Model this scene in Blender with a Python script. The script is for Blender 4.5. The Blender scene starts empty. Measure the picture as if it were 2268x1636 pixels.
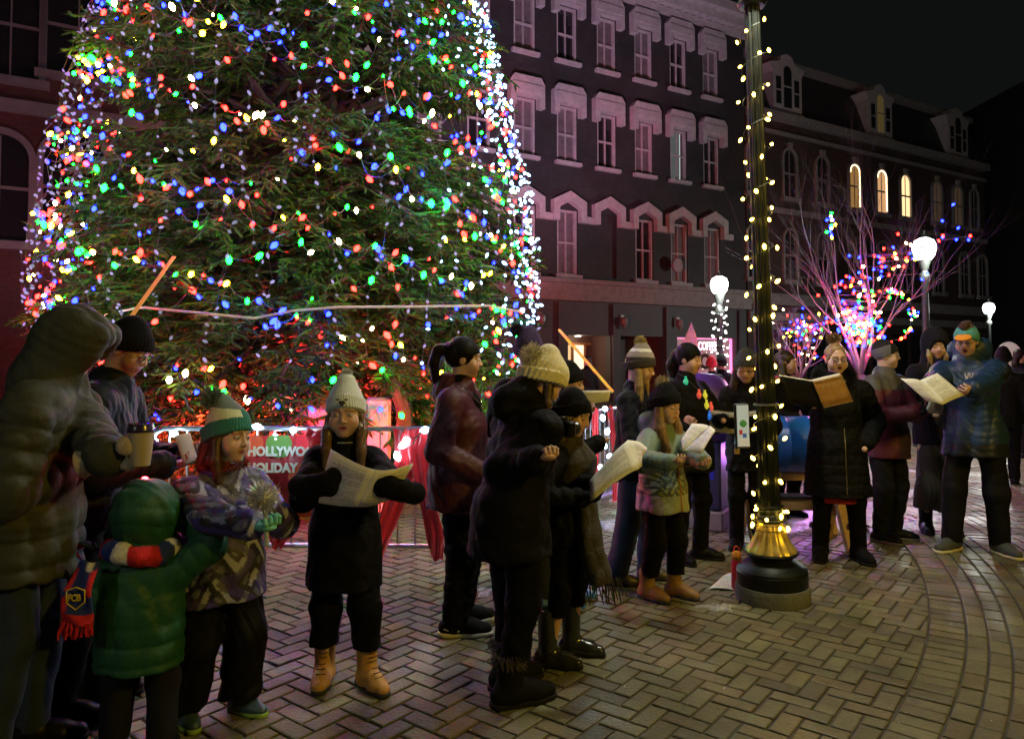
import bpy, bmesh, math, random
import numpy as np
from mathutils import Vector, Matrix
D = bpy.data
SC = bpy.context.scene
COL = SC.collection
PI = math.pi
rnd = random.Random(7)
R = math.radians

# ------------------------------------------------------------------ camera
FPX, CW, CHT = 1640.0, 2268.0, 1636.0
CAMZ, PITCH, HOR = 1.57, R(2.0), 797.0
SHIFT = (-(math.tan(PITCH) * FPX) - (CHT / 2 - HOR)) / CW
cam = D.cameras.new('camera'); camo = D.objects.new('camera', cam); COL.objects.link(camo)
camo.location = (0, 0, CAMZ); camo.rotation_euler = (PI / 2 + PITCH, 0, 0)
cam.sensor_width = 36; cam.lens = 36 * FPX / CW; cam.shift_y = SHIFT; cam.clip_end = 600; cam.clip_start = 0.05
SC.camera = camo
_M = Matrix.Rotation(PI / 2 + PITCH, 3, 'X')

def ray(px, py):
    return _M @ Vector(((px - CW / 2) / FPX, (CHT / 2 - py) / FPX + SHIFT * CW / FPX, -1))

def P(px, py, Y):
    d = ray(px, py); return Vector((0, 0, CAMZ)) + d * (Y / d.y)

def G(px, py, z=0.0):
    d = ray(px, py); t = (z - CAMZ) / d.z
    return Vector((0, 0, CAMZ)) + d * t

# ------------------------------------------------------------------ tagging
def tag(o, label=None, cat=None, group=None, kind=None):
    if label: o['label'] = label
    if cat: o['category'] = cat
    if group: o['group'] = group
    if kind: o['kind'] = kind
    return o

def empty(name, loc=(0, 0, 0), rz=0, label=None, cat=None, group=None):
    o = D.objects.new(name, None); COL.objects.link(o)
    o.location = loc; o.rotation_euler = (0, 0, rz); o.empty_display_size = .1
    return tag(o, label, cat, group)

def link_mesh(name, me, mat=None, parent=None, smooth=False):
    me.name = name
    o = D.objects.new(name, me); COL.objects.link(o)
    if mat is not None:
        for m in (mat if isinstance(mat, (list, tuple)) else [mat]): me.materials.append(m)
    if smooth: me.polygons.foreach_set('use_smooth', [True] * len(me.polygons))
    if parent is not None: o.parent = parent
    return o

def np_mesh(name, V, F, smooth=True):
    """V (n,3), F (m,k) arrays -> mesh"""
    me = D.meshes.new(name)
    V = np.asarray(V, dtype=np.float32); F = np.asarray(F, dtype=np.int32)
    m, k = F.shape
    me.vertices.add(len(V)); me.vertices.foreach_set('co', V.ravel())
    me.loops.add(m * k); me.loops.foreach_set('vertex_index', F.ravel())
    me.polygons.add(m); me.polygons.foreach_set('loop_start', np.arange(0, m * k, k, dtype=np.int32))
    me.update(calc_edges=True)
    if smooth: me.polygons.foreach_set('use_smooth', np.ones(m, dtype=bool))
    me.validate()
    return me

def set_col(me, C, name='Col'):
    a = me.color_attributes.new(name, 'FLOAT_COLOR', 'POINT')
    C = np.asarray(C, dtype=np.float32)
    if C.shape[1] == 3: C = np.concatenate([C, np.ones((len(C), 1), np.float32)], 1)
    a.data.foreach_set('color', C.ravel())

# ------------------------------------------------------------------ polygon builder
class MB:
    def __init__(s): s.V = []; s.F = []; s.M = []
    def add(s, vs, fs, mi=0):
        b = len(s.V); s.V += [tuple(v) for v in vs]; s.F += [tuple(i + b for i in f) for f in fs]; s.M += [mi] * len(fs)
        return s
    def box(s, c, d, rz=0, mi=0, rot=None, bev=0):
        hx, hy, hz = d[0] / 2, d[1] / 2, d[2] / 2
        m = rot if rot is not None else Matrix.Rotation(rz, 3, 'Z')
        c = Vector(c)
        if bev <= 0:
            vs = [c + m @ Vector((x * hx, y * hy, z * hz)) for x in (-1, 1) for y in (-1, 1) for z in (-1, 1)]
            s.add(vs, [(0, 1, 3, 2), (4, 6, 7, 5), (0, 4, 5, 1), (2, 3, 7, 6), (0, 2, 6, 4), (1, 5, 7, 3)], mi)
        else:
            b = bev
            ring = lambda ix, iy, z: [(ix - b, -iy, z), (ix, -iy + b, z), (ix, iy - b, z), (ix - b, iy, z), (-ix + b, iy, z), (-ix, iy - b, z), (-ix, -iy + b, z), (-ix + b, -iy, z)]
            L = ring(hx - b, hy - b, -hz) + ring(hx, hy, -hz + b) + ring(hx, hy, hz - b) + ring(hx - b, hy - b, hz)
            vs = [c + m @ Vector(v) for v in L]
            fs = [tuple(range(7, -1, -1)), tuple(range(24, 32))]
            for l in range(3):
                for i in range(8): fs.append((l * 8 + i, l * 8 + (i + 1) % 8, l * 8 + 8 + (i + 1) % 8, l * 8 + 8 + i))
            s.add(vs, fs, mi)
        return s
    def quad(s, a, b, c, d, mi=0): return s.add([a, b, c, d], [(0, 1, 2, 3)], mi)
    def prism(s, pts, off, mi=0):
        """closed polygon pts (3D) swept along vector off"""
        n = len(pts); off = Vector(off)
        vs = [Vector(p) for p in pts] + [Vector(p) + off for p in pts]
        s.add(vs, [tuple(range(n)), tuple(range(2 * n - 1, n - 1, -1))] + [(i, n + i, n + (i + 1) % n, (i + 1) % n) for i in range(n)], mi)
        return s
    def tube(s, pts, r, n=8, mi=0, cap=True):
        pts = [Vector(p) for p in pts]; k = len(pts)
        rs = r if isinstance(r, (list, tuple)) else [r] * k
        vs = []; prev = None
        for i, p in enumerate(pts):
            t = (pts[min(i + 1, k - 1)] - pts[max(i - 1, 0)])
            t = t.normalized() if t.length > 1e-9 else Vector((0, 0, 1))
            if prev is None:
                u = t.orthogonal().normalized()
            else:
                u = prev - t * prev.dot(t); u = u.normalized() if u.length > 1e-6 else t.orthogonal().normalized()
            prev = u; w = t.cross(u)
            for j in range(n):
                a = 2 * PI * j / n; vs.append(p + (u * math.cos(a) + w * math.sin(a)) * rs[i])
        fs = [(i * n + j, i * n + (j + 1) % n, (i + 1) * n + (j + 1) % n, (i + 1) * n + j) for i in range(k - 1) for j in range(n)]
        if cap: fs += [tuple(range(n - 1, -1, -1)), tuple(range((k - 1) * n, k * n))]
        return s.add(vs, fs, mi)
    def lathe(s, prof, c=(0, 0, 0), n=24, mi=0, cap=True, flute=0, nf=0, rot=None):
        """prof: list of (r,z)"""
        c = Vector(c); vs = []
        for r_, z in prof:
            for j in range(n):
                a = 2 * PI * j / n
                rr = r_ * (1 - (flute * (0.5 + 0.5 * math.cos(a * nf)) if nf else 0))
                v = Vector((rr * math.cos(a), rr * math.sin(a), z))
                vs.append(c + (rot @ v if rot is not None else v))
        k = len(prof)
        fs = [(i * n + j, i * n + (j + 1) % n, (i + 1) * n + (j + 1) % n, (i + 1) * n + j) for i in range(k - 1) for j in range(n)]
        if cap: fs += [tuple(range(n - 1, -1, -1)), tuple(range((k - 1) * n, k * n))]
        return s.add(vs, fs, mi)
    def mesh(s, name):
        me = D.meshes.new(name); me.from_pydata(s.V, [], s.F)
        if any(s.M): me.polygons.foreach_set('material_index', s.M)
        return me
    def build(s, name, mat, parent=None, smooth=False):
        me = s.mesh(name); o = link_mesh(name, me, mat, parent)
        if smooth:
            me.polygons.foreach_set('use_smooth', [True] * len(me.polygons))
            try: me.set_sharp_from_angle(angle=R(smooth if smooth is not True else 40))
            except Exception: pass
        return o

# ------------------------------------------------------------------ signed-distance mesher (sparse surface nets)
def V3(*a): return np.array(a, dtype=np.float32)

def cap(a, b, ra, rb=None, k=None, sq=None, ribs=None, op='+'):
    """tapered capsule a->b; sq=(dir, factor): the radius along dir is factor*r; ribs=(spacing, amp): padded rings"""
    return dict(t='c', a=np.asarray(a, np.float32), b=np.asarray(b, np.float32), ra=ra, rb=ra if rb is None else rb, k=k, sq=sq, ribs=ribs, op=op)

def ell(c, r, rot=None, k=None, op='+'):
    return dict(t='e', c=np.asarray(c, np.float32), r=np.asarray(r, np.float32), rot=None if rot is None else np.array(rot, dtype=np.float32), k=k, op=op)

def plane(pt, n, k=None, op='-'):
    """half space on the side n points to (removed by default)"""
    n = np.asarray(n, np.float32); n = n / np.linalg.norm(n)
    return dict(t='p', c=np.asarray(pt, np.float32), n=n, k=k, op=op)

def pdist(q, p):
    if q['t'] == 'e':
        v = p - q['c']
        if q['rot'] is not None: v = v @ q['rot']      # rot: local->world columns
        r = q['r']; l1 = np.sqrt(((v / r) ** 2).sum(-1)) + 1e-9
        l2 = np.sqrt(((v / (r * r)) ** 2).sum(-1)) + 1e-9
        return l1 * (l1 - 1) / l2
    if q['t'] == 'p': return (q['c'] - p) @ q['n']
    a, b = q['a'], q['b']; ab = b - a; L = float(np.linalg.norm(ab)) + 1e-9
    v = p - a; t = np.clip((v @ ab) / (L * L), 0, 1)
    w = v - t[..., None] * ab
    r = q['ra'] + (q['rb'] - q['ra']) * t
    if q['ribs']:
        sp, am = q['ribs'][:2]; r = r + am * (np.abs(np.sin(PI * t * L / sp)) ** 0.6 - 0.5)
    if q['sq'] is not None:
        dr, fc = q['sq']; dr = np.asarray(dr, np.float32); s_ = w @ dr
        w = w + (s_ * (1 / fc - 1))[..., None] * dr
        return (np.sqrt((w * w).sum(-1)) - r) * min(1, 0.5 + 0.5 * fc)
    return np.sqrt((w * w).sum(-1)) - r

def sdf_mesh(name, prims, vox, k=0.02, disp=None, col=None, clampk=True):
    N = 8; bs = N * vox
    lo = np.full(3, 1e9); hi = np.full(3, -1e9)
    for q in prims:
        if q['op'] != '+': continue
        if q['t'] == 'e':
            m = float(q['r'].max()); lo = np.minimum(lo, q['c'] - m); hi = np.maximum(hi, q['c'] + m)
        elif q['t'] == 'c':
            m = max(q['ra'], q['rb']) * (max(1, q['sq'][1]) if q['sq'] else 1) + (q['ribs'][1] if q['ribs'] else 0)
            lo = np.minimum(lo, np.minimum(q['a'], q['b']) - m); hi = np.maximum(hi, np.maximum(q['a'], q['b']) + m)
    lo -= 0.03; hi += 0.03
    nb = np.maximum(1, np.ceil((hi - lo) / bs)).astype(int)
    bi = np.stack(np.meshgrid(*[np.arange(n) for n in nb], indexing='ij'), -1).reshape(-1, 3)
    cen = (lo + (bi + 0.5) * bs).astype(np.float32)
    half = bs * 0.87
    Dc = [pdist(q, cen) for q in prims]
    f = np.full(len(cen), 1e3, np.float32)
    for q, d in zip(prims, Dc):
        f = np.minimum(f, d) if q['op'] == '+' else np.maximum(f, -d)
    act = np.abs(f) < half * 1.45 + 0.03
    bi = bi[act]; cen = cen[act]; f = f[act]; Dc = [d[act] for d in Dc]
    fmin = np.full(len(cen), 1e3, np.float32)
    for q, d in zip(prims, Dc):
        if q['op'] == '+': fmin = np.minimum(fmin, d)
    g = np.stack(np.meshgrid(*[np.arange(N + 1)] * 3, indexing='ij'), -1).astype(np.float32) * vox
    base = (lo + bi * bs).astype(np.float32)
    F = np.full((len(bi), N + 1, N + 1, N + 1), 0.2, np.float32)
    for q, d in zip(prims, Dc):
        kk = q['k'] if q['k'] is not None else k
        if q['op'] == '+': m = d < fmin + 2.4 * half + kk
        else: m = d < 1.5 * half + kk
        if not m.any(): continue
        pd = pdist(q, base[m][:, None, None, None, :] + g)
        Fm = F[m]
        if q['op'] == '+':
            h = np.clip(0.5 + 0.5 * (Fm - pd) / kk, 0, 1); F[m] = Fm + (pd - Fm) * h - kk * h * (1 - h)
        else:
            pd = -pd; h = np.clip(0.5 - 0.5 * (Fm - pd) / kk, 0, 1); F[m] = Fm + (pd - Fm) * h + kk * h * (1 - h)
    if disp is not None:
        b_, i_, j_, l_ = np.nonzero(np.abs(F) < 0.026)
        F[b_, i_, j_, l_] += disp(base[b_] + np.stack([i_, j_, l_], -1).astype(np.float32) * vox).astype(np.float32)
    S = F < 0
    c8 = lambda A, i, j, l: A[:, i:i + N, j:j + N, l:l + N]
    nin = sum(c8(S, i, j, l).astype(np.int8) for i in (0, 1) for j in (0, 1) for l in (0, 1))
    B, I, J, L_ = np.nonzero((nin > 0) & (nin < 8))
    acc = np.zeros((len(B), 3), np.float32); cnt = np.zeros(len(B), np.float32)
    for ax in range(3):
        o1, o2 = [x for x in range(3) if x != ax]
        for u in (0, 1):
            for v in (0, 1):
                s0 = [0, 0, 0]; s0[o1] = u; s0[o2] = v; s1 = list(s0); s1[ax] = 1
                f0 = F[B, I + s0[0], J + s0[1], L_ + s0[2]]; f1 = F[B, I + s1[0], J + s1[1], L_ + s1[2]]
                m = (f0 < 0) != (f1 < 0)
                t = np.where(m, f0 / np.where(np.abs(f0 - f1) < 1e-12, 1, f0 - f1), 0)
                pt = np.tile(np.array(s0, np.float32), (len(B), 1)); pt[:, ax] += t
                acc += pt * m[:, None]; cnt += m
    pos = acc / np.maximum(cnt, 1)[:, None]
    ci = bi[B] * N + np.stack([I, J, L_], -1)
    Vx = lo + (ci + pos) * vox
    dims = (nb * N + 4).astype(np.int64)
    key = ((ci[:, 0] + 1) * dims[1] + ci[:, 1] + 1) * dims[2] + ci[:, 2] + 1
    order = np.argsort(key); ks = key[order]
    quads = []
    for ax in range(3):
        o1, o2 = [(1, 2), (2, 0), (0, 1)][ax]
        A0 = S[:, :N, :N, :N]; sl = [slice(None), slice(0, N), slice(0, N), slice(0, N)]
        sl[ax + 1] = slice(1, N + 1); A1 = S[tuple(sl)]
        b, i, j, l = np.nonzero(A0 != A1)
        if len(b) == 0: continue
        gi = bi[b] * N + np.stack([i, j, l], -1); ins = A0[b, i, j, l]
        idx = []; ok = np.ones(len(b), bool)
        for du, dv in ((0, 0), (-1, 0), (-1, -1), (0, -1)):
            c = gi.copy(); c[:, o1] += du; c[:, o2] += dv
            kk = ((c[:, 0] + 1) * dims[1] + c[:, 1] + 1) * dims[2] + c[:, 2] + 1
            s_ = np.clip(np.searchsorted(ks, kk), 0, len(ks) - 1); ok &= ks[s_] == kk; idx.append(order[s_])
        q4 = np.stack(idx, -1); q4[~ins] = q4[~ins][:, ::-1]
        quads.append(q4[ok])
    Q = np.concatenate(quads)
    me = np_mesh(name, Vx, Q)
    if col is not None: set_col(me, col(Vx.astype(np.float32)))
    return me

def smooth01(x, a, b): t = np.clip((x - a) / (b - a), 0, 1); return t * t * (3 - 2 * t)

def wrinkle(seed, amp, scale=1.0, zs=1.0):
    r = np.random.RandomState(seed)
    K = [(r.normal(size=3) * np.array([1, 1, zs]) * s * scale, r.uniform(0, 6.28), a) for s, a in ((13, .5), (23, .45), (38, .35), (62, .25), (100, .12))]
    W = r.normal(size=(3, 3)) * 7 * scale; ph = r.uniform(0, 6, 3)
    def fn(p):
        w = np.sin(p @ W.T.astype(np.float32) + ph.astype(np.float32)) * 0.06 / scale
        q = p + w
        out = 0
        for kv, ph2, a in K: out = out + a * (.9 - 1.6 * np.abs(np.sin(q @ kv.astype(np.float32) * .5 + ph2)))
        return out * amp
    return fn

# ------------------------------------------------------------------ materials
def nd(nt, t, **kw):
    n = nt.nodes.new(t)
    for k_, v in kw.items():
        if k_.startswith('i_'):
            n.inputs[k_[2:].replace('_', ' ')].default_value = v
        else: setattr(n, k_, v)
    return n

def c4(c): return (c[0], c[1], c[2], 1)
_mats = {}
def pbr(name, color=(.5, .5, .5), rough=.7, metal=0, bump=None, var=None, attr=False, emis=None, coat=0, sheen=0, trans=0, alpha=1, spec=None, bump2=None, coord='Object'):
    """bump=(scale, strength, distance)  var=(scale, amount): albedo mottling  attr: colour from vertex colours"""
    if name in _mats: return _mats[name]
    m = D.materials.new(name); m.use_nodes = True; nt = m.node_tree
    b = nt.nodes['Principled BSDF']; L = nt.links.new
    b.inputs['Base Color'].default_value = c4(color); b.inputs['Roughness'].default_value = rough; b.inputs['Metallic'].default_value = metal
    b.inputs['Coat Weight'].default_value = coat; b.inputs['Sheen Weight'].default_value = sheen; b.inputs['Transmission Weight'].default_value = trans
    b.inputs['Alpha'].default_value = alpha
    if spec is None and not attr and metal == 0 and coat == 0 and max(color) < .02: spec = .13
    if spec is not None: b.inputs['Specular IOR Level'].default_value = spec
    tc = nd(nt, 'ShaderNodeTexCoord')
    src = None
    if attr:
        a = nd(nt, 'ShaderNodeVertexColor', layer_name='Col'); src = a.outputs['Color']
    if var:
        nz = nd(nt, 'ShaderNodeTexNoise'); nz.inputs['Scale'].default_value = var[0]; nz.inputs['Detail'].default_value = 6; nz.inputs['Roughness'].default_value = .65
        L(tc.outputs[coord], nz.inputs['Vector'])
        mr = nd(nt, 'ShaderNodeMapRange'); mr.inputs['From Min'].default_value = .3; mr.inputs['From Max'].default_value = .7
        mr.inputs['To Min'].default_value = 1 - var[1]; mr.inputs['To Max'].default_value = 1 + var[1]
        L(nz.outputs['Fac'], mr.inputs['Value'])
        mx = nd(nt, 'ShaderNodeMix', data_type='RGBA', blend_type='MULTIPLY'); mx.inputs['Factor'].default_value = 1
        if src is not None: L(src, mx.inputs[6])
        else: mx.inputs[6].default_value = c4(color)
        L(mr.outputs[0], mx.inputs[7]); src = mx.outputs[2]
        mr2 = nd(nt, 'ShaderNodeMapRange'); mr2.inputs['To Min'].default_value = max(0, rough - .12); mr2.inputs['To Max'].default_value = min(1, rough + .12)
        L(nz.outputs['Fac'], mr2.inputs['Value']); L(mr2.outputs[0], b.inputs['Roughness'])
    if src is not None: L(src, b.inputs['Base Color'])
    if emis:
        b.inputs['Emission Color'].default_value = c4(emis[0]); b.inputs['Emission Strength'].default_value = emis[1]
    last = None
    for bp in (bump, bump2):
        if bp:
            nz = nd(nt, 'ShaderNodeTexNoise'); nz.inputs['Scale'].default_value = bp[0]; nz.inputs['Detail'].default_value = 5
            L(tc.outputs[coord], nz.inputs['Vector'])
            bm = nd(nt, 'ShaderNodeBump'); bm.inputs['Strength'].default_value = bp[1]; bm.inputs['Distance'].default_value = bp[2] if len(bp) > 2 else .01
            L(nz.outputs['Fac'], bm.inputs['Height'])
            if last is not None: L(last, bm.inputs['Normal'])
            last = bm.outputs['Normal']
    if last is not None: L(last, b.inputs['Normal'])
    _mats[name] = m
    return m

def emit(name, color, strength, sample=True):
    if name in _mats: return _mats[name]
    m = D.materials.new(name); m.use_nodes = True; nt = m.node_tree; nt.nodes.clear()
    e = nd(nt, 'ShaderNodeEmission'); e.inputs[0].default_value = c4(color); e.inputs[1].default_value = strength
    o = nd(nt, 'ShaderNodeOutputMaterial'); nt.links.new(e.outputs[0], o.inputs[0])
    m.cycles.emission_sampling = 'FRONT' if sample else 'NONE'
    _mats[name] = m
    return m

def light(name, loc, power, color, radius=.1, kind='POINT', rot=None, spot=None, blend=.5, parent=None):
    l = D.lights.new(name, kind); l.energy = power; l.color = color; l.shadow_soft_size = radius
    if kind == 'SPOT': l.spot_size = spot; l.spot_blend = blend
    o = D.objects.new(name, l); COL.objects.link(o); o.location = loc
    if rot is not None: o.rotation_euler = rot
    if parent is not None: o.parent = parent
    return o

def aim(loc, to): return (Vector(to) - Vector(loc)).to_track_quat('-Z', 'Y').to_euler()

def text_mesh(name, body, size, mat, parent, loc, rot, bold=0.0, ext=0.002, align='LEFT', sx=1.0):
    c = D.curves.new(name, 'FONT'); c.body = body; c.size = size; c.extrude = ext; c.offset = bold; c.align_x = align; c.resolution_u = 3
    o = D.objects.new(name, c); COL.objects.link(o)
    bpy.context.view_layer.update()
    me = D.meshes.new_from_object(o.evaluated_get(bpy.context.evaluated_depsgraph_get()))
    D.objects.remove(o); D.curves.remove(c)
    t = link_mesh(name, me, mat, parent); t.location = loc; t.rotation_euler = rot; t.scale = (sx, 1, 1)
    return t
# ================================================================== people
def rotm(yaw=0, pitch=0, roll=0):
    """head rotation: yaw>0 turns to the person's left (+x), pitch>0 looks down, roll>0 tips to +x"""
    return np.array(Matrix.Rotation(R(yaw), 3, 'Z') @ Matrix.Rotation(R(pitch), 3, 'X') @ Matrix.Rotation(R(roll), 3, 'Y'), dtype=np.float32)

def ik(a, t, l1, l2, hint):
    a = np.array(a, float); t = np.array(t, float); v = t - a; d = np.linalg.norm(v)
    if d > (l1 + l2) * .995: t = a + v / d * (l1 + l2) * .995; v = t - a; d = np.linalg.norm(v)
    u = v / d; x = (l1 * l1 - l2 * l2 + d * d) / (2 * d); h = math.sqrt(max(1e-6, l1 * l1 - x * x))
    hh = np.array(hint, float); hh = hh - u * (hh @ u); hh /= np.linalg.norm(hh) + 1e-9
    return a + u * x + hh * h, t

def unit(v): v = np.array(v, float); return v / (np.linalg.norm(v) + 1e-9)

def hand_prims(w, d, n, thumb, size=1.0, curl=.6, spread=0.0):
    """w wrist, d finger direction, n palm normal, thumb=+1/-1 side"""
    d = unit(d); n = np.array(n, float); n = unit(n - d * (n @ d)); s = np.cross(n, d) * thumb; z = size
    out = [cap(w, w + d * .03 * z, .024 * z, .03 * z, k=.015),
           cap(w + d * .03 * z, w + d * .07 * z, .036 * z, .038 * z, sq=(n, .42), k=.012)]
    for i, (o, ln) in enumerate(((.031, .070), (.0105, .078), (-.0105, .073), (-.031, .058))):
        b = w + d * (.078 * z) + s * o * z
        dr = unit(d + s * (o * 3 * (1 + spread)))
        c0 = curl * (1 + .12 * i); ang = c0 * .35; p = b - dr * .012
        for j, fr in enumerate((.48, .3, .27)):
            v = unit(dr * math.cos(ang) + n * math.sin(ang)); q = p + v * ln * fr * z * (1.1 if j == 0 else 1)
            out.append(cap(p, q, (.0092 - .0009 * j) * z, (.0086 - .0009 * j) * z, k=.004)); p = q; ang += c0 * .8
    b = w + d * .025 * z + s * .026 * z
    m = b + unit(d * .75 + s * .75 + n * .25) * .038 * z
    out += [cap(b, m, .0135 * z, .0115 * z, k=.012), cap(m, m + unit(d * .9 + s * .1 + n * .55) * .034 * z, .0112 * z, .009 * z, k=.005)]
    return out

def mitten_prims(w, d, n, thumb, size=1.0, curl=.5):
    d = unit(d); n = np.array(n, float); n = unit(n - d * (n @ d)); s = np.cross(n, d) * thumb; z = size
    e = w + d * .085 * z; v = unit(d * math.cos(curl) + n * math.sin(curl)); v2 = unit(d * math.cos(curl * 2.2) + n * math.sin(curl * 2.2))
    b = w + d * .03 * z + s * .03 * z
    return [cap(w - d * .06 * z, w + d * .02, .042 * z, .038 * z, k=.02), cap(w + d * .02 * z, e, .045 * z, .048 * z, sq=(n, .6), k=.02),
            cap(e, e + v * .04 * z, .046 * z, .042 * z, sq=(n, .6), k=.02), cap(e + v * .04 * z, e + v * .04 * z + v2 * .035 * z, .042 * z, .034 * z, sq=(n, .6), k=.02),
            cap(b, b + unit(d * .8 + s * .6 + n * .5) * .055 * z, .021 * z, .018 * z, k=.012)]

def field(prims, p, k=.02):
    p = np.asarray(p, np.float32).reshape(1, 3); f = None
    for q in prims:
        d = pdist(q, p); kk = q['k'] if q['k'] is not None else k
        if q['op'] == '+':
            if f is None: f = d
            else:
                h = np.clip(.5 + .5 * (f - d) / kk, 0, 1); f = f + (d - f) * h - kk * h * (1 - h)
        else: f = np.maximum(f, -d)
    return float(f[0])

def surf(prims, o, d):
    """march from outside point o along d to the surface"""
    o = np.array(o, float); d = unit(d); t = 0
    for _ in range(60):
        f = field(prims, o + d * t)
        if f < .001: break
        t += max(.001, f * .8)
    return o + d * t

def fuzz(name, c, r, n, mat, parent, seed=1, w=.0035, cols=None, sq=(1, 1, 1)):
    """pompom: a ball of yarn strands"""
    c = np.array(c, float); rs = np.random.RandomState(seed); d = rs.normal(size=(n, 3)); d /= np.linalg.norm(d, axis=1)[:, None]
    t = np.cross(d, rs.normal(size=(n, 3))); t /= np.linalg.norm(t, axis=1)[:, None]
    L = r * (rs.uniform(.78, 1.1, n))[:, None]; sqv = np.array(sq)
    a = c + d * L * .35 * sqv - t * w; b = c + d * L * .35 * sqv + t * w; e = c + (d + rs.normal(size=(n, 3)) * .09) * L * sqv
    V = np.stack([a, b, e + t * w * .5, e - t * w * .5], 1).reshape(-1, 3); F = np.arange(n * 4).reshape(-1, 4)
    core = MB(); core.lathe([(r * .62 * math.sin(PI * (i + .05) / 8.1), -r * .62 * math.cos(PI * (i + .05) / 8.1)) for i in range(9)], tuple(c), n=12)
    nb = len(V); V = np.concatenate([V, np.array(core.V)]); me = D.meshes.new(name)
    me.from_pydata([tuple(v) for v in V], [], [tuple(f) for f in F] + [tuple(i + nb for i in f) for f in core.F])
    if cols is not None:
        C = np.tile(np.array(cols[0]), (len(V), 1)); pick = rs.rand(n) < .5
        C[:nb][np.repeat(pick, 4)] = cols[1]; set_col(me, C)
    return link_mesh(name, me, mat, parent)

SKIN = (.53, .31, .22)
PEOPLE = {}

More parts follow.
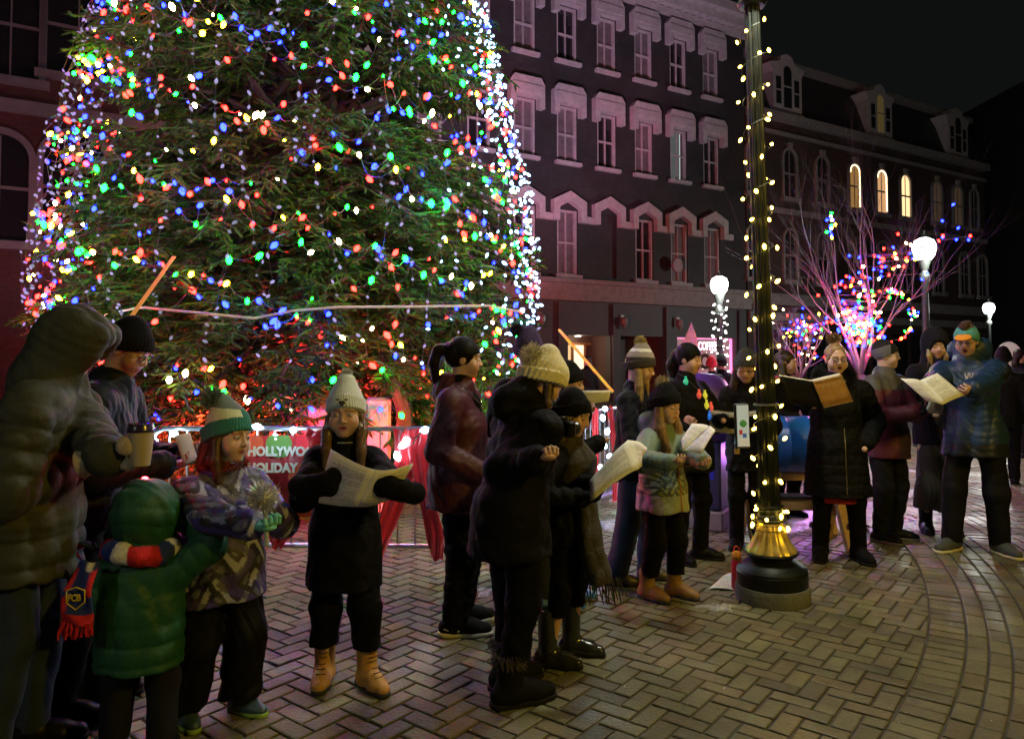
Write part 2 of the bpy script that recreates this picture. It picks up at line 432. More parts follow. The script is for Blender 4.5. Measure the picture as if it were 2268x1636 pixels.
class Man:
    def __init__(s, key, px, py, H, label, cat='person', yaw=0, b=1.0, hs=None, lean=(0, 0), drop=0, head=(0, 0, 0),
                 handL=None, handR=None, hintL=(.6, .3, -1), hintR=(-.6, .3, -1), feet=None, vox=.006, seed=1, group=None, xy=None, twist=0, hipdrop=0,
                 palmL=(0, 0, 1), palmR=(0, 0, 1), dirL=None, dirR=None):
        g = G(px, py) if xy is None else Vector((xy[0], xy[1], 0))
        s.key = key; s.loc = (g.x, g.y, 0); s.yaw = yaw; s.H = H; b = b * .93; s.b = b; s.vox = vox; s.seed = seed
        s.hs = hs if hs else (1.0 if H > 1.55 else .93); s.label = label; s.cat = cat; s.group = group
        hN = H - .305 * s.hs - drop; s.N = np.array((lean[0], lean[1], hN))
        s.Rm = rotm(*head); piv = s.N + np.array((0, 0, .085 * s.hs)) + np.array((lean[0], lean[1], 0)) * .12
        s.hc = piv + s.Rm @ np.array((0, -.018, .105)) * s.hs
        s.hip = np.array((0, 0, .515 * H - hipdrop)); up = unit(s.N - s.hip); s.up = up
        tw = R(twist); s.sx = np.array((math.cos(tw), math.sin(tw), 0)); sw = .098 * H * b
        s.shL = s.N - up * .06 * (H / 1.7) + s.sx * sw; s.shR = s.N - up * .06 * (H / 1.7) - s.sx * sw
        l1, l2 = .17 * H, .152 * H
        if handL is None: handL = (s.shL[0] + .06, s.shL[1] - .02, s.shL[2] - l1 - l2)
        if handR is None: handR = (s.shR[0] - .06, s.shR[1] - .02, s.shR[2] - l1 - l2)
        def loc_(h):
            if isinstance(h[0], str):
                v = Matrix.Rotation(-R(yaw), 3, 'Z') @ (P(h[1], h[2], h[3]) - Vector(s.loc)); return tuple(v)
            return h
        handL = loc_(handL); handR = loc_(handR)
        s.eL, s.wL = ik(s.shL, handL, l1, l2, hintL); s.eR, s.wR = ik(s.shR, handR, l1, l2, hintR)
        s.dL = unit(dirL) if dirL is not None else unit(s.wL - s.eL); s.dR = unit(dirR) if dirR is not None else unit(s.wR - s.eR)
        s.nL, s.nR = palmL, palmR
        if feet is None: feet = ((.07 * H / 1.7 + .02, .0, 8), (-.07 * H / 1.7 - .02, .02, -8))
        s.feet = feet; s.ank = []; s.knee = []; s.hj = []
        for i, (fx, fy, a) in enumerate(feet):
            sg = 1 if i == 0 else -1
            hj = s.hip + np.array((sg * .053 * H * b, 0, -.02 * H)); an = np.array((fx, fy, .05 * H))
            L1 = np.linalg.norm(hj - an) / 2 * 1.006
            kn, an = ik(hj, an, L1, L1, (math.sin(R(a)) * .5, -1, 0)); s.hj.append(hj); s.knee.append(kn); s.ank.append(an)
        s.root = None
    # transforms
    def h2p(s, q): return s.hc + s.Rm @ (np.array(q, float) * s.hs)
    def hcap(s, a, b, ra, rb=None, **kw):
        if kw.get('sq'): kw['sq'] = (s.Rm @ np.array(kw['sq'][0], float), kw['sq'][1])
        return cap(s.h2p(a), s.h2p(b), ra * s.hs, None if rb is None else rb * s.hs, **kw)
    def hell(s, c, r, rx=0, **kw):
        rot = s.Rm @ np.array(Matrix.Rotation(R(rx), 3, 'X'), dtype=np.float32)
        return ell(s.h2p(c), np.array(r) * s.hs, rot=rot, **kw)
    def hplane(s, pt, n, **kw): return plane(s.h2p(pt), s.Rm @ np.array(n, float), **kw)
    def toh(s, p): return ((p - s.hc.astype(np.float32)) @ s.Rm) / s.hs
    def add(s, name, me, mat, parent=None, label=None):
        o = link_mesh(name, me, mat, parent if parent is not None else s.root)
        if label: o['label'] = label
        return o
    # ------------------------------------------------ body
    def body(s, skin=SKIN, lips=(.42, .13, .11), brow=(.09, .05, .03), mouth=0.0, eyes='down', handsL='hand', handsR='hand', blush=.25, face=1.0, curlL=.7, curlR=.7, iris=(.06, .09, .12), bare=None, eyesep=True):
        H, b = s.H, s.b; q = H / 1.7
        mz = -.056
        pr = [s.hell((0, .012, .03), (.073, .093, .083)), s.hell((0, -.022, -.03), (.060 * face, .066, .080)), s.hell((0, -.055, -.088), (.026 * face, .024, .022), k=.025)]
        for x in (-1, 1):
            pr += [s.hell((x * .037 * face, -.054, -.036), (.030, .029, .034), k=.025), s.hell((x * .072, .008, -.004), (.010, .021, .031), rx=12, k=.008),
                   s.hcap((x * .014, -.086, .03), (x * .046, -.074, .027), .0085, .007, k=.014)]
        pr += [s.hcap((0, -.085, .012), (0, -.101, -.025), .0062, .0100, k=.016), s.hell((.010, -.094, -.029), (.008, .009, .007), k=.006), s.hell((-.010, -.094, -.029), (.008, .009, .007), k=.006)]
        for x in (-1, 1): pr.append(s.hell((x * .033, -.096, .006), (.020, .014, .011), op='-', k=.014))
        for x in (-1, 1): pr.append(s.hell((x * .032, -.0735, .004), (.0142, .0142, .0132), k=.004))
        mo = mouth * .014
        pr += [s.hcap((-.015, -.083, mz + .003 + mo * .2), (.015, -.083, mz + .003 + mo * .2), .0045, k=.008), s.hcap((-.012, -.0825, mz - .009 - mo), (.012, -.0825, mz - .009 - mo), .0060, k=.008)]
        if mouth > 0: pr.append(s.hell((0, -.096, mz - .003 - mo * .5), (.017, .02, .003 + mo), op='-', k=.003))
        pr.append(s.hell((0, -.1, mz - .0035), (.02, .008, .0022), op='-', k=.003))
        # neck, torso, limbs: one continuous surface
        nt_ = s.h2p((0, .02, -.05)); pr += [cap(nt_, s.N - s.up * .02, .052 * s.hs, .058 * q, k=.025),
              cap(s.hip, s.N - s.up * .16 * q, .115 * q * b, .12 * q * b, sq=((0, 1, 0), .72), k=.04), cap(s.shL, s.shR, .052 * q, k=.04)]
        for i in (0, 1):
            pr += [cap(s.hj[i], s.knee[i], .072 * q * b, .048 * q, k=.03), cap(s.knee[i], s.ank[i], .045 * q, .033 * q, k=.03),
                   cap(s.ank[i] - np.array((0, 0, .02)), s.ank[i] - np.array((0, 0, .03)) + np.array((math.sin(R(s.feet[i][2])), -math.cos(R(s.feet[i][2])), 0)) * .1 * q, .032 * q, .024 * q, k=.02)]
        for sh, e, w, d, n, th, hd, cu in ((s.shL, s.eL, s.wL, s.dL, s.nL, -1, handsL, curlL), (s.shR, s.eR, s.wR, s.dR, s.nR, 1, handsR, curlR)):
            pr += [cap(sh, e, .042 * q, .034 * q, k=.03), cap(e, w, .034 * q, .024 * q, k=.02)]
            if hd == 'hand': pr += hand_prims(w, d, n, th, size=.96 * q ** .7, curl=cu)
            else: pr.append(cap(w, w + d * .07 * q, .022 * q, .02 * q, k=.02))
        sk, lp, br = [np.array(c, np.float32) for c in (skin, lips, brow)]
        hz = s.hs
        def colf(p):
            h = s.toh(p); x, y, z = h[:, 0], h[:, 1], h[:, 2]; ax = np.abs(x); fr = y < -.04
            C = np.tile(sk, (len(p), 1))
            def mixc(C, m, c): return C + (np.asarray(c, np.float32) - C) * m[:, None]
            ck = np.exp(-(((ax - .04) / .02) ** 2 + ((z + .03) / .02) ** 2)) * fr * blush
            C = mixc(C, ck, (skin[0] * 1.0, skin[1] * .55, skin[2] * .55))
            C = mixc(C, np.exp(-((ax / .014) ** 2 + ((z + .026) / .012) ** 2)) * fr * blush * .8, (skin[0], skin[1] * .6, skin[2] * .6))
            lm = (ax < .021) & (np.abs(z - (mz - .003 - mo * .4)) < (.011 + mo) * np.sqrt(np.clip(1 - (ax / .0235) ** 2, 0, 1))) & (y < -.06)
            C[lm] = lp
            inner = (ax < .0145) & (np.abs(z - (mz - .0035 - mo * .5)) < .0018 + mo) & (y < -.055); C[inner] = (.06, .015, .015)
            bm = (ax > .012) & (ax < .05) & (np.abs(z - (.0285 + .10 * (ax - .012) - 3.2 * np.clip(ax - .036, 0, 1) ** 1 * .16)) < .0042 * (1 - (ax - .012) * 12)) & (y < -.05)
            C = mixc(C, bm * .8, br)
            el = ((ax - .032) / .0155) ** 2 + ((z + .0005) / .004) ** 2 < 1
            if eyes == 'down': C = mixc(C, (el & (y < -.06) & (z < .002)) * .8, (.05, .03, .025))
            else: C = mixc(C, ((((ax - .032) / .017) ** 2 + ((z - .004) / .0105) ** 2 < 1) & (y < -.06)) * .55, (.16, .08, .06))
            nm = (np.exp(-(((ax - .008) / .0035) ** 2 + ((z + .035) / .003) ** 2)) * (y < -.09)); C = mixc(C, nm * .7, (.1, .04, .03))
            return C
        me = sdf_mesh('person', pr, s.vox * (.72 if s.vox < .009 else .8), k=.02, col=colf)
        m = pbr('skin', rough=.45, attr=True, bump=(90, .15, .002), var=(18, .06)); m.node_tree.nodes['Principled BSDF'].inputs['Subsurface Weight'].default_value = .06
        m.node_tree.nodes['Principled BSDF'].inputs['Subsurface Scale'].default_value = .01
        s.root = link_mesh('person', me, m); s.root.location = s.loc; s.root.rotation_euler = (0, 0, R(s.yaw))
        tag(s.root, s.label, s.cat, s.group)
        if eyes == 'open' and eyesep:
            for x in (-1, 1):
                mb = MB(); n = 14; rr = .0125 * s.hs; C = []
                prof = [(math.sin(PI * i / n), math.cos(PI * i / n)) for i in range(n + 1)]
                for r_, z_ in prof:
                    for j in range(16):
                        a = 2 * PI * j / 16; v = np.array((r_ * math.cos(a), -z_, r_ * math.sin(a)))
                        mb.V.append(tuple(s.h2p((x * .032, -.0765, .0035)) + s.Rm @ (v * np.array((rr, rr, rr * .62)))))
                        ang = math.degrees(math.acos(max(-1, min(1, z_)))); C.append((.01, .01, .01) if ang < 16 else iris if ang < 34 else (.7, .68, .65))
                mb.F += [(i * 16 + j, i * 16 + (j + 1) % 16, (i + 1) * 16 + (j + 1) % 16, (i + 1) * 16 + j) for i in range(n) for j in range(16)]
                me = mb.mesh('eye'); set_col(me, C); s.add('eye', me, pbr('eye_glossy', rough=.08, attr=True)).data.polygons.foreach_set('use_smooth', [True] * len(mb.F))
        return s
    # ------------------------------------------------ clothes
    def coat_prims(s, t=.02, hem=.42, flare=0.0, sleeve=1.0, ribs=None, cuff=.05, waist=1.0, hip=1.0, dep=.72, arm=1.0, armribs=None, chest=1.0):
        H, b = s.H, s.b; q = H / 1.7; y = (0, 1, 0)
        hz = hem * H; low = np.array((s.hip[0], s.hip[1], hz - .05)); wst = s.hip + s.up * .10 * H; ch = s.N - s.up * .115 * H
        r0 = (.128 * q * b + t)
        pr = [cap(low, s.hip, (r0 * 1.12 + .012 + flare) * hip, (r0 * 1.12 + .01) * hip, sq=(y, dep + .06), k=.05, ribs=ribs), cap(s.hip, wst, r0 * 1.04 * hip, r0 * .95 * waist, sq=(y, dep), k=.05, ribs=ribs),
              cap(wst, ch, r0 * .95 * waist, r0 * 1.05 * chest, sq=(y, dep), k=.05, ribs=ribs), cap(ch, s.N - s.up * .05, r0 * 1.0 * chest, .07 * q + t, sq=(y, dep), k=.05),
              cap(s.shL - s.sx * .03, s.shR + s.sx * .03, .050 * q + t, k=.06), cap(s.N - s.up * .03, s.N + s.up * .02, .062 * q + t, .058 * q + t, k=.02)]
        ar = armribs if armribs is not None else ribs
        for sh, e, w in ((s.shL, s.eL, s.wL), (s.shR, s.eR, s.wR)):
            w2 = e + (w - e) * sleeve
            pr += [cap(sh, e, (.047 * q + t * .9) * arm, (.042 * q + t * .85) * arm, k=.03, ribs=ar), cap(e, w2, (.042 * q + t * .85) * arm, (.032 * q + t * .75) * arm, k=.02, ribs=ar)]
        pr.append(plane((0, 0, hz), (0, 0, -1), k=.012))
        return pr
    def coat(s, mat, name='coat', wr=.011, wscale=1.0, zs=.6, vox=None, extra=(), col=None, label=None, **kw):
        pr = s.coat_prims(**kw)
        cutp = pr.pop(); pr = pr + [e for e in extra if e['op'] == '+'] + [cutp] + [e for e in extra if e['op'] != '+']
        s.cp = pr
        me = sdf_mesh(name, pr, vox or s.vox * 1.15, k=.02, disp=wrinkle(s.seed, wr, wscale, zs) if wr else None, col=col)
        s.coat_o = s.add(name, me, mat, label=label); return s.coat_o
    def trousers(s, mat, t=.012, wide=1.0, ankle=1.0, zl=.07, wr=.009, name='trousers', vox=None, label=None):
        q = s.H / 1.7; b = s.b; pr = [cap(s.hip + np.array((0, 0, .03)), s.hip - np.array((0, 0, .02)), .12 * q * b + t, sq=((0, 1, 0), .78), k=.04)]
        for i in (0, 1):
            a = s.ank[i]; kn = s.knee[i]; e = kn + (a - kn) * 1.12
            pr += [cap(s.hj[i], kn, (.074 * q * b + t), (.056 * q + t) * wide, k=.03), cap(kn, e, (.056 * q + t) * wide, (.046 * q + t) * ankle, k=.03)]
        pr.append(plane((0, 0, zl), (0, 0, -1), k=.006))
        me = sdf_mesh(name, pr, vox or s.vox * 1.2, k=.02, disp=wrinkle(s.seed + 50, wr, 1.0, .9)); return s.add(name, me, mat, label=label)
    def shoe(s, i, mat, solemat=None, kind='shoe', shaft=.12, name='shoe', big=1.0, label=None, fur=None, wr=.0015):
        q = s.H / 1.7 * big; a = s.ank[i].copy(); fx, fy, dg = s.feet[i]; d = np.array((math.sin(R(dg)), -math.cos(R(dg)), 0)); g = np.array((a[0], a[1], 0))
        hl = g - d * .045 * q; bl = g + d * .10 * q; to = g + d * .155 * q; zz = np.array((0, 0, 1.0))
        pr = [cap(hl + zz * .042 * q, bl + zz * .036 * q, .040 * q, .046 * q, k=.02), cap(bl + zz * .036 * q, to + zz * .033 * q, .046 * q, .036 * q, k=.02, sq=(zz, .85)),
              cap(g + zz * .05 * q, g + d * .06 * q + zz * .055 * q, .046 * q, .036 * q, k=.03)]
        if kind != 'shoe': pr.append(cap(g + zz * .05 * q - d * .005, g + zz * shaft - d * .008 * q, .050 * q, .058 * q if kind == 'rain' else .055 * q, k=.03))
        else: pr.append(cap(g + zz * .05 * q, g + zz * .085 * q, .042 * q, k=.02))
        pr.append(plane((0, 0, .012), (0, 0, -1), k=.003))
        if kind != 'shoe': pr.append(plane((0, 0, shaft + .02), (0, 0, 1), k=.01))
        o = s.add(name, sdf_mesh(name, pr, s.vox * .8, k=.02, disp=wrinkle(s.seed + 9 + i, wr, 1.4)), mat, label=label)
        so = [cap(hl + zz * .012, bl + zz * .012, .044 * q, .051 * q, k=.01), cap(bl + zz * .012, to + zz * .012, .051 * q, .040 * q, k=.01), plane((0, 0, .024), (0, 0, 1), k=.004), plane((0, 0, .001), (0, 0, -1), k=.002)]
        s.add('sole', sdf_mesh('sole', so, s.vox * .75, k=.01), solemat or pbr('rubber_black', (.012, .012, .012), .7), o)
        if fur: 
            fz = MB(); 
            c = g + zz * (shaft + .015) - d * .008 * q
            rs = np.random.RandomState(s.seed); n = 420; an = rs.uniform(0, 6.28, n); zo = rs.uniform(-.02, .025, n)
            rr = (.055 * q); base = c + np.stack([np.cos(an) * rr, np.sin(an) * rr, zo], 1); dd = np.stack([np.cos(an) * .8, np.sin(an) * .8, rs.uniform(-1, .3, n)], 1) * .028
            tt = np.stack([-np.sin(an), np.cos(an), rs.uniform(-.5, .5, n)], 1) * .003
            V = np.stack([base - tt, base + tt, base + dd + tt * .5, base + dd - tt * .5], 1).reshape(-1, 3)
            s.add('fur_trim', np_mesh('fur_trim', V, np.arange(4 * n).reshape(-1, 4), False), fur, o)
        return o
    def glove(s, side, mat, kind='mitten', name=None, size=None, curl=.5, label=None):
        w, d, n, th = (s.wL, s.dL, s.nL, -1) if side == 'L' else (s.wR, s.dR, s.nR, 1); q = (s.H / 1.7) ** .7
        z = size or q * 1.0; nm = name or ('mitten' if kind == 'mitten' else 'glove')
        if kind == 'mitten': pr = mitten_prims(w, d, n, th, z, curl)
        else: pr = hand_prims(w, d, n, th, z * 1.12, curl) + [cap(w - unit(d) * .05, w, .034 * z, .03 * z, k=.02)]
        ribs = None
        return s.add(nm, sdf_mesh(nm, pr, s.vox * .75, k=.012, disp=wrinkle(s.seed + 3, .0015, 1.5)), mat, label=label)
    # ------------------------------------------------ hats and hair
    def beanie(s, mat, top=.0, brim=(.036, -.035), cuff=.05, ribs=34, ramp=.0022, slouch=(0, 0), col=None, name='hat', wide=1.0, label=None, pom=None, ear=0, cuffout=.006, long=0):
        """brim=(front z, back z) in head space"""
        tilt = (brim[1] - brim[0]) / .2; n = unit((0, -tilt * 1.0, 1.0)); n = unit((0, -(brim[1] - brim[0]) / .2, 1)); mid = (0, 0, (brim[0] + brim[1]) / 2)
        A = [s.hell((0, .010, .036), (.088 * wide, .108 * wide, .098 + top * .4), k=.02), s.hcap((0, .012, .06), (slouch[0], .02 + slouch[1], .11 + top), .075 * wide, .038 + .2 * max(0, .1 - top), k=.04)]
        A.append(s.hplane(mid, -n, k=.008))
        if cuff:
            c0 = np.array(mid) + n * .004; c1 = np.array(mid) + n * cuff
            ax, ay = .088 * wide + cuffout, .108 * wide + cuffout
            A.insert(2, dict(t='ring', c=s.h2p((np.array((0, .010, 0)) + (c0 + c1) / 2)), R=s.Rm @ np.array(Matrix.Rotation(math.atan2(n[1], n[2]) * -1, 3, 'X')), a=ax * s.hs, b=ay * s.hs * 1.0, h=(cuff / 2 - .004) * s.hs, k=.006, op='+', r=np.array([.14]), t2=1))
        if ear:
            for x in (-1, 1): A.insert(2, s.hcap((x * .076, .0, .0), (x * .074, -.01, -.05), .028, .02, k=.02, sq=((1, 0, 0), .45)))
        def dsp(p):
            h = s.toh(p); th = np.arctan2(h[..., 0], h[..., 1] - .01); f = smooth01(h[..., 2], .16 + top, .09 + top)
            return ramp * np.cos(th * ribs) * f + .0008 * np.sin(h[..., 2] * 500) * 0
        cf = None
        if col: cf = lambda p: col(s.toh(p))
        me = sdf_mesh(name, A, s.vox * .8, k=.02, disp=dsp, col=cf)
        o = s.add(name, me, mat, label=label); s.hat_o = o
        if pom:
            c = s.h2p((slouch[0], .03 + slouch[1], .15 + top)) if not pom.get('at') else s.h2p(pom['at'])
            fuzz('pompom', c, pom['r'], pom.get('n', 700), pom['mat'], o, s.seed, cols=pom.get('cols'), w=pom.get('w', .0035))
        return o
    def hair(s, locks, mat, name='hair', seed=3, amp=.004, cap_=True, space='h', zs=.12, vox=None, parent=None, k=.015, freq=1.6, scalp=(.080, .100, .092), front=.03):
        pr = []
        if cap_: pr += [s.hell((0, .018, .034), scalp, k=.02)]
        for lk in locks:
            for (a, ra), (b_, rb) in zip(lk[:-1], lk[1:]):
                a2, b2 = (s.h2p(a), s.h2p(b_)) if space == 'h' else (np.array(a), np.array(b_))
                pr.append(cap(a2, b2, ra, rb, k=k))
        if cap_: pr.append(s.hell((0, -.075, front - .065), (.066, .075, .085), op='-', k=.01))
        me = sdf_mesh(name, pr, vox or s.vox * .8, k=k, disp=wrinkle(seed, amp, freq, zs)); o = s.add(name, me, mat, parent)
        # loose strands lying over the locks
        rs = np.random.RandomState(seed + 7); VV = []; FF = []; nv = 0
        for lk in locks:
            pts = np.array([s.h2p(a) if space == 'h' else np.array(a) for a, _ in lk]); rd = np.array([r_ for _, r_ in lk])
            if len(pts) < 2: continue
            ns = 46 if len(lk) > 2 else 26; n = 9; T = np.linspace(0, len(pts) - 1, n)
            C_ = np.stack([np.interp(T, np.arange(len(pts)), pts[:, i]) for i in range(3)], 1); Rr = np.interp(T, np.arange(len(pts)), rd)
            for _ in range(ns):
                a0 = rs.uniform(0, 6.28); tw = rs.uniform(-.9, .9); off = np.stack([np.cos(a0 + tw * T / len(pts)), np.sin(a0 + tw * T / len(pts)), np.zeros(n)], 1) * (Rr * rs.uniform(.95, 1.22) + .002)[:, None]
                c = C_ + off + rs.normal(size=3) * .0015; c[-1] += rs.normal(size=3) * .012; c[-1][2] -= abs(rs.normal()) * .03
                w = np.array((-math.sin(a0), math.cos(a0), 0)) * max(.0016, s.vox * .34); w = np.outer(np.linspace(1, .35, n), w)
                VV.append(np.concatenate([c - w, c + w])); FF += [(nv + i, nv + i + 1, nv + n + i + 1, nv + n + i) for i in range(n - 1)]; nv += 2 * n
        if VV: s.add('hair_strands', np_mesh('hair_strands', np.concatenate(VV), np.array(FF), True), mat, o)
        return o
    def glasses(s, mat, r=.021):
        mb = MB()
        for x in (-1, 1):
            mb.tube([s.h2p((x * .033 + r * 1.1 * math.cos(a), -.096, .001 + r * .85 * math.sin(a))) for a in [2 * PI * i / 14 for i in range(15)]], .0022 * s.hs * (1.3 if s.vox > .007 else 1), 5)
            mb.tube([s.h2p((x * (.033 + r), -.094, .006)), s.h2p((x * .074, -.07, .008)), s.h2p((x * .078, .0, .004))], .002 * s.hs, 4)
        mb.tube([s.h2p((-.011, -.098, .005)), s.h2p((.011, -.098, .005))], .002 * s.hs, 4)
        o = mb.build('glasses', mat, s.root)
        g = MB()
        for x in (-1, 1): g.add([s.h2p((x * .033 + r * 1.05 * math.cos(a), -.0965, .001 + r * .8 * math.sin(a))) for a in [2 * PI * i / 14 for i in range(14)]], [tuple(range(14))])
        gm = pbr('lens_glass', (1, 1, 1), .02, trans=1.0, spec=.5); gm.node_tree.nodes['Principled BSDF'].inputs['IOR'].default_value = 1.02
        g.build('lens', gm, o); return o
    def tube_on(s, name, pts, r, mat, parent=None, n=6):
        return MB().tube(pts, r, n).build(name, mat, parent if parent is not None else s.root, smooth=True)

# cuff ring distance: elliptical band
_old_pdist = pdist
def pdist(q, p):
    if q['t'] == 'ring':
        v = (p - q['c'].astype(np.float32)) @ np.asarray(q['R'], np.float32)
        rr = np.sqrt((v[..., 0] / q['a']) ** 2 + (v[..., 1] / q['b']) ** 2) + 1e-6
        m = (q['a'] + q['b']) / 2; d1 = (rr - 1) * m * .95; d2 = np.abs(v[..., 2]) - q['h']
        return np.minimum(np.maximum(d1, d2), 0) + np.sqrt(np.maximum(d1, 0) ** 2 + np.maximum(d2, 0) ** 2) - .005
    return _old_pdist(q, p)

# booklets and sheets ------------------------------------------------
def paper_mat():
    if 'printed_paper' in _mats: return _mats['printed_paper']
    m = pbr('printed_paper', (.75, .74, .70), .75); nt = m.node_tree; b = nt.nodes['Principled BSDF']; L = nt.links.new
    uv = nd(nt, 'ShaderNodeUVMap'); sp = nd(nt, 'ShaderNodeSeparateXYZ'); L(uv.outputs[0], sp.inputs[0])
    def mth(op, a, b_=None, c=None):
        n = nd(nt, 'ShaderNodeMath', operation=op)
        for i, x in enumerate((a, b_, c)):
            if x is None: continue
            if isinstance(x, (int, float)): n.inputs[i].default_value = x
            else: L(x, n.inputs[i])
        return n.outputs[0]
    u, v = sp.outputs[0], sp.outputs[1]
    row = mth('FLOOR', mth('MULTIPLY', v, 34.0)); fr = mth('FRACT', mth('MULTIPLY', v, 34.0))
    nz = nd(nt, 'ShaderNodeTexNoise'); nz.inputs['Scale'].default_value = 1; nz.inputs['Detail'].default_value = 3
    cb = nd(nt, 'ShaderNodeCombineXYZ'); L(mth('MULTIPLY', u, 70.0), cb.inputs[0]); L(mth('MULTIPLY', row, 7.31), cb.inputs[1]); L(cb.outputs[0], nz.inputs['Vector'])
    word = mth('GREATER_THAN', nz.outputs['Fac'], .46)
    wn = nd(nt, 'ShaderNodeTexWhiteNoise', noise_dimensions='1D'); L(row, wn.inputs['W'])
    end = mth('LESS_THAN', u, mth('ADD', mth('MULTIPLY', wn.outputs['Value'], .4), .52)); st = mth('GREATER_THAN', u, .12)
    gap = mth('GREATER_THAN', wn.outputs['Value'], .16)
    ln = mth('MULTIPLY', mth('GREATER_THAN', fr, .35), mth('LESS_THAN', fr, .78))
    ink = mth('MULTIPLY', mth('MULTIPLY', mth('MULTIPLY', word, ln), mth('MULTIPLY', end, st)), mth('MULTIPLY', gap, mth('MULTIPLY', mth('GREATER_THAN', v, .1), mth('LESS_THAN', v, .9))))
    ink = mth('MULTIPLY', ink, .8)
    mx = nd(nt, 'ShaderNodeMix', data_type='RGBA'); mx.inputs[6].default_value = (.75, .74, .7, 1); mx.inputs[7].default_value = (.05, .05, .05, 1); L(ink, mx.inputs['Factor']); L(mx.outputs[2], b.inputs['Base Color'])
    return m

def sheet_mesh(name, c00, c10, c11, c01, bend=.0, n=8, th=.0012, up=None, fan=0):
    """a curved sheet between four corners; c00 bottom of the spine side; bend bulges along its normal; thin but solid"""
    c = [Vector(x) for x in (c00, c10, c11, c01)]; nrm = (c[1] - c[0]).cross(c[3] - c[0]).normalized()
    mb = MB(); uvs = []
    for l in (0, 1):
        for i in range(n + 1):
            u = i / n
            for j in (0, 1, 2, 3, 4):
                v = j / 4; p = c[0] * (1 - u) * (1 - v) + c[1] * u * (1 - v) + c[2] * u * v + c[3] * (1 - u) * v
                p = p + nrm * (bend * math.sin(PI * u ** .75) + .25 * bend * math.sin(PI * v) * u) - nrm * (th * l)
                mb.V.append(tuple(p)); uvs.append((u, v))
    S = (n + 1) * 5
    for l in (0, 1):
        for i in range(n):
            for j in range(4):
                q = (l * S + i * 5 + j, l * S + (i + 1) * 5 + j, l * S + (i + 1) * 5 + j + 1, l * S + i * 5 + j + 1)
                mb.F.append(q if l == 0 else q[::-1])
    bd = [i * 5 for i in range(n + 1)] + [n * 5 + j for j in range(1, 5)] + [i * 5 + 4 for i in range(n - 1, -1, -1)] + [j for j in range(3, 0, -1)]
    for a, b in zip(bd, bd[1:] + bd[:1]): mb.F.append((a, a + S, b + S, b))
    me = mb.mesh(name); uvl = me.uv_layers.new(name='UVMap')
    for lp in me.loops: uvl.data[lp.index].uv = uvs[lp.vertex_index]
    me.polygons.foreach_set('use_smooth', [True] * len(me.polygons))
    return me

def booklet(s, spine_a, spine_b, wl, wr, label, open_l=25, open_r=25, bend=.012, cover=None, name='song_booklet', cat='booklet', group=None, pages=3):
    """open booklet held by person s; spine from bottom a to top b in person space; pages spread along +-x by vectors wl, wr"""
    a = np.array(spine_a, float); b = np.array(spine_b, float); wl = np.array(wl, float); wr = np.array(wr, float)
    root = empty(name, label=label, cat=cat, group=group); root.location = s.root.location; root.rotation_euler = s.root.rotation_euler
    pm = paper_mat(); nn = unit(np.cross(wr, b - a))
    for k_ in range(pages):
        o = nn * .0035 * k_; sh = 1 - .012 * k_
        # left page is mirrored so that its text also runs left to right
        me = sheet_mesh('page', a + o, a + wr * sh + o, b + wr * sh + o, b + o, bend * (1 + .4 * k_)); link_mesh('page', me, pm, root)
        me = sheet_mesh('page', b + o, b + wl * sh + o, a + wl * sh + o, a + o, bend * (1 + .4 * k_)); link_mesh('page', me, pm, root)
    if cover is not None:
        o = -nn * .004
        for w_ in (wl, wr):
            me = sheet_mesh('cover', a + o, a + w_ * 1.04 + o, b + w_ * 1.04 + o, b + o, 0.002, th=.003); link_mesh('cover', me, cover, root)
    return root

def book_world(name, label, cat, st, sb, lt=None, lb=None, rt=None, rb=None, bend=.012, pages=3, cover=None, group=None, mat=None):
    """booklet from pixel+distance corners: spine top/bottom, outer corners of the left and right leaf"""
    q = lambda t: P(*t) if t else None
    st, sb, lt, lb, rt, rb = [q(t) for t in (st, sb, lt, lb, rt, rb)]; org = sb.copy()
    root = empty(name, org, 0, label, cat, group); st -= org; sb -= org
    for k_ in range(pages):
        for t_, b_, m in ((rt, rb, 1), (lt, lb, -1)):
            if t_ is None: continue
            T, B = t_ - org, b_ - org; nrm = (B - sb).cross(st - sb).normalized() * m; o = nrm * (-.0035 * k_ if nrm.y > 0 else .0035 * k_) * -1
            f = 1 - .012 * k_; T2 = st + (T - st) * f; B2 = sb + (B - sb) * f
            if m == 1: me = sheet_mesh('page', sb + o, B2 + o, T2 + o, st + o, bend * (1 + .3 * k_))
            else: me = sheet_mesh('page', st + o, T2 + o, B2 + o, sb + o, bend * (1 + .3 * k_))
            link_mesh('page', me, mat or paper_mat(), root)
    return root
# ================================================================== setting
SC.cycles.use_denoising = True
SC.cycles.use_light_tree = True
SC.cycles.max_bounces = 5; SC.cycles.diffuse_bounces = 2; SC.cycles.glossy_bounces = 2; SC.cycles.transmission_bounces = 4; SC.cycles.transparent_max_bounces = 6
SC.cycles.sample_clamp_indirect = 2.0
SC.view_settings.view_transform = 'Standard'; SC.view_settings.look = 'None'; SC.view_settings.gamma = 1; SC.view_settings.exposure = 0

# night sky
w = D.worlds.new('World'); SC.world = w; w.use_nodes = True
nt = w.node_tree; bg = nt.nodes['Background']
sky = nd(nt, 'ShaderNodeTexSky', sky_type='NISHITA', sun_disc=False); sky.sun_elevation = R(-9); sky.sun_rotation = R(200)
mx = nd(nt, 'ShaderNodeMix', data_type='RGBA', blend_type='ADD'); mx.inputs['Factor'].default_value = 1
nt.links.new(sky.outputs[0], mx.inputs[6]); mx.inputs[7].default_value = (.045, .05, .048, 1)
nt.links.new(mx.outputs[2], bg.inputs[0]); bg.inputs[1].default_value = .10

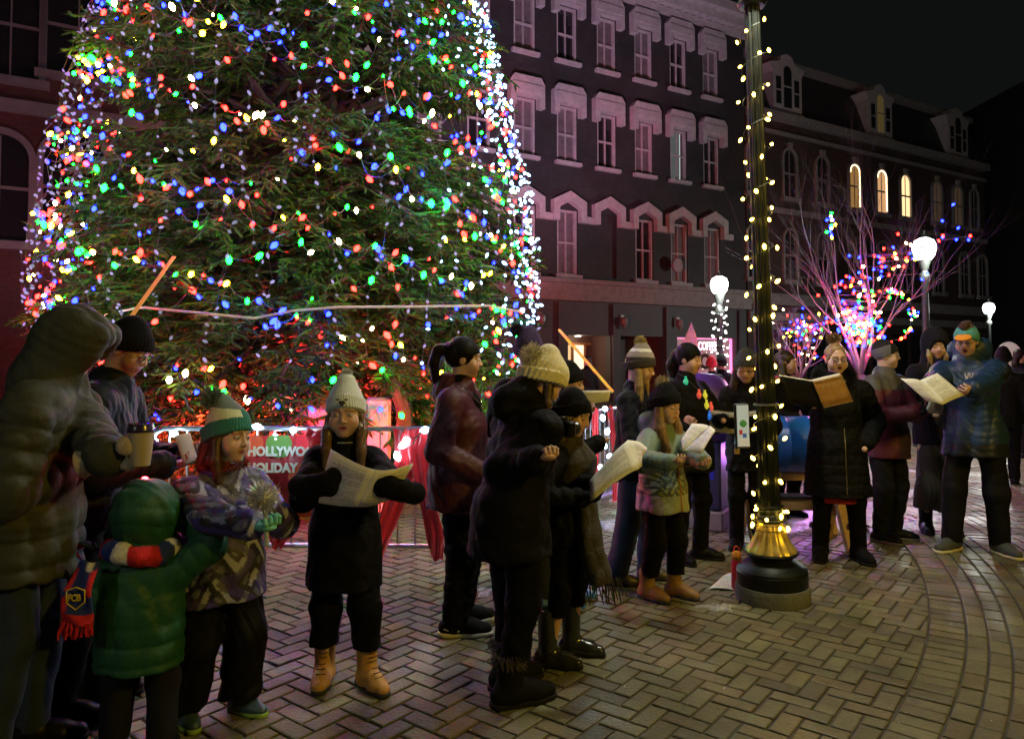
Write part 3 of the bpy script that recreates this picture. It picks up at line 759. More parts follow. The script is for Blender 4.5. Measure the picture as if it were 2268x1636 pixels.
# ---------------- ground: herringbone pavers with a ring of curved courses
RC = np.array((-5.5, 9.2)); R0 = 9.28
def paver_field():
    V = []; F = []; C = []; rs = np.random.RandomState(4)
    jw = .0068; bh = .006
    def brick(c, u, L, W, clip=False):
        u = np.array(u); v = np.array((-u[1], u[0])); t = rs.normal(0, .0015); tl = rs.normal(0, .0009, 2)
        hl, hw = L / 2 - jw, W / 2 - jw; b = len(V)
        for (a, z) in ((0, -.012), (0, -.003), (.006, .0)):
            for sx, sy in ((-1, -1), (1, -1), (1, 1), (-1, 1)):
                p = c + u * sx * (hl - a) + v * sy * (hw - a)
                if clip:
                    dd = p - RC; rr0 = np.hypot(*dd)
                    if rr0 > R0 - jw - a: p = RC + dd / rr0 * (R0 - jw - a)
                V.append((p[0], p[1], z + t + sx * tl[0] + sy * tl[1]))
        for l in (0, 4):
            for i in range(4): F.append((b + l + i, b + l + (i + 1) % 4, b + l + 4 + (i + 1) % 4, b + l + 4 + i))
        F.append((b + 8, b + 9, b + 10, b + 11))
        k_ = rs.rand(); base = np.array((.205, .198, .112)) if k_ < .6 else np.array((.215, .175, .098)) if k_ < .85 else np.array((.130, .125, .080))
        cc = base * .76 * rs.uniform(.72, 1.2); cc = np.array((.150, .140, .082)) * .35 + cc * .65; C.extend([cc] * 12)
    s_ = .1; ang = R(52); ca, sa = math.cos(ang), math.sin(ang); rot = lambda x, y: np.array((ca * x - sa * y, sa * x + ca * y))
    n = 230
    for i in range(-n, n):
        for j in range(-n, n):
            # herringbone: cell (i,j) on the unit grid; k=(i-j) mod 4: 0 starts a horizontal brick, 3.. vertical
            k_ = (i - j) % 4
            if k_ == 0: c = rot((i + 1.0) * s_, (j + .5) * s_); u = rot(1, 0); 
            elif k_ == 2: c = rot((i + .5) * s_, (j + 1.0 - 1) * s_ ); u = rot(0, 1)
            else: continue
            x, y = c[0], c[1] + 8
            if y < 2.2 or y > 17 or abs(x) > y * .74 + .6: continue
            if np.hypot(x - RC[0], y - RC[1]) > R0 + .035: continue
            brick(np.array((x, y)), u, .2, .1, True)
    rr = R0; rows = [(.19, .105), (.105, .2)] + [(.105, .2)] * 3 + [(.19, .105)] + [(.105, .2)] * 60
    for q, (wd, ln) in enumerate(rows):
        rm = rr + wd / 2; nn_ = int(2 * PI * rm / ln); off = rs.rand()
        for i in range(nn_):
            a = 2 * PI * (i + off) / nn_; x, y = RC[0] + rm * math.cos(a), RC[1] + rm * math.sin(a)
            if y < 2.2 or y > 17 or abs(x) > y * .74 + .6: continue
            brick(np.array((x, y)), (-math.sin(a), math.cos(a)), ln, wd)
        rr += wd
    me = D.meshes.new('brick_paving'); V = np.array(V); me.from_pydata(V.tolist(), [], F); set_col(me, np.array(C)); return me

def paving_mat():
    m = pbr('clay_pavers', rough=.62, spec=.3, attr=True, var=(2.2, .34), bump=(55, .7, .008), bump2=(9, .25, .01))
    nt = m.node_tree; b = nt.nodes['Principled BSDF']; L = nt.links.new
    old = b.inputs['Base Color'].links[0].from_socket; tc = nt.nodes['Texture Coordinate']
    # salt stains, thin ice film
    n1 = nd(nt, 'ShaderNodeTexNoise'); n1.inputs['Scale'].default_value = .9; n1.inputs['Detail'].default_value = 9; n1.inputs['Roughness'].default_value = .72; L(tc.outputs['Object'], n1.inputs['Vector'])
    r1 = nd(nt, 'ShaderNodeMapRange'); r1.inputs['From Min'].default_value = .50; r1.inputs['From Max'].default_value = .66; r1.inputs['To Max'].default_value = .55; L(n1.outputs['Fac'], r1.inputs['Value'])
    mx = nd(nt, 'ShaderNodeMix', data_type='RGBA'); mx.inputs[7].default_value = (.085, .07, .055, 1); L(old, mx.inputs[6]); L(r1.outputs[0], mx.inputs['Factor']); L(mx.outputs[2], b.inputs['Base Color'])
    cur = mx.outputs[2]
    for sc_, lo_, hi_, amt in ((34, .30, .42, .45), (140, .56, .66, .35), (11, .58, .70, .30)):      # grit, pits and worn blotches
        n3 = nd(nt, 'ShaderNodeTexNoise'); n3.inputs['Scale'].default_value = sc_; n3.inputs['Detail'].default_value = 5; n3.inputs['Roughness'].default_value = .7; L(tc.outputs['Object'], n3.inputs['Vector'])
        r3 = nd(nt, 'ShaderNodeMapRange'); r3.inputs['From Min'].default_value = lo_; r3.inputs['From Max'].default_value = hi_
        r3.inputs['To Min'].default_value = 1 - amt if sc_ == 34 else 1; r3.inputs['To Max'].default_value = 1 if sc_ == 34 else 1 - amt; L(n3.outputs['Fac'], r3.inputs['Value'])
        m3 = nd(nt, 'ShaderNodeMix', data_type='RGBA', blend_type='MULTIPLY'); m3.inputs['Factor'].default_value = 1; L(cur, m3.inputs[6]); L(r3.outputs[0], m3.inputs[7]); cur = m3.outputs[2]
    L(cur, b.inputs['Base Color'])
    n2 = nd(nt, 'ShaderNodeTexNoise'); n2.inputs['Scale'].default_value = 1.7; n2.inputs['Detail'].default_value = 8; L(tc.outputs['Object'], n2.inputs['Vector'])
    r2 = nd(nt, 'ShaderNodeMapRange'); r2.inputs['From Min'].default_value = .4; r2.inputs['From Max'].default_value = .65; r2.inputs['To Min'].default_value = .72; r2.inputs['To Max'].default_value = .33; L(n2.outputs['Fac'], r2.inputs['Value']); L(r2.outputs[0], b.inputs['Roughness'])
    return m
o = link_mesh('paving', paver_field(), paving_mat()); tag(o, kind='structure')
g_ = MB(); g_.quad((-260, -30, -.0105), (260, -30, -.0105), (260, 400, -.0105), (-260, 400, -.0105))
tag(g_.build('ground', pbr('joint_sand', (.075, .066, .05), .9, var=(6, .3), bump=(30, .5, .01))), kind='structure')
g_ = MB(); g_.quad((-60, 16.9, -.004), (80, 16.9, -.004), (80, 60, -.004), (-60, 60, -.004))
tag(g_.build('street', pbr('wet_asphalt', (.06, .06, .058), .45, var=(2, .4), bump=(40, .5, .01))), kind='structure')

# patches of old snow and ice
def patch(cx, cy, rx, ry, seed, mat, z=.004):
    rs = np.random.RandomState(seed); nr, na = 9, 40; V = [(cx, cy, z + .012)]; ph = rs.uniform(0, 6.28, 6)
    for i in range(1, nr + 1):
        for j in range(na):
            a = 2 * PI * j / na; f = 1 + .28 * math.sin(3 * a + ph[0]) + .2 * math.sin(5 * a + ph[1]) + .15 * math.sin(9 * a + ph[2]) + .1 * math.sin(17 * a + ph[3])
            r_ = i / nr * f; V.append((cx + rx * r_ * math.cos(a), cy + ry * r_ * math.sin(a), z - .008 + .02 * math.sqrt(max(0, 1 - (i / nr) ** 2)) + rs.normal(0, .0025) * (i < nr)))
    F = [(0, 1 + j, 1 + (j + 1) % na) for j in range(na)] + [(1 + (i - 1) * na + j, 1 + i * na + j, 1 + i * na + (j + 1) % na, 1 + (i - 1) * na + (j + 1) % na) for i in range(1, nr) for j in range(na)]
    me = D.meshes.new('snow'); me.from_pydata(V, [], F); return V, F
icem = pbr('old_snow', (.33, .33, .33), .35, var=(16, .6), bump=(14, 1, .05), bump2=(70, .6, .01))
allV, allF = [], []
for i, (px, py, rx, ry) in enumerate(((1830, 1150, 1.1, .55), (1760, 1165, .8, .35), (1975, 1130, .5, .5), (1955, 1085, .6, .8), (2030, 1155, .35, .2), (1420, 1180, .35, .3), (1350, 1160, .4, .25), (1080, 1310, .12, .10), (1590, 1345, .13, .08), (1870, 1040, 1.2, .8), (1770, 1010, .9, .6), (2200, 1010, .6, .3), (1385, 1100, .4, .3), (700, 1290, .1, .04))):
    g = G(px, py); V, F = patch(g.x, g.y, rx * .8, ry * .8, i, icem); b = len(allV); allV += V; allF += [tuple(k + b for k in f) for f in F]
me = D.meshes.new('snow'); me.from_pydata(allV, [], allF); o = link_mesh('snow', me, icem, smooth=True); tag(o, kind='stuff')
# crumbs of ice and litter strewn about
cr = MB(); rr_ = random.Random(3)
for i in range(260):
    y = rr_.uniform(2.9, 9); x = rr_.uniform(-.7, .72) * y; s_ = rr_.uniform(.003, .009)
    cr.add([(x + s_ * rr_.uniform(-1, 1), y + s_ * rr_.uniform(-1, 1), .002 + s_ * rr_.uniform(0, 1)) for _ in range(4)], [(0, 1, 2), (0, 2, 3), (0, 3, 1), (1, 3, 2)])
tag(cr.build('ice_litter', pbr('ice_crumb', (.6, .6, .6), .3)), kind='stuff')

# ---------------- facades
FD = Vector((.86, .511, 0)).normalized(); FN = Vector((FD.y, -FD.x, 0))   # along the street front; FN points to the square
F0 = Vector((0, 26.2, 0))
def fp(s, z, out=0): return F0 + FD * s + FN * out + Vector((0, 0, z))
def s_at(px): u = (px - CW / 2) / FPX; return 26.2 * u / (FD.x - u * FD.y)
def z_at(px, py): s = s_at(px); Y = 26.2 + FD.y * s; return P(px, py, Y).z
FR = Matrix.Rotation(math.atan2(FD.y, FD.x), 3, 'Z')
def fbox(mb, s0, s1, z0, z1, o0, o1, mi=0):
    c = fp((s0 + s1) / 2, (z0 + z1) / 2, (o0 + o1) / 2); mb.box(c, (abs(s1 - s0), abs(o1 - o0), abs(z1 - z0)), mi=mi, rot=FR)
def fprism(mb, pts, o0, o1, mi=0):
    """pts (s,z) polygon"""
    mb.prism([fp(s, z, o0) for s, z in pts], FN * (o1 - o0), mi)

def wall_with_holes(mb, s0, s1, z0, z1, holes, out=0, mi=0):
    """holes: (sa,sb,za,zb); one flat wall of quads with openings"""
    ss = sorted({s0, s1, *[h[0] for h in holes], *[h[1] for h in holes]}); zs = sorted({z0, z1, *[h[2] for h in holes], *[h[3] for h in holes]})
    ss = [x for x in ss if s0 <= x <= s1]; zs = [x for x in zs if z0 <= x <= z1]
    for a, b in zip(ss, ss[1:]):
        for c, d in zip(zs, zs[1:]):
            m = ((a + b) / 2, (c + d) / 2)
            if any(h[0] < m[0] < h[1] and h[2] < m[1] < h[3] for h in holes): continue
            mb.quad(fp(a, c, out), fp(b, c, out), fp(b, d, out), fp(a, d, out), mi)
    for a, b, c, d in holes:   # reveals
        for q in (((a, c), (a, d)), ((b, d), (b, c)), ((a, d), (b, d)), ((b, c), (a, c))):
            mb.quad(fp(*q[0], out), fp(*q[1], out), fp(*q[1], out - .3), fp(*q[0], out - .3), mi)

brick_dk = pbr('painted_brick_charcoal', (.042, .042, .044), .65, var=(.8, .25), bump=(18, .5, .02))
brick_rd = pbr('brick_red', (.10, .035, .03), .8, var=(.7, .3), bump=(16, .6, .02))
brick_r2 = pbr('brick_brown', (.075, .05, .045), .8, var=(.7, .3), bump=(16, .6, .02))
stone = pbr('painted_stone_trim', (.44, .42, .43), .7, var=(4, .2), bump=(20, .4, .01))
stone2 = pbr('grey_granite', (.25, .24, .24), .7, var=(5, .25), bump=(40, .4, .01))
slate = pbr('slate_roof', (.035, .035, .04), .6, var=(3, .3), bump=(12, .5, .02))
white_t = pbr('dormer_paint', (.42, .40, .42), .6, var=(3, .15))
glass_dk = pbr('dark_pane', (.02, .02, .022), .08, spec=.8)
curt = pbr('curtained_pane', (.16, .14, .15), .35, var=(3, .3), coat=.4)
def brickify(m, sc=4.0, dark=.6):
    nt = m.node_tree; b = nt.nodes['Principled BSDF']; L = nt.links.new; tc = nt.nodes['Texture Coordinate']
    src = b.inputs['Base Color'].links[0].from_socket
    mp = nd(nt, 'ShaderNodeMapping'); mp.inputs['Rotation'].default_value = (0, 0, -math.atan2(FD.y, FD.x)); L(tc.outputs['Object'], mp.inputs[0])
    sp = nd(nt, 'ShaderNodeSeparateXYZ'); L(mp.outputs[0], sp.inputs[0]); cb = nd(nt, 'ShaderNodeCombineXYZ'); L(sp.outputs[0], cb.inputs[0]); L(sp.outputs[2], cb.inputs[1])
    bt = nd(nt, 'ShaderNodeTexBrick'); bt.inputs['Scale'].default_value = sc; bt.inputs['Color1'].default_value = (1, 1, 1, 1); bt.inputs['Color2'].default_value = (.7, .7, .7, 1); bt.inputs['Mortar'].default_value = (dark, dark, dark, 1)
    bt.inputs['Mortar Size'].default_value = .025; L(cb.outputs[0], bt.inputs['Vector'])
    mx = nd(nt, 'ShaderNodeMix', data_type='RGBA', blend_type='MULTIPLY'); mx.inputs['Factor'].default_value = 1; L(src, mx.inputs[6]); L(bt.outputs[0], mx.inputs[7]); L(mx.outputs[2], b.inputs['Base Color'])
for m_ in (brick_dk, brick_rd, brick_r2): brickify(m_)

bA = empty('commercial_block', fp(0, 0), 0, 'charcoal painted brick block with rows of pale hooded sash windows behind the lit spruce', 'building')
bA_o = bA.location.copy()
def part(mb, name, mat, parent, smooth=False):
    o = mb.build(name, mat, None, smooth); o.parent = parent
    o.matrix_parent_inverse = Matrix.Translation(parent.location).inverted() if parent.parent is None else Matrix.Translation(parent.matrix_world.translation).inverted()
    return o
def bpart(mb, name, mat, b, sub=None, smooth=False):
    """geometry is in world space; keep it so below a translated Empty"""
    me = mb.mesh(name)
    org = b.location
    me.transform(Matrix.Translation(-org)); o = link_mesh(name, me, mat, sub if sub is not None else b)
    if smooth: me.polygons.foreach_set('use_smooth', [True] * len(me.polygons))
    return o

A0, A1 = -5.5, 11.9
pitch = 1.868; ws = [.53 + pitch * i for i in range(-3, 6)]
rows = [dict(z0=8.95, z1=11.05, w=.92, hood='flat'), dict(z0=12.75, z1=14.85, w=.92, hood='flat'), dict(z0=4.72, z1=7.15, w=.92, hood='gable')]
holes = []
for r_ in rows:
    for i, s in enumerate(ws): holes.append((s - r_['w'] / 2, s + r_['w'] / 2, r_['z0'], r_['z1']))
mb = MB(); wall_with_holes(mb, A0, A1, 3.75, 16.6, [h for h in holes]); mb.quad(fp(A1, 0, 0), fp(A1, 0, -8), fp(A1, 16.6, -8), fp(A1, 16.6, 0)); mb.quad(fp(A0, 0, -8), fp(A0, 0, 0), fp(A0, 16.6, 0), fp(A0, 16.6, -8)); mb.quad(fp(A0, 16.6, 0), fp(A1, 16.6, 0), fp(A1, 16.6, -8), fp(A0, 16.6, -8))
bpart(mb, 'wall', brick_dk, bA)
for ri, r_ in enumerate(rows):
    for i, s in enumerate(ws):
        h = r_['w'] / 2; z0, z1 = r_['z0'], r_['z1']; blank = ri == 2 and i == 5
        mb = MB()
        if r_['hood'] == 'flat':
            fprism(mb, [(s - h - .26, z1 - .38), (s - h - .26, z1 + .50), (s - h - .1, z1 + .72), (s + h + .1, z1 + .72), (s + h + .26, z1 + .50), (s + h + .26, z1 - .38), (s + h + .02, z1 - .38), (s + h + .02, z1), (s - h - .02, z1), (s - h - .02, z1 - .38)], .004, .26)
            fprism(mb, [(s - h - .18, z1 + .12), (s - h - .18, z1 + .42), (s + h + .18, z1 + .42), (s + h + .18, z1 + .12)], .262, .31)
        else:
            fprism(mb, [(s - h - .28, z1 - .45), (s - h - .28, z1 + .32), (s, z1 + .68), (s + h + .28, z1 + .32), (s + h + .28, z1 - .45), (s + h + .02, z1 - .45), (s + h + .02, z1 + .05), (s, z1 + .30), (s - h - .02, z1 + .05), (s - h - .02, z1 - .45)], .004, .24)
            fbox(mb, s + h + .285, s + pitch - h - .285, z1 - .45, z1 - .20, .004, .16)
        fr = bpart(mb, 'window_hood', stone, bA)
        if blank:
            mb = MB(); mb.quad(fp(s - h, z0, -.12), fp(s + h, z0, -.12), fp(s + h, z1 + .2, -.12), fp(s - h, z1 + .2, -.12)); bpart(mb, 'blind_panel', brick_dk, bA); continue
        mb = MB(); fbox(mb, s - h - .12, s + h + .12, z0 - .14, z0 - .002, .003, .17); bpart(mb, 'window_sill', stone, bA)
        mb = MB()
        for a, b_ in ((s - h + .001, s - h + .09), (s + h - .09, s + h - .001)): fbox(mb, a, b_, z0, z1, -.2, -.05)
        fbox(mb, s - h + .091, s + h - .091, z1 - .08, z1 - .002, -.2, -.06); fbox(mb, s - h + .091, s + h - .091, z0 + .002, z0 + .08, -.2, -.06); fbox(mb, s - h + .091, s + h - .091, (z0 + z1) / 2 - .03, (z0 + z1) / 2 + .03, -.19, -.08)
        fbox(mb, s - .015, s + .015, z0 + .08, (z0 + z1) / 2 - .031, -.18, -.09); fbox(mb, s - .015, s + .015, (z0 + z1) / 2 + .031, z1 - .08, -.18, -.09)
        fm = bpart(mb, 'window', stone, bA)
        mb = MB(); mb.quad(fp(s - h, z0, -.17), fp(s + h, z0, -.17), fp(s + h, z1, -.17), fp(s - h, z1, -.17)); bpart(mb, 'pane', glass_dk if (i + ri) % 3 == 2 else curt, bA, fm)
        if ri == 0 and i in (7, 8):
            # a lamp is on inside and shows at the edge of the blind
            mb = MB(); mb.quad(fp(s - h + .1, z0 + .1, -.155), fp(s + h - .28, z0 + .1, -.155), fp(s + h - .28, z1 - .1, -.155), fp(s - h + .1, z1 - .1, -.155)) if i == 7 else fbox(mb, s - h + .1, s - h + .14, z0 + .1, z1 - .1, -.16, -.15)
            bpart(mb, 'lit_blind', emit('blind_glow', (.75, .85, .8), .10 if i == 7 else .1, False), bA, fm)
            mb = MB(); fbox(mb, s + h - .28 if i == 7 else s - h + .12, s + h - .25 if i == 7 else s - h + .15, z0 + .1, z1 - .1, -.155, -.14); bpart(mb, 'lit_gap', emit('lit_gap', (.85, 1, .95), .6, False), bA, fm)
mb = MB()
fbox(mb, A0 - .1, A1 + .05, 16.0, 16.35, .003, .45); fbox(mb, A0 - .1, A1 + .05, 16.352, 16.75, .003, .75); fbox(mb, A0 - .1, A1 + .05, 15.7, 15.95, .003, .2)
for i in range(40): s = A0 + .3 + i * .44; fbox(mb, s, s + .14, 15.955, 15.998, .003, .4)
bpart(mb, 'cornice', stone, bA)
mb = MB(); fbox(mb, A0, A1, 3.76, 4.38, .003, .30); fbox(mb, A0 - .05, A1 + .03, 4.382, 4.55, .003, .46); bpart(mb, 'shopfront_cornice', stone2, bA)
# ground floor
gfz = 2.75
d0, d1 = s_at(1258), s_at(1352)   # recessed lit door
e0, e1 = s_at(1375), s_at(1470)   # second recess
c0, c1 = s_at(1500), s_at(1630)   # coffee shop window
zt = z_at(1300, 742); zc1 = z_at(1590, 748); zc0 = z_at(1590, 850)
mb = MB(); wall_with_holes(mb, A0, A1, 0, 3.75, [(d0, d1, 0.02, zt), (e0, e1, .02, zt), (c0, c1, .75, zc1)], .003)
for s in (d0 - .35, d1 + .2, e1 + .2, c1 + .25): fbox(mb, s - .16, s + .16, 0, 3.7, .006, .13)
bpart(mb, 'shopfront', pbr('painted_shopfront', (.075, .08, .085), .6, var=(1.5, .2)), bA)
mb = MB()
for a, b_ in ((d0, d1), (e0, e1)):
    mb.quad(fp(a, 0, -1.2), fp(b_, 0, -1.2), fp(b_, zt, -1.2), fp(a, zt, -1.2)); mb.quad(fp(a, 0, -.29), fp(a, 0, -1.2), fp(a, zt, -1.2), fp(a, zt, -.29)); mb.quad(fp(b_, 0, -1.2), fp(b_, 0, -.29), fp(b_, zt, -.29), fp(b_, zt, -1.2)); mb.quad(fp(a, zt, -.29), fp(a, zt, -1.2), fp(b_, zt, -1.2), fp(b_, zt, -.29))
bpart(mb, 'entry_recess', pbr('brown_paint', (.10, .06, .045), .6), bA)
warm = emit('warm_interior', (1, .62, .28), 1.1, True); warm2 = emit('warm_interior_pale', (1, .8, .5), 1.6, True)
dm = (d0 + d1) / 2
mb = MB(); wd = pbr('varnished_wood', (.30, .14, .06), .4, var=(8, .3))
fbox(mb, d0 + .12, d0 + .24, 0, 2.15, -1.19, -1.1); fbox(mb, dm - .06, dm + .06, 0, 2.15, -1.19, -1.1); fbox(mb, d0 + .24, dm - .06, 0, .9, -1.19, -1.12); fbox(mb, d0 + .12, d1 - .1, 2.15, 2.25, -1.19, -1.1); fbox(mb, dm + .06, d1 - .12, 0, .8, -1.19, -1.12); fbox(mb, dm + .56, dm + .66, .8, 2.15, -1.19, -1.1)
dr = bpart(mb, 'door', wd, bA)
mb = MB(); mb.quad(fp(d0 + .24, .9, -1.15), fp(dm - .06, .9, -1.15), fp(dm - .06, 2.15, -1.15), fp(d0 + .24, 2.15, -1.15)); bpart(mb, 'pane', warm, bA, dr)
mb = MB(); mb.quad(fp(dm + .06, .8, -1.15), fp(dm + .56, .8, -1.15), fp(dm + .56, 2.15, -1.15), fp(dm + .06, 2.15, -1.15)); bpart(mb, 'pane', warm2, bA, dr)
mb = MB(); fbox(mb, e0 + .2, e0 + .6, .9, 1.95, -1.18, -1.15); bpart(mb, 'lit_door_pane', emit('amber_interior', (1, .33, .1), .8, True), bA)
mb = MB(); mb.lathe([(.12, 0), (.12, -.03), (.02, -.035)], fp((d0 + d1) / 2 + .0, zt - .002, -.75), 16); bpart(mb, 'recessed_light', emit('soffit_lamp', (1, .95, .85), 6), bA)
light('soffit_light', fp((d0 + d1) / 2, zt - .12, -.7), 14, (1, .8, .6), .08)
# coffee shop window
mb = MB(); mb.quad(fp(c0, .75, -.28), fp(c1, .75, -.28), fp(c1, zc1, -.28), fp(c0, zc1, -.28)); bpart(mb, 'shop_interior', emit('pink_interior', (.85, .42, .47), .42, True), bA)
mb = MB(); fbox(mb, c1 - .14, c1 - .02, .77, zc1 - .02, -.24, -.2); fbox(mb, c0 + .02, c1 - .16, zc1 - .06, zc1 - .02, -.24, -.2); bpart(mb, 'neon_border', emit('neon_pink', (1, .22, .5), 2.0), bA)
rotF = (PI / 2, 0, math.atan2(FD.y, FD.x))
cs = s_at(1540)
t = text_mesh('neon_lettering', 'COFFEE', .50, emit('neon_text', (1, .72, .88), 3.0), bA, fp(cs + .25, z_at(1580, 775), -.10) - bA_o, rotF, bold=.004, ext=.01, sx=.64)
mb = MB(); mb.tube([fp(s_at(1566) + .26 * math.cos(a), z_at(1590, 800) + .26 * math.sin(a), -.12) for a in [2 * PI * i / 24 for i in range(25)]], .075, 8); bpart(mb, 'wreath', pbr('wreath_twigs', (.10, .06, .05), .9, bump=(40, 1, .03)), bA)
fl = MB(); rr2 = random.Random(5)
for i in range(26):
    p = fp(rr2.uniform(c0 + .1, c1 - .2), rr2.uniform(.8, zc1 - .1), -.13); fl.box(p, (.022, .022, .022))
tag(bpart(fl, 'window_twinkles', emit('twinkle_warm', (1, .8, .55), 5, False), bA), kind=None)
# sconces
for px in (1372, 1495, 1190):
    s = s_at(px); mb = MB(); mb.lathe([(.02, -.2), (.12, -.02), (.14, 0), (.14, .18), (.10, .26)], fp(s, 2.95, .3), 12); fbox(mb, s - .08, s + .08, 2.9, 3.3, .14, .2); sc_ = bpart(mb, 'wall_lantern', pbr('frosted_lantern', (.25, .25, .24), .3), bA)
# upstairs disc sign
s = s_at(1487); mb = MB(); mb.lathe([(.01, -.05), (.27, -.05), (.29, 0), (.27, .05), (.01, .05)], fp(s, z_at(1487, 590), .38), 28, rot=FR @ Matrix.Rotation(PI / 2, 3, 'X')); fbox(mb, s - .02, s + .02, z_at(1487, 590) - .02, z_at(1487, 590) + .02, .01, .34); bpart(mb, 'round_sign', pbr('disc_sign_paint', (.35, .3, .33), .5, var=(4, .3)), bA, smooth=False)

# ---------------- arched-window red brick building on the left
bL = empty('brick_building', fp(-12, 0), 0, 'dark red brick building with tall arched windows at the far left behind the spruce', 'building')
def arch_pts(s, h, z0, z1, n=14):
    return [(s - h, z0), (s + h, z0)] + [(s + h * math.cos(PI * i / n), z1 - h + h * math.sin(PI * i / n)) for i in range(n + 1)]
def arched_window(b, s, h, z0, z1, frame, pane, tr=.16, proud=.10, sill=True, litcol=None, mull=True, keystone=False):
    mb = MB(); n = 14; out = []; inn = []
    for i in range(n + 1):
        a = PI * i / n; out.append((s + (h + tr) * math.cos(a), z1 - h + (h + tr) * math.sin(a))); inn.append((s + h * math.cos(a), z1 - h + h * math.sin(a)))
    out = [(s + h + tr, z0)] + out + [(s - h - tr, z0)]; inn = [(s + h, z0)] + inn + [(s - h, z0)]
    for i in range(len(out) - 1):
        fprism(mb, [out[i], out[i + 1], inn[i + 1], inn[i]], .004, proud)
    if keystone: fprism(mb, [(s - .1, z1 - .02), (s + .1, z1 - .02), (s + .16, z1 + tr + .2), (s - .16, z1 + tr + .2)], .006, proud + .05)
    if sill: fbox(mb, s - h - tr - .08, s + h + tr + .08, z0 - .2, z0 - .003, .004, proud + .1)
    fo = bpart(mb, 'window', frame, b)
    mb = MB(); mb.add([fp(x, z, .012) for x, z in arch_pts(s, h, z0, z1)], [tuple(range(n + 3))]); bpart(mb, 'pane', pane, b, fo)
    mb = MB()
    if mull:
        fbox(mb, s - h, s + h, (z0 + z1) / 2 - .04, (z0 + z1) / 2 + .04, .016, .05); fbox(mb, s - .02, s + .02, z0, z1 - .05, .017, .045)
        bpart(mb, 'sash', frame, b, fo)
    return fo
L0, L1 = -24, A0
mb = MB(); mb.quad(fp(L0, 0, 0), fp(L1 - .004, 0, 0), fp(L1 - .004, 19, 0), fp(L0, 19, 0)); mb.quad(fp(L1 - .004, 0, 0), fp(L1 - .004, 0, -8), fp(L1 - .004, 19, -8), fp(L1 - .004, 19, 0)); mb.quad(fp(L0, 19, 0), fp(L1, 19, 0), fp(L1, 19, -8), fp(L0, 19, -8))
bpart(mb, 'wall', brick_rd, bL)
st_l = pbr('string_course_stone', (.20, .17, .18), .75, var=(3, .2))
mb = MB()
for (pa, ya, wd_) in ((60, 228, .34), (0, 532, .2)):
    z = z_at(pa, ya); fbox(mb, L0, L1 - .02, z - wd_, z, .004, .12)
bpart(mb, 'string_course', st_l, bL)
for px, yt, yb, hw in ((8, -60, 172, .62), (-62, 290, 530, .62), (160, -40, 170, .72), (160, 300, 540, .72), (330, -30, 165, .7), (-140, -60, 172, .6)):
    s = s_at(px); z0 = z_at(px, yb); z1 = z_at(px, yt); 
    if px == -62: s = s_at(-10)
    arched_window(bL, s, hw, z0, z1, st_l, glass_dk, keystone=False)

# ---------------- mansard block on the right
B0, B1 = 12.0, s_at(2188)
bB = empty('mansard_building', fp(20, 0), 0, 'brown brick block with slate mansard roof, pale dormers and three glowing arched windows', 'building')
mzb = 12.75; mzt = 15.4
mb = MB(); mb.quad(fp(B0, 0, 0), fp(B1, 0, 0), fp(B1, mzb, 0), fp(B0, mzb, 0)); mb.quad(fp(B1, 0, 0), fp(B1, 0, -9), fp(B1, mzb, -9), fp(B1, mzb, 0)); mb.quad(fp(B0, 0, -9), fp(B0, 0, 0), fp(B0, mzb, 0), fp(B0, mzb, -9)); bpart(mb, 'wall', brick_r2, bB)
mb = MB(); fprism_pts = [(0, mzb), (-.9, mzt), (-6, mzt + .2), (-6, mzb)]
mb.prism([fp(B0, z, o) for o, z in fprism_pts], FD * (B1 - B0)); bpart(mb, 'roof', slate, bB)
mb = MB(); fbox(mb, B0, B1, mzb - .35, mzb, .004, .35); fbox(mb, B0, B1, mzt + .02, mzt + .3, -1.2, -.55); bpart(mb, 'cornice', stone2, bB)
mb = MB()
for z, w_ in ((8.45, .25), (4.55, .5), (3.7, .35), (11.95, .15)): fbox(mb, B0, B1, z - w_, z, .004, .15)
bpart(mb, 'string_course', stone2, bB)
def dormer(px, pyt, pyb, lit=None):
    s = s_at(px); zb = mzb + .02; zt_ = z_at(px, pyt); k = zt_ - zb; hw = .98
    mb = MB()
    body = [(s - hw, zb), (s + hw, zb), (s + hw, zb + k * .66), (s + hw + .22, zb + k * .80), (s + hw * .52, zb + k * .86), (s + hw * .36, zb + k * .96), (s, zt_), (s - hw * .36, zb + k * .96), (s - hw * .52, zb + k * .86), (s - hw - .22, zb + k * .80), (s - hw, zb + k * .66)]
    fprism(mb, body, -1.2, .10); fbox(mb, s - hw - .05, s + hw + .05, zb - .001, zb + .12, .102, .2)
    d = bpart(mb, 'dormer', white_t, bB)
    for (ds, hw_, z0, z1, arch) in ((-.62, .17, .16, .60, 0), (.62, .17, .16, .60, 0), (0, .27, .12, .80, 1)):
        a = [(s + ds - hw_, zb + k * z0), (s + ds + hw_, zb + k * z0)] + ([(s + ds + hw_, zb + k * z1), (s + ds - hw_, zb + k * z1)] if not arch else [(s + ds + hw_ * math.cos(PI * i / 8), zb + k * z1 - hw_ + hw_ * math.sin(PI * i / 8)) for i in range(9)])
        m2 = MB(); m2.add([fp(x, z, .113) for x, z in a], [tuple(range(len(a)))]); bpart(m2, 'pane', glass_dk if not (lit and arch) else emit('dim_amber', (.5, .35, .12), .12, False), bB, d)
        m3 = MB(); fbox(m3, s + ds - hw_, s + ds + hw_, zb + k * (z0 + z1) / 2 - .03, zb + k * (z0 + z1) / 2 + .03, .118, .14); bpart(m3, 'glazing_bar', white_t, bB, d)
dormer(1748, 122, 240); dormer(1955, 188, 300, True); dormer(2128, 240, 335)
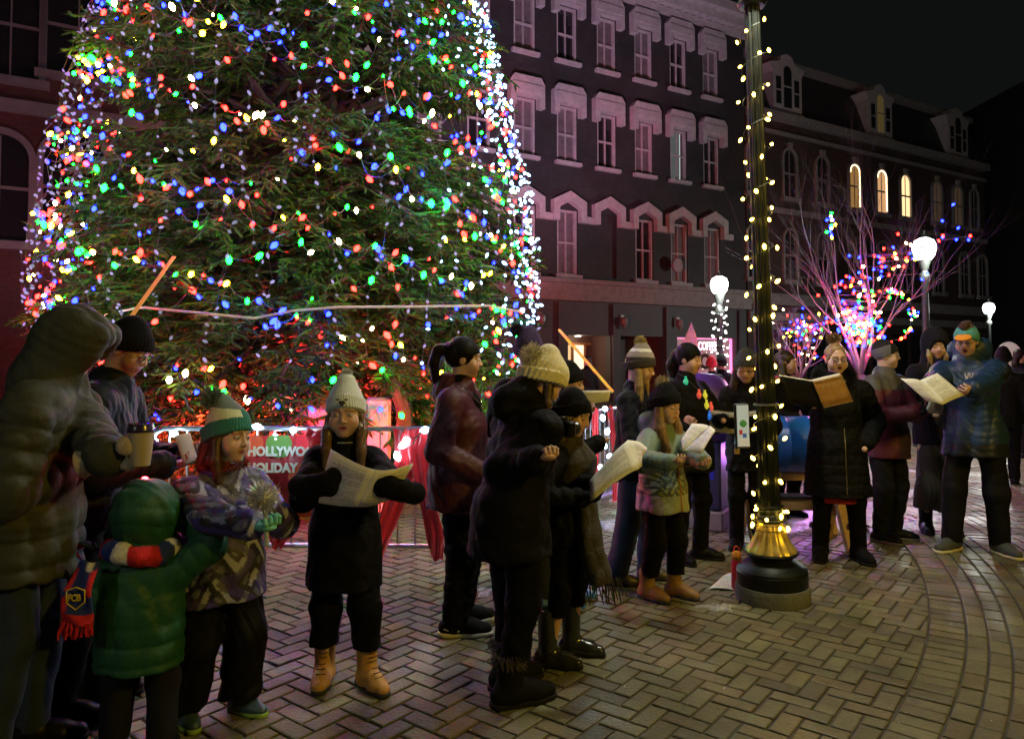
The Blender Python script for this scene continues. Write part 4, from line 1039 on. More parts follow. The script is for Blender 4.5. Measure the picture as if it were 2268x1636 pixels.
lit_w = emit('glowing_window', (1, .66, .32), 1.5, True); lit_dim = emit('dim_window', (.7, .36, .1), .42, False); lit_v = emit('faint_window', (.55, .34, .2), .07, False); lit_mid = emit('mid_window', (.85, .45, .2), .8, False)
for px, yt, yb, hw, pn in ((1672, 325, 470, .5, glass_dk), (1752, 335, 440, .5, glass_dk), (1825, 350, 455, .5, glass_dk), (1897, 366, 464, .5, lit_dim), (1957, 378, 470, .5, lit_mid), (2010, 388, 483, .5, lit_w), (2080, 405, 495, .5, lit_v), (2126, 410, 500, .5, lit_v), (2163, 420, 510, .45, glass_dk)):
    s = s_at(px); arched_window(bB, s, hw * .82, 9.0, 11.2, stone2, pn, tr=.12, proud=.1, keystone=True)
for px in (1672, 1752, 1825, 1897, 1957, 2010, 2080, 2138, 2178): arched_window(bB, s_at(px), .42, 5.2, 7.5, stone2, glass_dk, tr=.12, proud=.1)
# fairy lights framing the glowing windows: tiny warm bulbs along the arch
for px in (1897, 1957):
    s = s_at(px); mb = MB(); h = .41 * .82 + .04
    for i in range(60):
        f = i / 60
        if f < .45: a = PI * (1 - f / .45); x, z = s + .36 * math.cos(a), 10.79 + .36 * math.sin(a)
        else: x, z = s + .36, 10.79 - (f - .45) / .55 * 1.7
        mb.box(fp(x, z, .08), (.045, .045, .045))
    bpart(mb, 'window_fairy_lights', emit('fairy_warm', (1, .72, .4), 4, False), bB)
mb = MB()
for i in range(12):
    s = B0 + .6 + i * 1.65
    fbox(mb, s, s + 1.3, .6, 2.9, .004, .03)
bpart(mb, 'shop_window', glass_dk, bB)
# dark block that closes the square on the right
bC = empty('end_building', (24, 36, 0), 0, 'unlit dark building closing the square beyond the mansard roof', 'building')
mb = MB(); p0 = fp(B1 + .1, 0, 3.2); X0 = p0.x; Y0 = p0.y
mb.box((X0 + 8.2, Y0 + 2.5, 8.5), (16, 12, 17)); mb.box((X0 + 8.2, Y0 + 2.5, 17.15), (16.6, 12.6, .3)); bpart(mb, 'wall', pbr('night_brick', (.02, .018, .018), .85, var=(1, .3)), bC)
mb = MB()
for j in range(3):
    for i in range(4): mb.box((X0 + 2 + i * 3.4, Y0 - 3.52, 5.6 + j * 3.6), (1.1, .06, 1.9))
bpart(mb, 'window_glass', glass_dk, bC)

# ---------------- street lamps
blk = pbr('black_cast_iron', (.018, .02, .018), .38, bump=(30, .3, .003)); globe = emit('lamp_globe_glow', (.95, 1, .95), 9, False)
def globe_lamp(px, py, Y, zbase=0, label='', dots=False, power=60, gr=.22):
    top = P(px, py, Y); x, y, z = top.x, top.y, top.z
    r_ = empty('street_lamp', (x, y, 0), 0, label, 'street lamp', 'globe lamps round the square')
    mb = MB(); mb.lathe([(.24, 0), (.24, .12), (.17, .2), (.2, .34), (.13, .5), (.07, .62), (.055, z - .6), (.09, z - .55), (.09, z - .48), (.05, z - .4), (.10, z - gr - .04), (.12, z - gr)], (0, 0, 0), 16); mb.build('pole', blk, r_, smooth=True)
    mb = MB(); mb.lathe([(.55 * gr, -gr), (.85 * gr, -.6 * gr), (gr, 0), (gr * .98, .35 * gr), (.8 * gr, .8 * gr), (.4 * gr, 1.02 * gr), (.02, 1.1 * gr)], (0, 0, z), 20); mb.build('globe', globe, r_, smooth=True)
    mb = MB(); mb.lathe([(.4 * gr, 1.04 * gr), (.25 * gr, 1.2 * gr), (.06 * gr, 1.5 * gr), (.01, 1.7 * gr)], (0, 0, z), 12); mb.build('finial', blk, r_)
    light('lamp_light', (x, y - gr * 1.6, z - gr * .6), power, (.93, 1, .93), gr)
    if dots:
        s_ = empty('fairy_lights', (x, y, 0), 0, 'tiny white fairy lights wound round the pole of the globe lamp before the coffee shop', 'string lights'); rr3 = random.Random(2)
        bm_ = MB(); bm_.box((0, 0, 0), (.03, .03, .03)); me = bm_.mesh('fairy_bulb'); me.materials.append(emit('fairy_white', (1, .95, .9), 6, False))
        for i in range(70):
            a = i * 1.1; zz = z - .3 - i * .026; o = D.objects.new('fairy_bulb', me); COL.objects.link(o); o.parent = s_; rd = .11 + rr3.uniform(0, .05); o.location = (rd * math.cos(a), rd * math.sin(a), zz)
        MB().tube([(.10 * math.cos(i * .55), .10 * math.sin(i * .55), z - .3 - i * .013) for i in range(141)], .006, 4).build('cable', pbr('dark_cable', (.01, .02, .012), .6), s_)
globe_lamp(1593, 632, 14.0, label='globe lamp with fairy lights on its pole in front of the charcoal block', dots=True, power=300, gr=.165)
globe_lamp(2047, 552, 13.5, label='bright globe lamp rising behind the bare lit tree', power=360, gr=.20)
globe_lamp(2190, 683, 26.0, label='far globe lamp glowing over the heads at the right edge of the crowd', power=900, gr=.19)
# ================================================================== spruce
TX, TY = P(672, 800, 9.2).x, 9.2
tree = empty('spruce_tree', (TX, TY, 0), 0, 'huge lit Christmas spruce with drooping green branches behind the steel barrier', 'tree')
def tree_r(z):
    zs = [.7, 1.1, 1.6, 2.2, 3.0, 4.0, 5.0, 6.2, 8.0, 10.0, 12.5]; rs = [2.1, 2.5, 2.72, 2.82, 2.78, 2.62, 2.38, 2.08, 1.65, 1.0, .1]
    return float(np.interp(z, zs, rs))
def build_crown():
    rs = np.random.RandomState(11); V = []; C = []
    deep = []; tw_a = []; tw_d = []; tw_l = []; wood = MB()
    z = .62; 
    while z < 11.5:
        rad = tree_r(z); n = int(9 + rad * 3.2)
        a0 = rs.uniform(0, 6.28)
        for i in range(n):
            a = a0 + 2 * PI * (i + rs.uniform(-.3, .3)) / n
            front = math.cos(a + PI / 2)          # 1 towards the camera
            if front < -.3 and rs.rand() < .55: continue
            L = tree_r(z + (.6 if z > 3.4 else .1)) * rs.uniform(.80, 1.04); dr = np.array((math.cos(a), math.sin(a), 0)); sd = np.array((-math.sin(a), math.cos(a), 0))
            rise = .30 if z > 4 else .16; droop = .46 if z < 4 else .25
            pts = []
            for k in range(11):
                t = k / 10; zz = z + .45 + L * (rise * t - droop * t * t) + (.12 * max(0, t - .7)) * L
                pts.append(np.array((0, 0, zz)) + dr * L * t + sd * .08 * L * math.sin(t * 3 + i))
            wood.tube([tuple(p) for p in pts], [.03 * (1 - t_ / 10.6) + .004 for t_ in range(11)], 5)
            # side branches and hanging twigs, thick near the outside
            for k in range(int((36 if z < 3 else 29 if z < 6.5 else 9) * (1 if front > -.3 else .5))):
                t = rs.uniform(.34, 1.0) ** .8; j = min(9, int(t * 10)); p = pts[j] + (pts[j + 1] - pts[j]) * (t * 10 - j)
                sgn = rs.choice((-1, 1)); out = unit(dr * rs.uniform(.35, 1.0) + sd * sgn * rs.uniform(.3, 1.1) + np.array((0, 0, rs.uniform(-.65, .30))))
                sl = rs.uniform(.25, .62) * (1.15 - .55 * t)
                q = p + out * sl + np.array((0, 0, -.10 * sl))
                m_ = 6
                for u in range(m_):
                    f = (u + .5) / m_; b = p + (q - p) * f; s2 = (-1) ** u
                    side = unit(np.cross(out, (0, 0, 1))); dv = unit(out * .6 + side * s2 * .8 + np.array((0, 0, rs.uniform(-1.0, .12))))
                    tw_a.append(b); tw_d.append(dv); tw_l.append(rs.uniform(.07, .15) * (1.1 - .35 * f))
                tw_a.append(p); tw_d.append(unit(q - p)); tw_l.append(np.linalg.norm(q - p) + .06)
        for k in range(26 if z < 6.5 else 8):
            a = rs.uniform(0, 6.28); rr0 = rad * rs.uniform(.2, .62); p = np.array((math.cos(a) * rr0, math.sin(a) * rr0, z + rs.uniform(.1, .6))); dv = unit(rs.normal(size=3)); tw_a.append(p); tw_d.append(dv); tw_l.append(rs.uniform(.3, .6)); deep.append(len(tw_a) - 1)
        z += .235 if z < 6.5 else .34
    A = np.array(tw_a); Dv = np.array(tw_d); Ln = np.array(tw_l); n = len(A)
    # each twig: a solid three-sided spindle of packed needles with loose needles standing off it
    ref = np.array((.13, .21, .97)); u0 = np.cross(Dv, ref); u0 /= np.linalg.norm(u0, axis=1)[:, None]; v0 = np.cross(Dv, u0)
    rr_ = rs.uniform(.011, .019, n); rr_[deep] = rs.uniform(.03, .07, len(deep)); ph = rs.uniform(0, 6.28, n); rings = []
    for t_, k_ in ((0.0, .55), (.35, 1.0), (.78, .85)):
        for q_ in range(3):
            al = ph + q_ * 2.0944 + t_ * .9; rings.append(A + Dv * (Ln * t_)[:, None] + (u0 * np.cos(al)[:, None] + v0 * np.sin(al)[:, None]) * (rr_ * k_)[:, None])
    rings.append(A + Dv * (Ln * 1.06)[:, None]); SP = np.stack(rings, 1)
    tr = []
    for b_ in (0, 3):
        for q_ in range(3): a_, c_ = b_ + q_, b_ + (q_ + 1) % 3; tr += [(a_, c_, c_ + 3), (a_, c_ + 3, a_ + 3)]
    tr += [(6, 7, 9), (7, 8, 9), (8, 6, 9)]; tr = np.array(tr)
    FS = (tr[None] + (np.arange(n) * 10)[:, None, None]).reshape(-1, 3)
    reps = np.full(n, 9); idx = np.repeat(np.arange(n), reps); m = len(idx)
    f = rs.uniform(.02, 1, m); al = rs.uniform(0, 2 * PI, m); d = Dv[idx]; u = u0[idx]; v = v0[idx]
    rad_ = u * np.cos(al)[:, None] + v * np.sin(al)[:, None]
    base = A[idx] + d * (Ln[idx] * f)[:, None] + rad_ * .006; nl = rs.uniform(.016, .030, m)
    tip = base + (rad_ * .60 + d * .8) * nl[:, None]; wv = np.cross(rad_, d) * .0030
    VN = np.stack([base - wv, base + wv, tip], 1).reshape(-1, 3)
    tone = rs.uniform(.55, 1.35, n); brown = rs.rand(n) < .07
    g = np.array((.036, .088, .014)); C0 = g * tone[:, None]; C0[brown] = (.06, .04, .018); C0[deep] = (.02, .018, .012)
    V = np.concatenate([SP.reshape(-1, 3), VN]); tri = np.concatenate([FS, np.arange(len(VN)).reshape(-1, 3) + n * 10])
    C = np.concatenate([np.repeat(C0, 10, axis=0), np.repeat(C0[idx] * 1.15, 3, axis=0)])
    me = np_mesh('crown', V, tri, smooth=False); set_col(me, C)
    # twig stems
    st = np.cross(Dv, np.tile(np.array((.3, .1, .94)), (n, 1))); st /= np.linalg.norm(st, axis=1)[:, None]; st *= .004
    V2 = np.stack([A - st, A + st, A + Dv * Ln[:, None]], 1).reshape(-1, 3); me2 = np_mesh('twigs', V2, np.arange(len(V2)).reshape(-1, 3), smooth=False)
    print('needles', m, 'twigs', n)
    return me, me2, wood
me, me2, wood = build_crown()
nm = pbr('spruce_needles', rough=.7, attr=True, spec=.08)
link_mesh('crown', me, nm, tree); bark = pbr('spruce_bark', (.075, .05, .036), .9, spec=.1, bump=(25, 1, .02), var=(6, .3))
link_mesh('twigs', me2, pbr('twig_bark', (.03, .022, .014), .9, spec=.05), tree)
link_mesh('branches', wood.mesh('branches'), bark, tree, smooth=True)
MB().tube([(0, 0, 0), (.02, 0, 2), (0, 0, 6), (0, 0, 12.4)], [.24, .20, .13, .02], 14).build('trunk', bark, tree, smooth=True)

# light strings on the spruce
bulbm = MB(); bulbm.lathe([(.006, -.030), (.015, -.018), (.0205, 0), (.016, .016), (.008, .026), (.003, .031)], n=8)
COLS = {'red': ((1, .0026, .0018), 170), 'blue': ((.0015, .0032, 1), 170), 'green': ((.0012, 1, .0065), 140), 'yellow': ((1, .50, .009), 95), 'white': ((1, .66, .26), 75)}
bulb_me = {}
for k_, (c, e) in COLS.items():
    me = bulbm.mesh('bulb'); me.materials.append(emit('bulb_' + k_, c, e)); bulb_me[k_] = me
crm = MB(); crm.lathe([(.003, -.030), (.015, -.012), (.017, .006), (.010, .022), (.004, .030)], n=6)
cm = {}
for nm_, c, e in (('lavender', (.58, .50, .92), .75), ('dim', (.6, .62, .85), .40), ('bright', (.34, .60, 1), 7), ('violet', (.6, .35, .95), .9)):
    me = crm.mesh('crystal_bulb'); me.materials.append(emit('crystal_' + nm_, c, e, nm_ == 'bright')); cm[nm_] = me
capme = MB().lathe([(.009, .024), (.010, .045), (.006, .05)], n=6).mesh('socket'); capme.materials.append(pbr('socket_green', (.01, .03, .015), .5))
cable = pbr('green_cable', (.01, .025, .012), .5)
def put(me, parent, loc, rot, name='bulb', sc=1):
    o = D.objects.new(name, me); COL.objects.link(o); o.parent = parent; o.location = loc; o.rotation_euler = rot; o.scale = (sc, sc, sc); return o
rb = random.Random(21)
def tsurf(a, z, off=0): r_ = tree_r(z) + off; return Vector((r_ * math.cos(a), r_ * math.sin(a), z))
seq = ['red', 'blue', 'green', 'blue', 'red', 'green', 'white', 'red', 'yellow', 'blue']
words = ['just above the ground', 'low on the skirt', 'under the white rope', 'level with the white rope', 'just over the white rope', 'above the left strap', 'at the middle of the crown', 'over the middle of the crown'] + ['lowest', 'second lowest', 'third from the bottom', 'fourth from the bottom', 'fifth from the bottom', 'sixth from the bottom', 'seventh from the bottom', 'eighth from the bottom', 'ninth from the bottom', 'tenth from the bottom', 'eleventh from the bottom', 'twelfth from the bottom', 'highest']
zz = 1.18; ri = 0; nbulb = 0
while ri < 21:
    r_ = empty('light_string', (TX, TY, 0), 0, 'coloured bulb swag round the spruce, ' + words[ri], 'string lights', 'coloured light strings on the spruce'); pts = []
    a = PI * .97 + rb.uniform(0, .05); k = 0; i = rb.randrange(10)
    while a < PI * 2.03:
        z = zz + .20 * math.sin(a * 7 + ri * 2) + rb.uniform(-.13, .13); p = tsurf(a, z, rb.uniform(-.16, .10)); pts.append(p)
        put(bulb_me[seq[(i + rb.choice((0, 0, 0, 1, 3))) % 10]], r_, p + Vector((0, 0, -.03)), (rb.uniform(-.9, .9), rb.uniform(-.9, .9), 0), sc=rb.choice((.5, .75, .95, 1.1, 1.3))); nbulb += 1
        i += 1; a += .165 / tree_r(z) * rb.uniform(.5, 1.5)
    dense = []
    for p, q in zip(pts, pts[1:]):
        for f in (0, .25, .5, .75): dense.append(p.lerp(q, f) + Vector((0, 0, -.05 * math.sin(PI * f))))
    MB().tube(dense, .0035, 4).build('cable', cable, r_)
    ri += 1; zz += .262
print('coloured', nbulb)
nb2 = 0
for i in range(27):
    a = PI * 1.0 + PI * (i + .5) / 27 + rb.uniform(-.02, .02); side = math.cos(a)
    where = 'on its left flank' if side < -.45 else 'down its front' if side < .5 else 'on its bright right flank'
    r_ = empty('crystal_light_string', (TX, TY, 0), 0, 'string of small clear crystal bulbs hanging down the spruce ' + where, 'string lights', 'clear crystal strings ' + where)
    pts = []; z = 6.35; swing = rb.uniform(0, 6)
    while z > rb.uniform(1.35, 1.7):
        aa = a + .045 * math.sin(z * 2.2 + swing) + rb.uniform(-.014, .014); p = tsurf(aa, z, .10 + rb.uniform(-.06, .05)); pts.append(p)
        if side > .80: kk = rb.choice(('bright', 'bright', 'lavender', 'bright'))
        elif side > .62: kk = rb.choice(('bright', 'lavender', 'lavender'))
        elif side < -.7: kk = rb.choice(('violet', 'lavender', 'lavender', 'violet'))
        else: kk = rb.choice(('lavender', 'lavender', 'dim'))
        put(cm[kk], r_, p + Vector((0, 0, -.02)), (rb.uniform(-1.3, 1.3), rb.uniform(-1.3, 1.3), rb.uniform(0, 3)), 'crystal_bulb', rb.uniform(.6, .95)); nb2 += 1
        z -= rb.choice((.07, .12, .16, .22))
    MB().tube(pts, .0022, 3).build('cable', pbr('silver_cable', (.12, .12, .13), .4), r_)
print('crystal', nb2)
# a few extra dense strands right at the bright edge
for i in range(5):
    r_ = empty('blue_white_light_string', (TX, TY, 0), 0, 'string of blue white bulbs bunched on the right edge of the spruce', 'string lights', 'blue white strings at the right edge'); z = 6.2; pts = []
    a = PI * (1.86 + .035 * i)
    while z > 1.4:
        p = tsurf(a + rb.uniform(-.035, .035), z, .1 + rb.uniform(-.1, .06)); pts.append(p); put(cm['bright'], r_, p, (rb.uniform(-1.3, 1.3), rb.uniform(-1.3, 1.3), 0), 'crystal_bulb', 1.1); z -= rb.uniform(.07, .15)
    MB().tube(pts, .0022, 3).build('cable', pbr('silver_cable', (.12, .12, .13), .4), r_)

# straps, band and floodlights
orange = pbr('orange_strap', (.85, .42, .03), .5)
def strap(a, b, w_, label, name='tie_down_strap'):
    a, b = Vector(a), Vector(b); d = (b - a).normalized(); s_ = d.cross(Vector((0, 1, 0))).normalized() * w_ / 2; nrm = d.cross(s_).normalized() * .003
    mb = MB(); mb.prism([a - s_, a + s_, b + s_, b - s_], nrm); o = mb.build(name, orange, None); return tag(o, label, 'strap', 'orange straps guying the spruce')
strap(P(386, 568, 6.25), P(262, 742, 5.5), .035, 'orange webbing strap running down the left side of the spruce')
strap(P(1238, 730, 8.2), P(1358, 868, 7.6), .032, 'orange webbing strap slanting from the right side of the spruce')
band = MB(); bp = [P(x, y, Yy) for x, y, Yy in ((205, 704, 7.9), (300, 682, 6.7), (320, 681, 6.45), (450, 694, 6.12), (560, 705, 5.98), (650, 688, 5.95), (750, 680, 5.95), (900, 679, 5.98), (1085, 677, 6.35), (1150, 690, 6.8))]
band.tube(bp, .0105, 5); tag(band.build('rope', pbr('white_rope', (.75, .7, .68), .6), None), 'white rope strung level across the front of the spruce', 'rope')

conc = pbr('concrete_ballast', (.45, .43, .42), .8, var=(4, .15), bump=(30, .4, .01))
for (px, py0, py1, wpx, Y, lab) in ((632, 868, 1010, 62, 7.6, 'square concrete ballast block glowing red under the left of the spruce'), (838, 880, 1010, 56, 7.7, 'concrete ballast block lit red behind the grey pompom hat')):
    t_ = P(px, py0, Y); w_ = wpx * Y / FPX
    mb = MB(); mb.box((0, 0, t_.z / 2), (w_, w_, t_.z), bev=.03, rz=.15); o = mb.build('concrete_block', conc); o.location = (t_.x, t_.y, 0); tag(o, lab, 'concrete block', 'red lit ballast blocks under the spruce')
c_ = P(720, 905, 7.5); mb = MB(); mb.lathe([(.30, 0), (.30, c_.z), (.27, c_.z + .04), (.05, c_.z + .05)], n=28); o = mb.build('plastic_barrel', pbr('pink_barrel', (.5, .3, .32), .5)); o.location = (c_.x, c_.y, 0); tag(o, 'round red lit barrel standing under the spruce behind the barrier', 'barrel')
for i, (x, y, to, pw) in enumerate(((TX - .9, 8.3, (TX, 9.4, 1.8), 5500), (TX + 1.0, 8.2, (TX + .3, 9.4, 1.8), 5500), (TX + .1, 7.6, (TX, 9.0, 1.4), 6000), (TX + 2.0, 8.9, (TX + .8, 9.0, 1.5), 1500), (TX - 2.1, 9.0, (TX - .9, 8.8, 1.5), 1500), (TX - .55, 6.35, (TX - .3, 8.2, 1.1), 900), (TX + 1.0, 6.3, (TX + .8, 8.2, 1.1), 900))):
    f = empty('floodlight', (x, y, 0), 0, ['red floodlight on the paving left of the spruce trunk', 'red floodlight on the paving right of the spruce trunk', 'red floodlight in front of the spruce trunk', 'red floodlight under the right skirt of the spruce', 'red floodlight under the left skirt of the spruce', 'red floodlight just behind the banner', 'red floodlight just behind the satin drapes'][i], 'floodlight', 'red floodlights under the spruce')
    MB().box((0, 0, .06), (.16, .12, .08), bev=.01).build('housing', blk, f); MB().box((0, 0, .104), (.12, .09, .006)).build('lens', emit('red_lens', (1, .03, .02), 8), f)
    light('red_light', (x, y, .13), pw, (1, .035, .03), .06, 'SPOT', aim((x, y, .13), to), R(120 if i < 5 else 88), .6)
# leaning stem lit red at the right of the trunk
MB().tube([P(905, 960, 7.6) - Vector((0, 0, .6)), P(895, 905, 7.6), P(880, 870, 7.5), P(850, 800, 7.6)], [.10, .085, .07, .05], 9).build('stem', bark, None, smooth=True)
D.objects['stem'].parent = tree; D.objects['stem'].matrix_parent_inverse = Matrix.Translation((TX, TY, 0)).inverted()
# purple wash on the street front
pf = P(1190, 840, 12.5); f = empty('floodlight', (pf.x, 12.5, 0), 0, 'purple floodlight standing behind the right of the spruce aimed at the building', 'floodlight')
MB().box((0, 0, .08), (.2, .14, .1), bev=.01).build('housing', blk, f); MB().box((0, 0, .134), (.15, .1, .006)).build('lens', emit('purple_lens', (.8, .15, .9), 8), f)
light('purple_light', (pf.x, 12.5, .2), 8000, (1, .58, .92), .1, 'SPOT', aim((pf.x, 12.5, .2), fp(1.2, 12)), R(52), .9)

pf2 = P(60, 800, 14.0); f = empty('floodlight', (pf2.x, 14, 0), 0, 'pink fill floodlight added behind the left of the spruce to light the red brick wall', 'floodlight')  # unseen flood added to brighten the left brick building
MB().box((0, 0, .08), (.2, .14, .1), bev=.01).build('housing', blk, f); MB().box((0, 0, .134), (.15, .1, .006)).build('lens', emit('pink_lens', (1, .2, .4), 8), f)
light('pink_fill_light', (pf2.x, 14, .2), 700, (1, .38, .50), .1, 'SPOT', aim((pf2.x, 14, .2), fp(-14.5, 8)), R(80), .9)
# ================================================================== barriers
galv = pbr('galvanised_steel', (.42, .44, .46), .35, metal=.85, var=(20, .15))
redc = pbr('red_satin', (.62, .015, .02), .28, sheen=.3, bump=(7, .5, .05))
def barrier(a, b, label, h=1.06, nb=16, foot=True):
    a = Vector(a); b = Vector(b); a.z = b.z = 0; L = (b - a).length; d = (b - a).normalized()
    r_ = empty('crowd_barrier', a, math.atan2(d.y, d.x), label, 'barrier', 'steel crowd barriers round the spruce')
    z0 = .20; c = .09
    pts = [(c, 0, z0), (0.02, 0, z0 + .03), (0, 0, z0 + c), (0, 0, h - c), (.03, 0, h - .03), (c, 0, h), (L - c, 0, h), (L - .03, 0, h - .03), (L, 0, h - c), (L, 0, z0 + c), (L - .02, 0, z0 + .03), (L - c, 0, z0), (c, 0, z0)]
    MB().tube(pts, .019, 8).build('frame', galv, r_, smooth=True)
    for i in range(1, nb):
        x = L * i / nb; MB().tube([(x, 0, z0), (x, 0, h)], .0075, 6).build('bar', galv, r_, smooth=True)
    for x in (.22, L - .22):
        MB().tube([(x, -.30, .015), (x, -.26, .05), (x, -.1, .10), (x, 0, .12), (x, .1, .10), (x, .26, .05), (x, .30, .015)], .018, 7).tube([(x, 0, .11), (x, 0, z0)], .018, 7).build('foot', galv, r_, smooth=True)
    return r_
def bpt(px, py, Y): p = P(px, py, Y); return Vector((p.x, p.y, 0))
barA = barrier(bpt(338, 955, 5.56), bpt(1078, 955, 5.50), 'steel crowd barrier with banner and red satin in front of the spruce', nb=19)
pc = bpt(1100, 955, 5.45)
barB = barrier(bpt(1178, 930, 6.3), bpt(1405, 930, 8.3), 'steel crowd barrier receding behind the girl with the large white song sheets', nb=20)
barC = barrier(bpt(316, 955, 5.75), bpt(150, 955, 7.4), 'steel crowd barrier receding behind the man in the black beanie', nb=12)

# banner on barrier A
Yb = 5.50; tl = P(543, 963, Yb); br = P(690, 1153, Yb); bw = br.x - tl.x + .1; bh = tl.z - br.z
ban = empty('banner', (tl.x, Yb - .028, tl.z), 0, 'red holiday banner with green and red bokeh circles hung on the steel barrier', 'banner')
def banner_mat():
    m = pbr('banner_print', rough=.45); nt = m.node_tree; b = nt.nodes['Principled BSDF']; L = nt.links.new; tc = nt.nodes['Texture Coordinate']; sp = nd(nt, 'ShaderNodeSeparateXYZ'); L(tc.outputs['Object'], sp.inputs[0])
    cur = None
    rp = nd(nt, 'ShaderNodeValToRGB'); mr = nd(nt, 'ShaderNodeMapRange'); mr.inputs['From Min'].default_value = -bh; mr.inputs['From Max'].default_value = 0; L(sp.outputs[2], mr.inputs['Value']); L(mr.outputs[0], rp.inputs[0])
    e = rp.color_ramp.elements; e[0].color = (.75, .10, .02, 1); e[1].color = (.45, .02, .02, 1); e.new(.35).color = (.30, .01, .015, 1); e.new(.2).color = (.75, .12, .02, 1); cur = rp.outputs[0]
    for (x, z, r_, c) in ((.05, -.06, .10, (.75, .12, .03)), (.26, -.07, .10, (.06, .28, .05)), (.47, -.05, .09, (.7, .03, .05)), (.10, -.36, .105, (.8, .06, .10)), (.42, -.30, .09, (.8, .16, .05)), (.30, -.50, .08, (.45, .02, .04))):
        vm = nd(nt, 'ShaderNodeVectorMath', operation='DISTANCE'); L(tc.outputs['Object'], vm.inputs[0]); vm.inputs[1].default_value = (x, 0, z)
        mr = nd(nt, 'ShaderNodeMapRange'); mr.inputs['From Min'].default_value = r_; mr.inputs['From Max'].default_value = r_ * .94; mr.inputs['To Max'].default_value = .85; L(vm.outputs['Value'], mr.inputs['Value'])
        mx = nd(nt, 'ShaderNodeMix', data_type='RGBA'); L(mr.outputs[0], mx.inputs['Factor']); L(cur, mx.inputs[6]); mx.inputs[7].default_value = c4(c); cur = mx.outputs[2]
    L(cur, b.inputs['Base Color']); return m
mb = MB(); n = 14
for l in (0, 1):
    for i in range(n + 1):
        x = bw * i / n; y = .008 * math.sin(i * 1.3) + .003 * l
        mb.V += [(x, y, 0.0), (x, y * 1.4, -bh)]
S = 2 * (n + 1)
for i in range(n):
    mb.F += [(2 * i, 2 * i + 1, 2 * i + 3, 2 * i + 2), (S + 2 * i + 2, S + 2 * i + 3, S + 2 * i + 1, S + 2 * i)]
mb.F += [(2 * i, 2 * i + 2, S + 2 * i + 2, S + 2 * i) for i in range(n)] + [(2 * i + 3, 2 * i + 1, S + 2 * i + 1, S + 2 * i + 3) for i in range(n)]
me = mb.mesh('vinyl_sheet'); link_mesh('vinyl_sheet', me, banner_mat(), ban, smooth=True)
cream = pbr('cream_print', (.85, .78, .6), .5); gold = pbr('gold_print', (.85, .4, .03), .5)
text_mesh('lettering', 'HOLLYWOOD', .092, cream, ban, (.035, -.018, -.145), (PI / 2, 0, 0), bold=.0045, sx=.92)
text_mesh('lettering', 'HOLIDAY', .092, cream, ban, (.035, -.018, -.265), (PI / 2, 0, 0), bold=.0045, sx=.92)
text_mesh('lettering', 'DOWNTOWNBANGOR.COM', .031, gold, ban, (.19, -.018, -.615), (PI / 2, 0, 0), bold=.001)
mb = MB(); mb.tube([(.12 + .17 * f, -.018, -.43 + .05 * math.sin(PI * f * .9) - .03 * f) for f in [i / 10 for i in range(11)]], .003, 4); mb.tube([(.27, -.018, -.44), (.292, -.018, -.452), (.296, -.018, -.428)], .003, 4); mb.build('arrow', gold, ban)
mb = MB(); 
for (x0, x1, z0, z1) in ((.36, .46, -.40, -.40), (.36, .46, -.46, -.46), (.36, .36, -.46, -.40), (.46, .46, -.46, -.40)): mb.tube([(x0, -.018, z0), (x1, -.018, z1)], .0025, 4)
mb.build('printed_box', gold, ban)
text_mesh('lettering', 'EN', .04, gold, ban, (.375, -.018, -.447), (PI / 2, 0, 0))

def ribbon(pts, w_, label, Y0=0, name='satin_ribbon', fold=.03, group='red satin drapes on the barriers', seed=0):
    """vertical strip draped through points (px,py,Y) with widths in metres"""
    n = 40; rs = random.Random(seed); P3 = [P(*p) for p in pts]; ws = w_ if isinstance(w_, (list, tuple)) else [w_] * len(pts)
    mb = MB(); m = 12
    for l in (0, 1):
        for i in range(n + 1):
            t = i / n * (len(P3) - 1); k = min(int(t), len(P3) - 2); f = t - k; c = P3[k].lerp(P3[k + 1], f); wd = ws[k] * (1 - f) + ws[k + 1] * f
            for j in range(m + 1):
                u = j / m - .5
                mb.V.append((c.x + wd * u, c.y + fold * math.sin(u * 14 + i * .16 + seed) * (.6 + .4 * math.sin(i * .35 + seed)) + .003 * l, c.z + .012 * math.sin(u * 9 + i * .3)))
    S = (n + 1) * (m + 1); q = lambda i, j, l: l * S + i * (m + 1) + j
    for i in range(n):
        for j in range(m): mb.F += [(q(i, j, 0), q(i + 1, j, 0), q(i + 1, j + 1, 0), q(i, j + 1, 0)), (q(i, j + 1, 1), q(i + 1, j + 1, 1), q(i + 1, j, 1), q(i, j, 1))]
        mb.F += [(q(i, 0, 0), q(i, 0, 1), q(i + 1, 0, 1), q(i + 1, 0, 0)), (q(i, m, 1), q(i, m, 0), q(i + 1, m, 0), q(i + 1, m, 1))]
    me = mb.mesh(name); o = link_mesh(name, me, redc, None, smooth=True); return tag(o, label, 'fabric drape', group)
Yd = 5.42
ribbon([(910, 952, Yd), (905, 1010, Yd), (880, 1090, Yd), (855, 1170, Yd), (838, 1240, Yd)], [.26, .20, .16, .13, .05], 'red satin drape falling slantwise beside the girl in the pale grey hat', seed=1)
ribbon([(925, 950, Yd - .02), (930, 1010, Yd - .02), (950, 1120, Yd - .02), (965, 1190, Yd - .02), (968, 1240, Yd - .02)], [.20, .16, .12, .13, .08], 'red satin drape hanging straight against the maroon jacket', seed=2)
ribbon([(638, 1152, Yd), (622, 1180, Yd), (612, 1215, Yd)], [.30, .19, .07], 'pointed end of red satin hanging below the banner', seed=3)
ribbon([(1065, 1150, Yd), (1072, 1200, Yd), (1078, 1240, Yd)], [.05, .06, .05], 'narrow red satin tail behind the legs of the maroon jacket woman', seed=4)
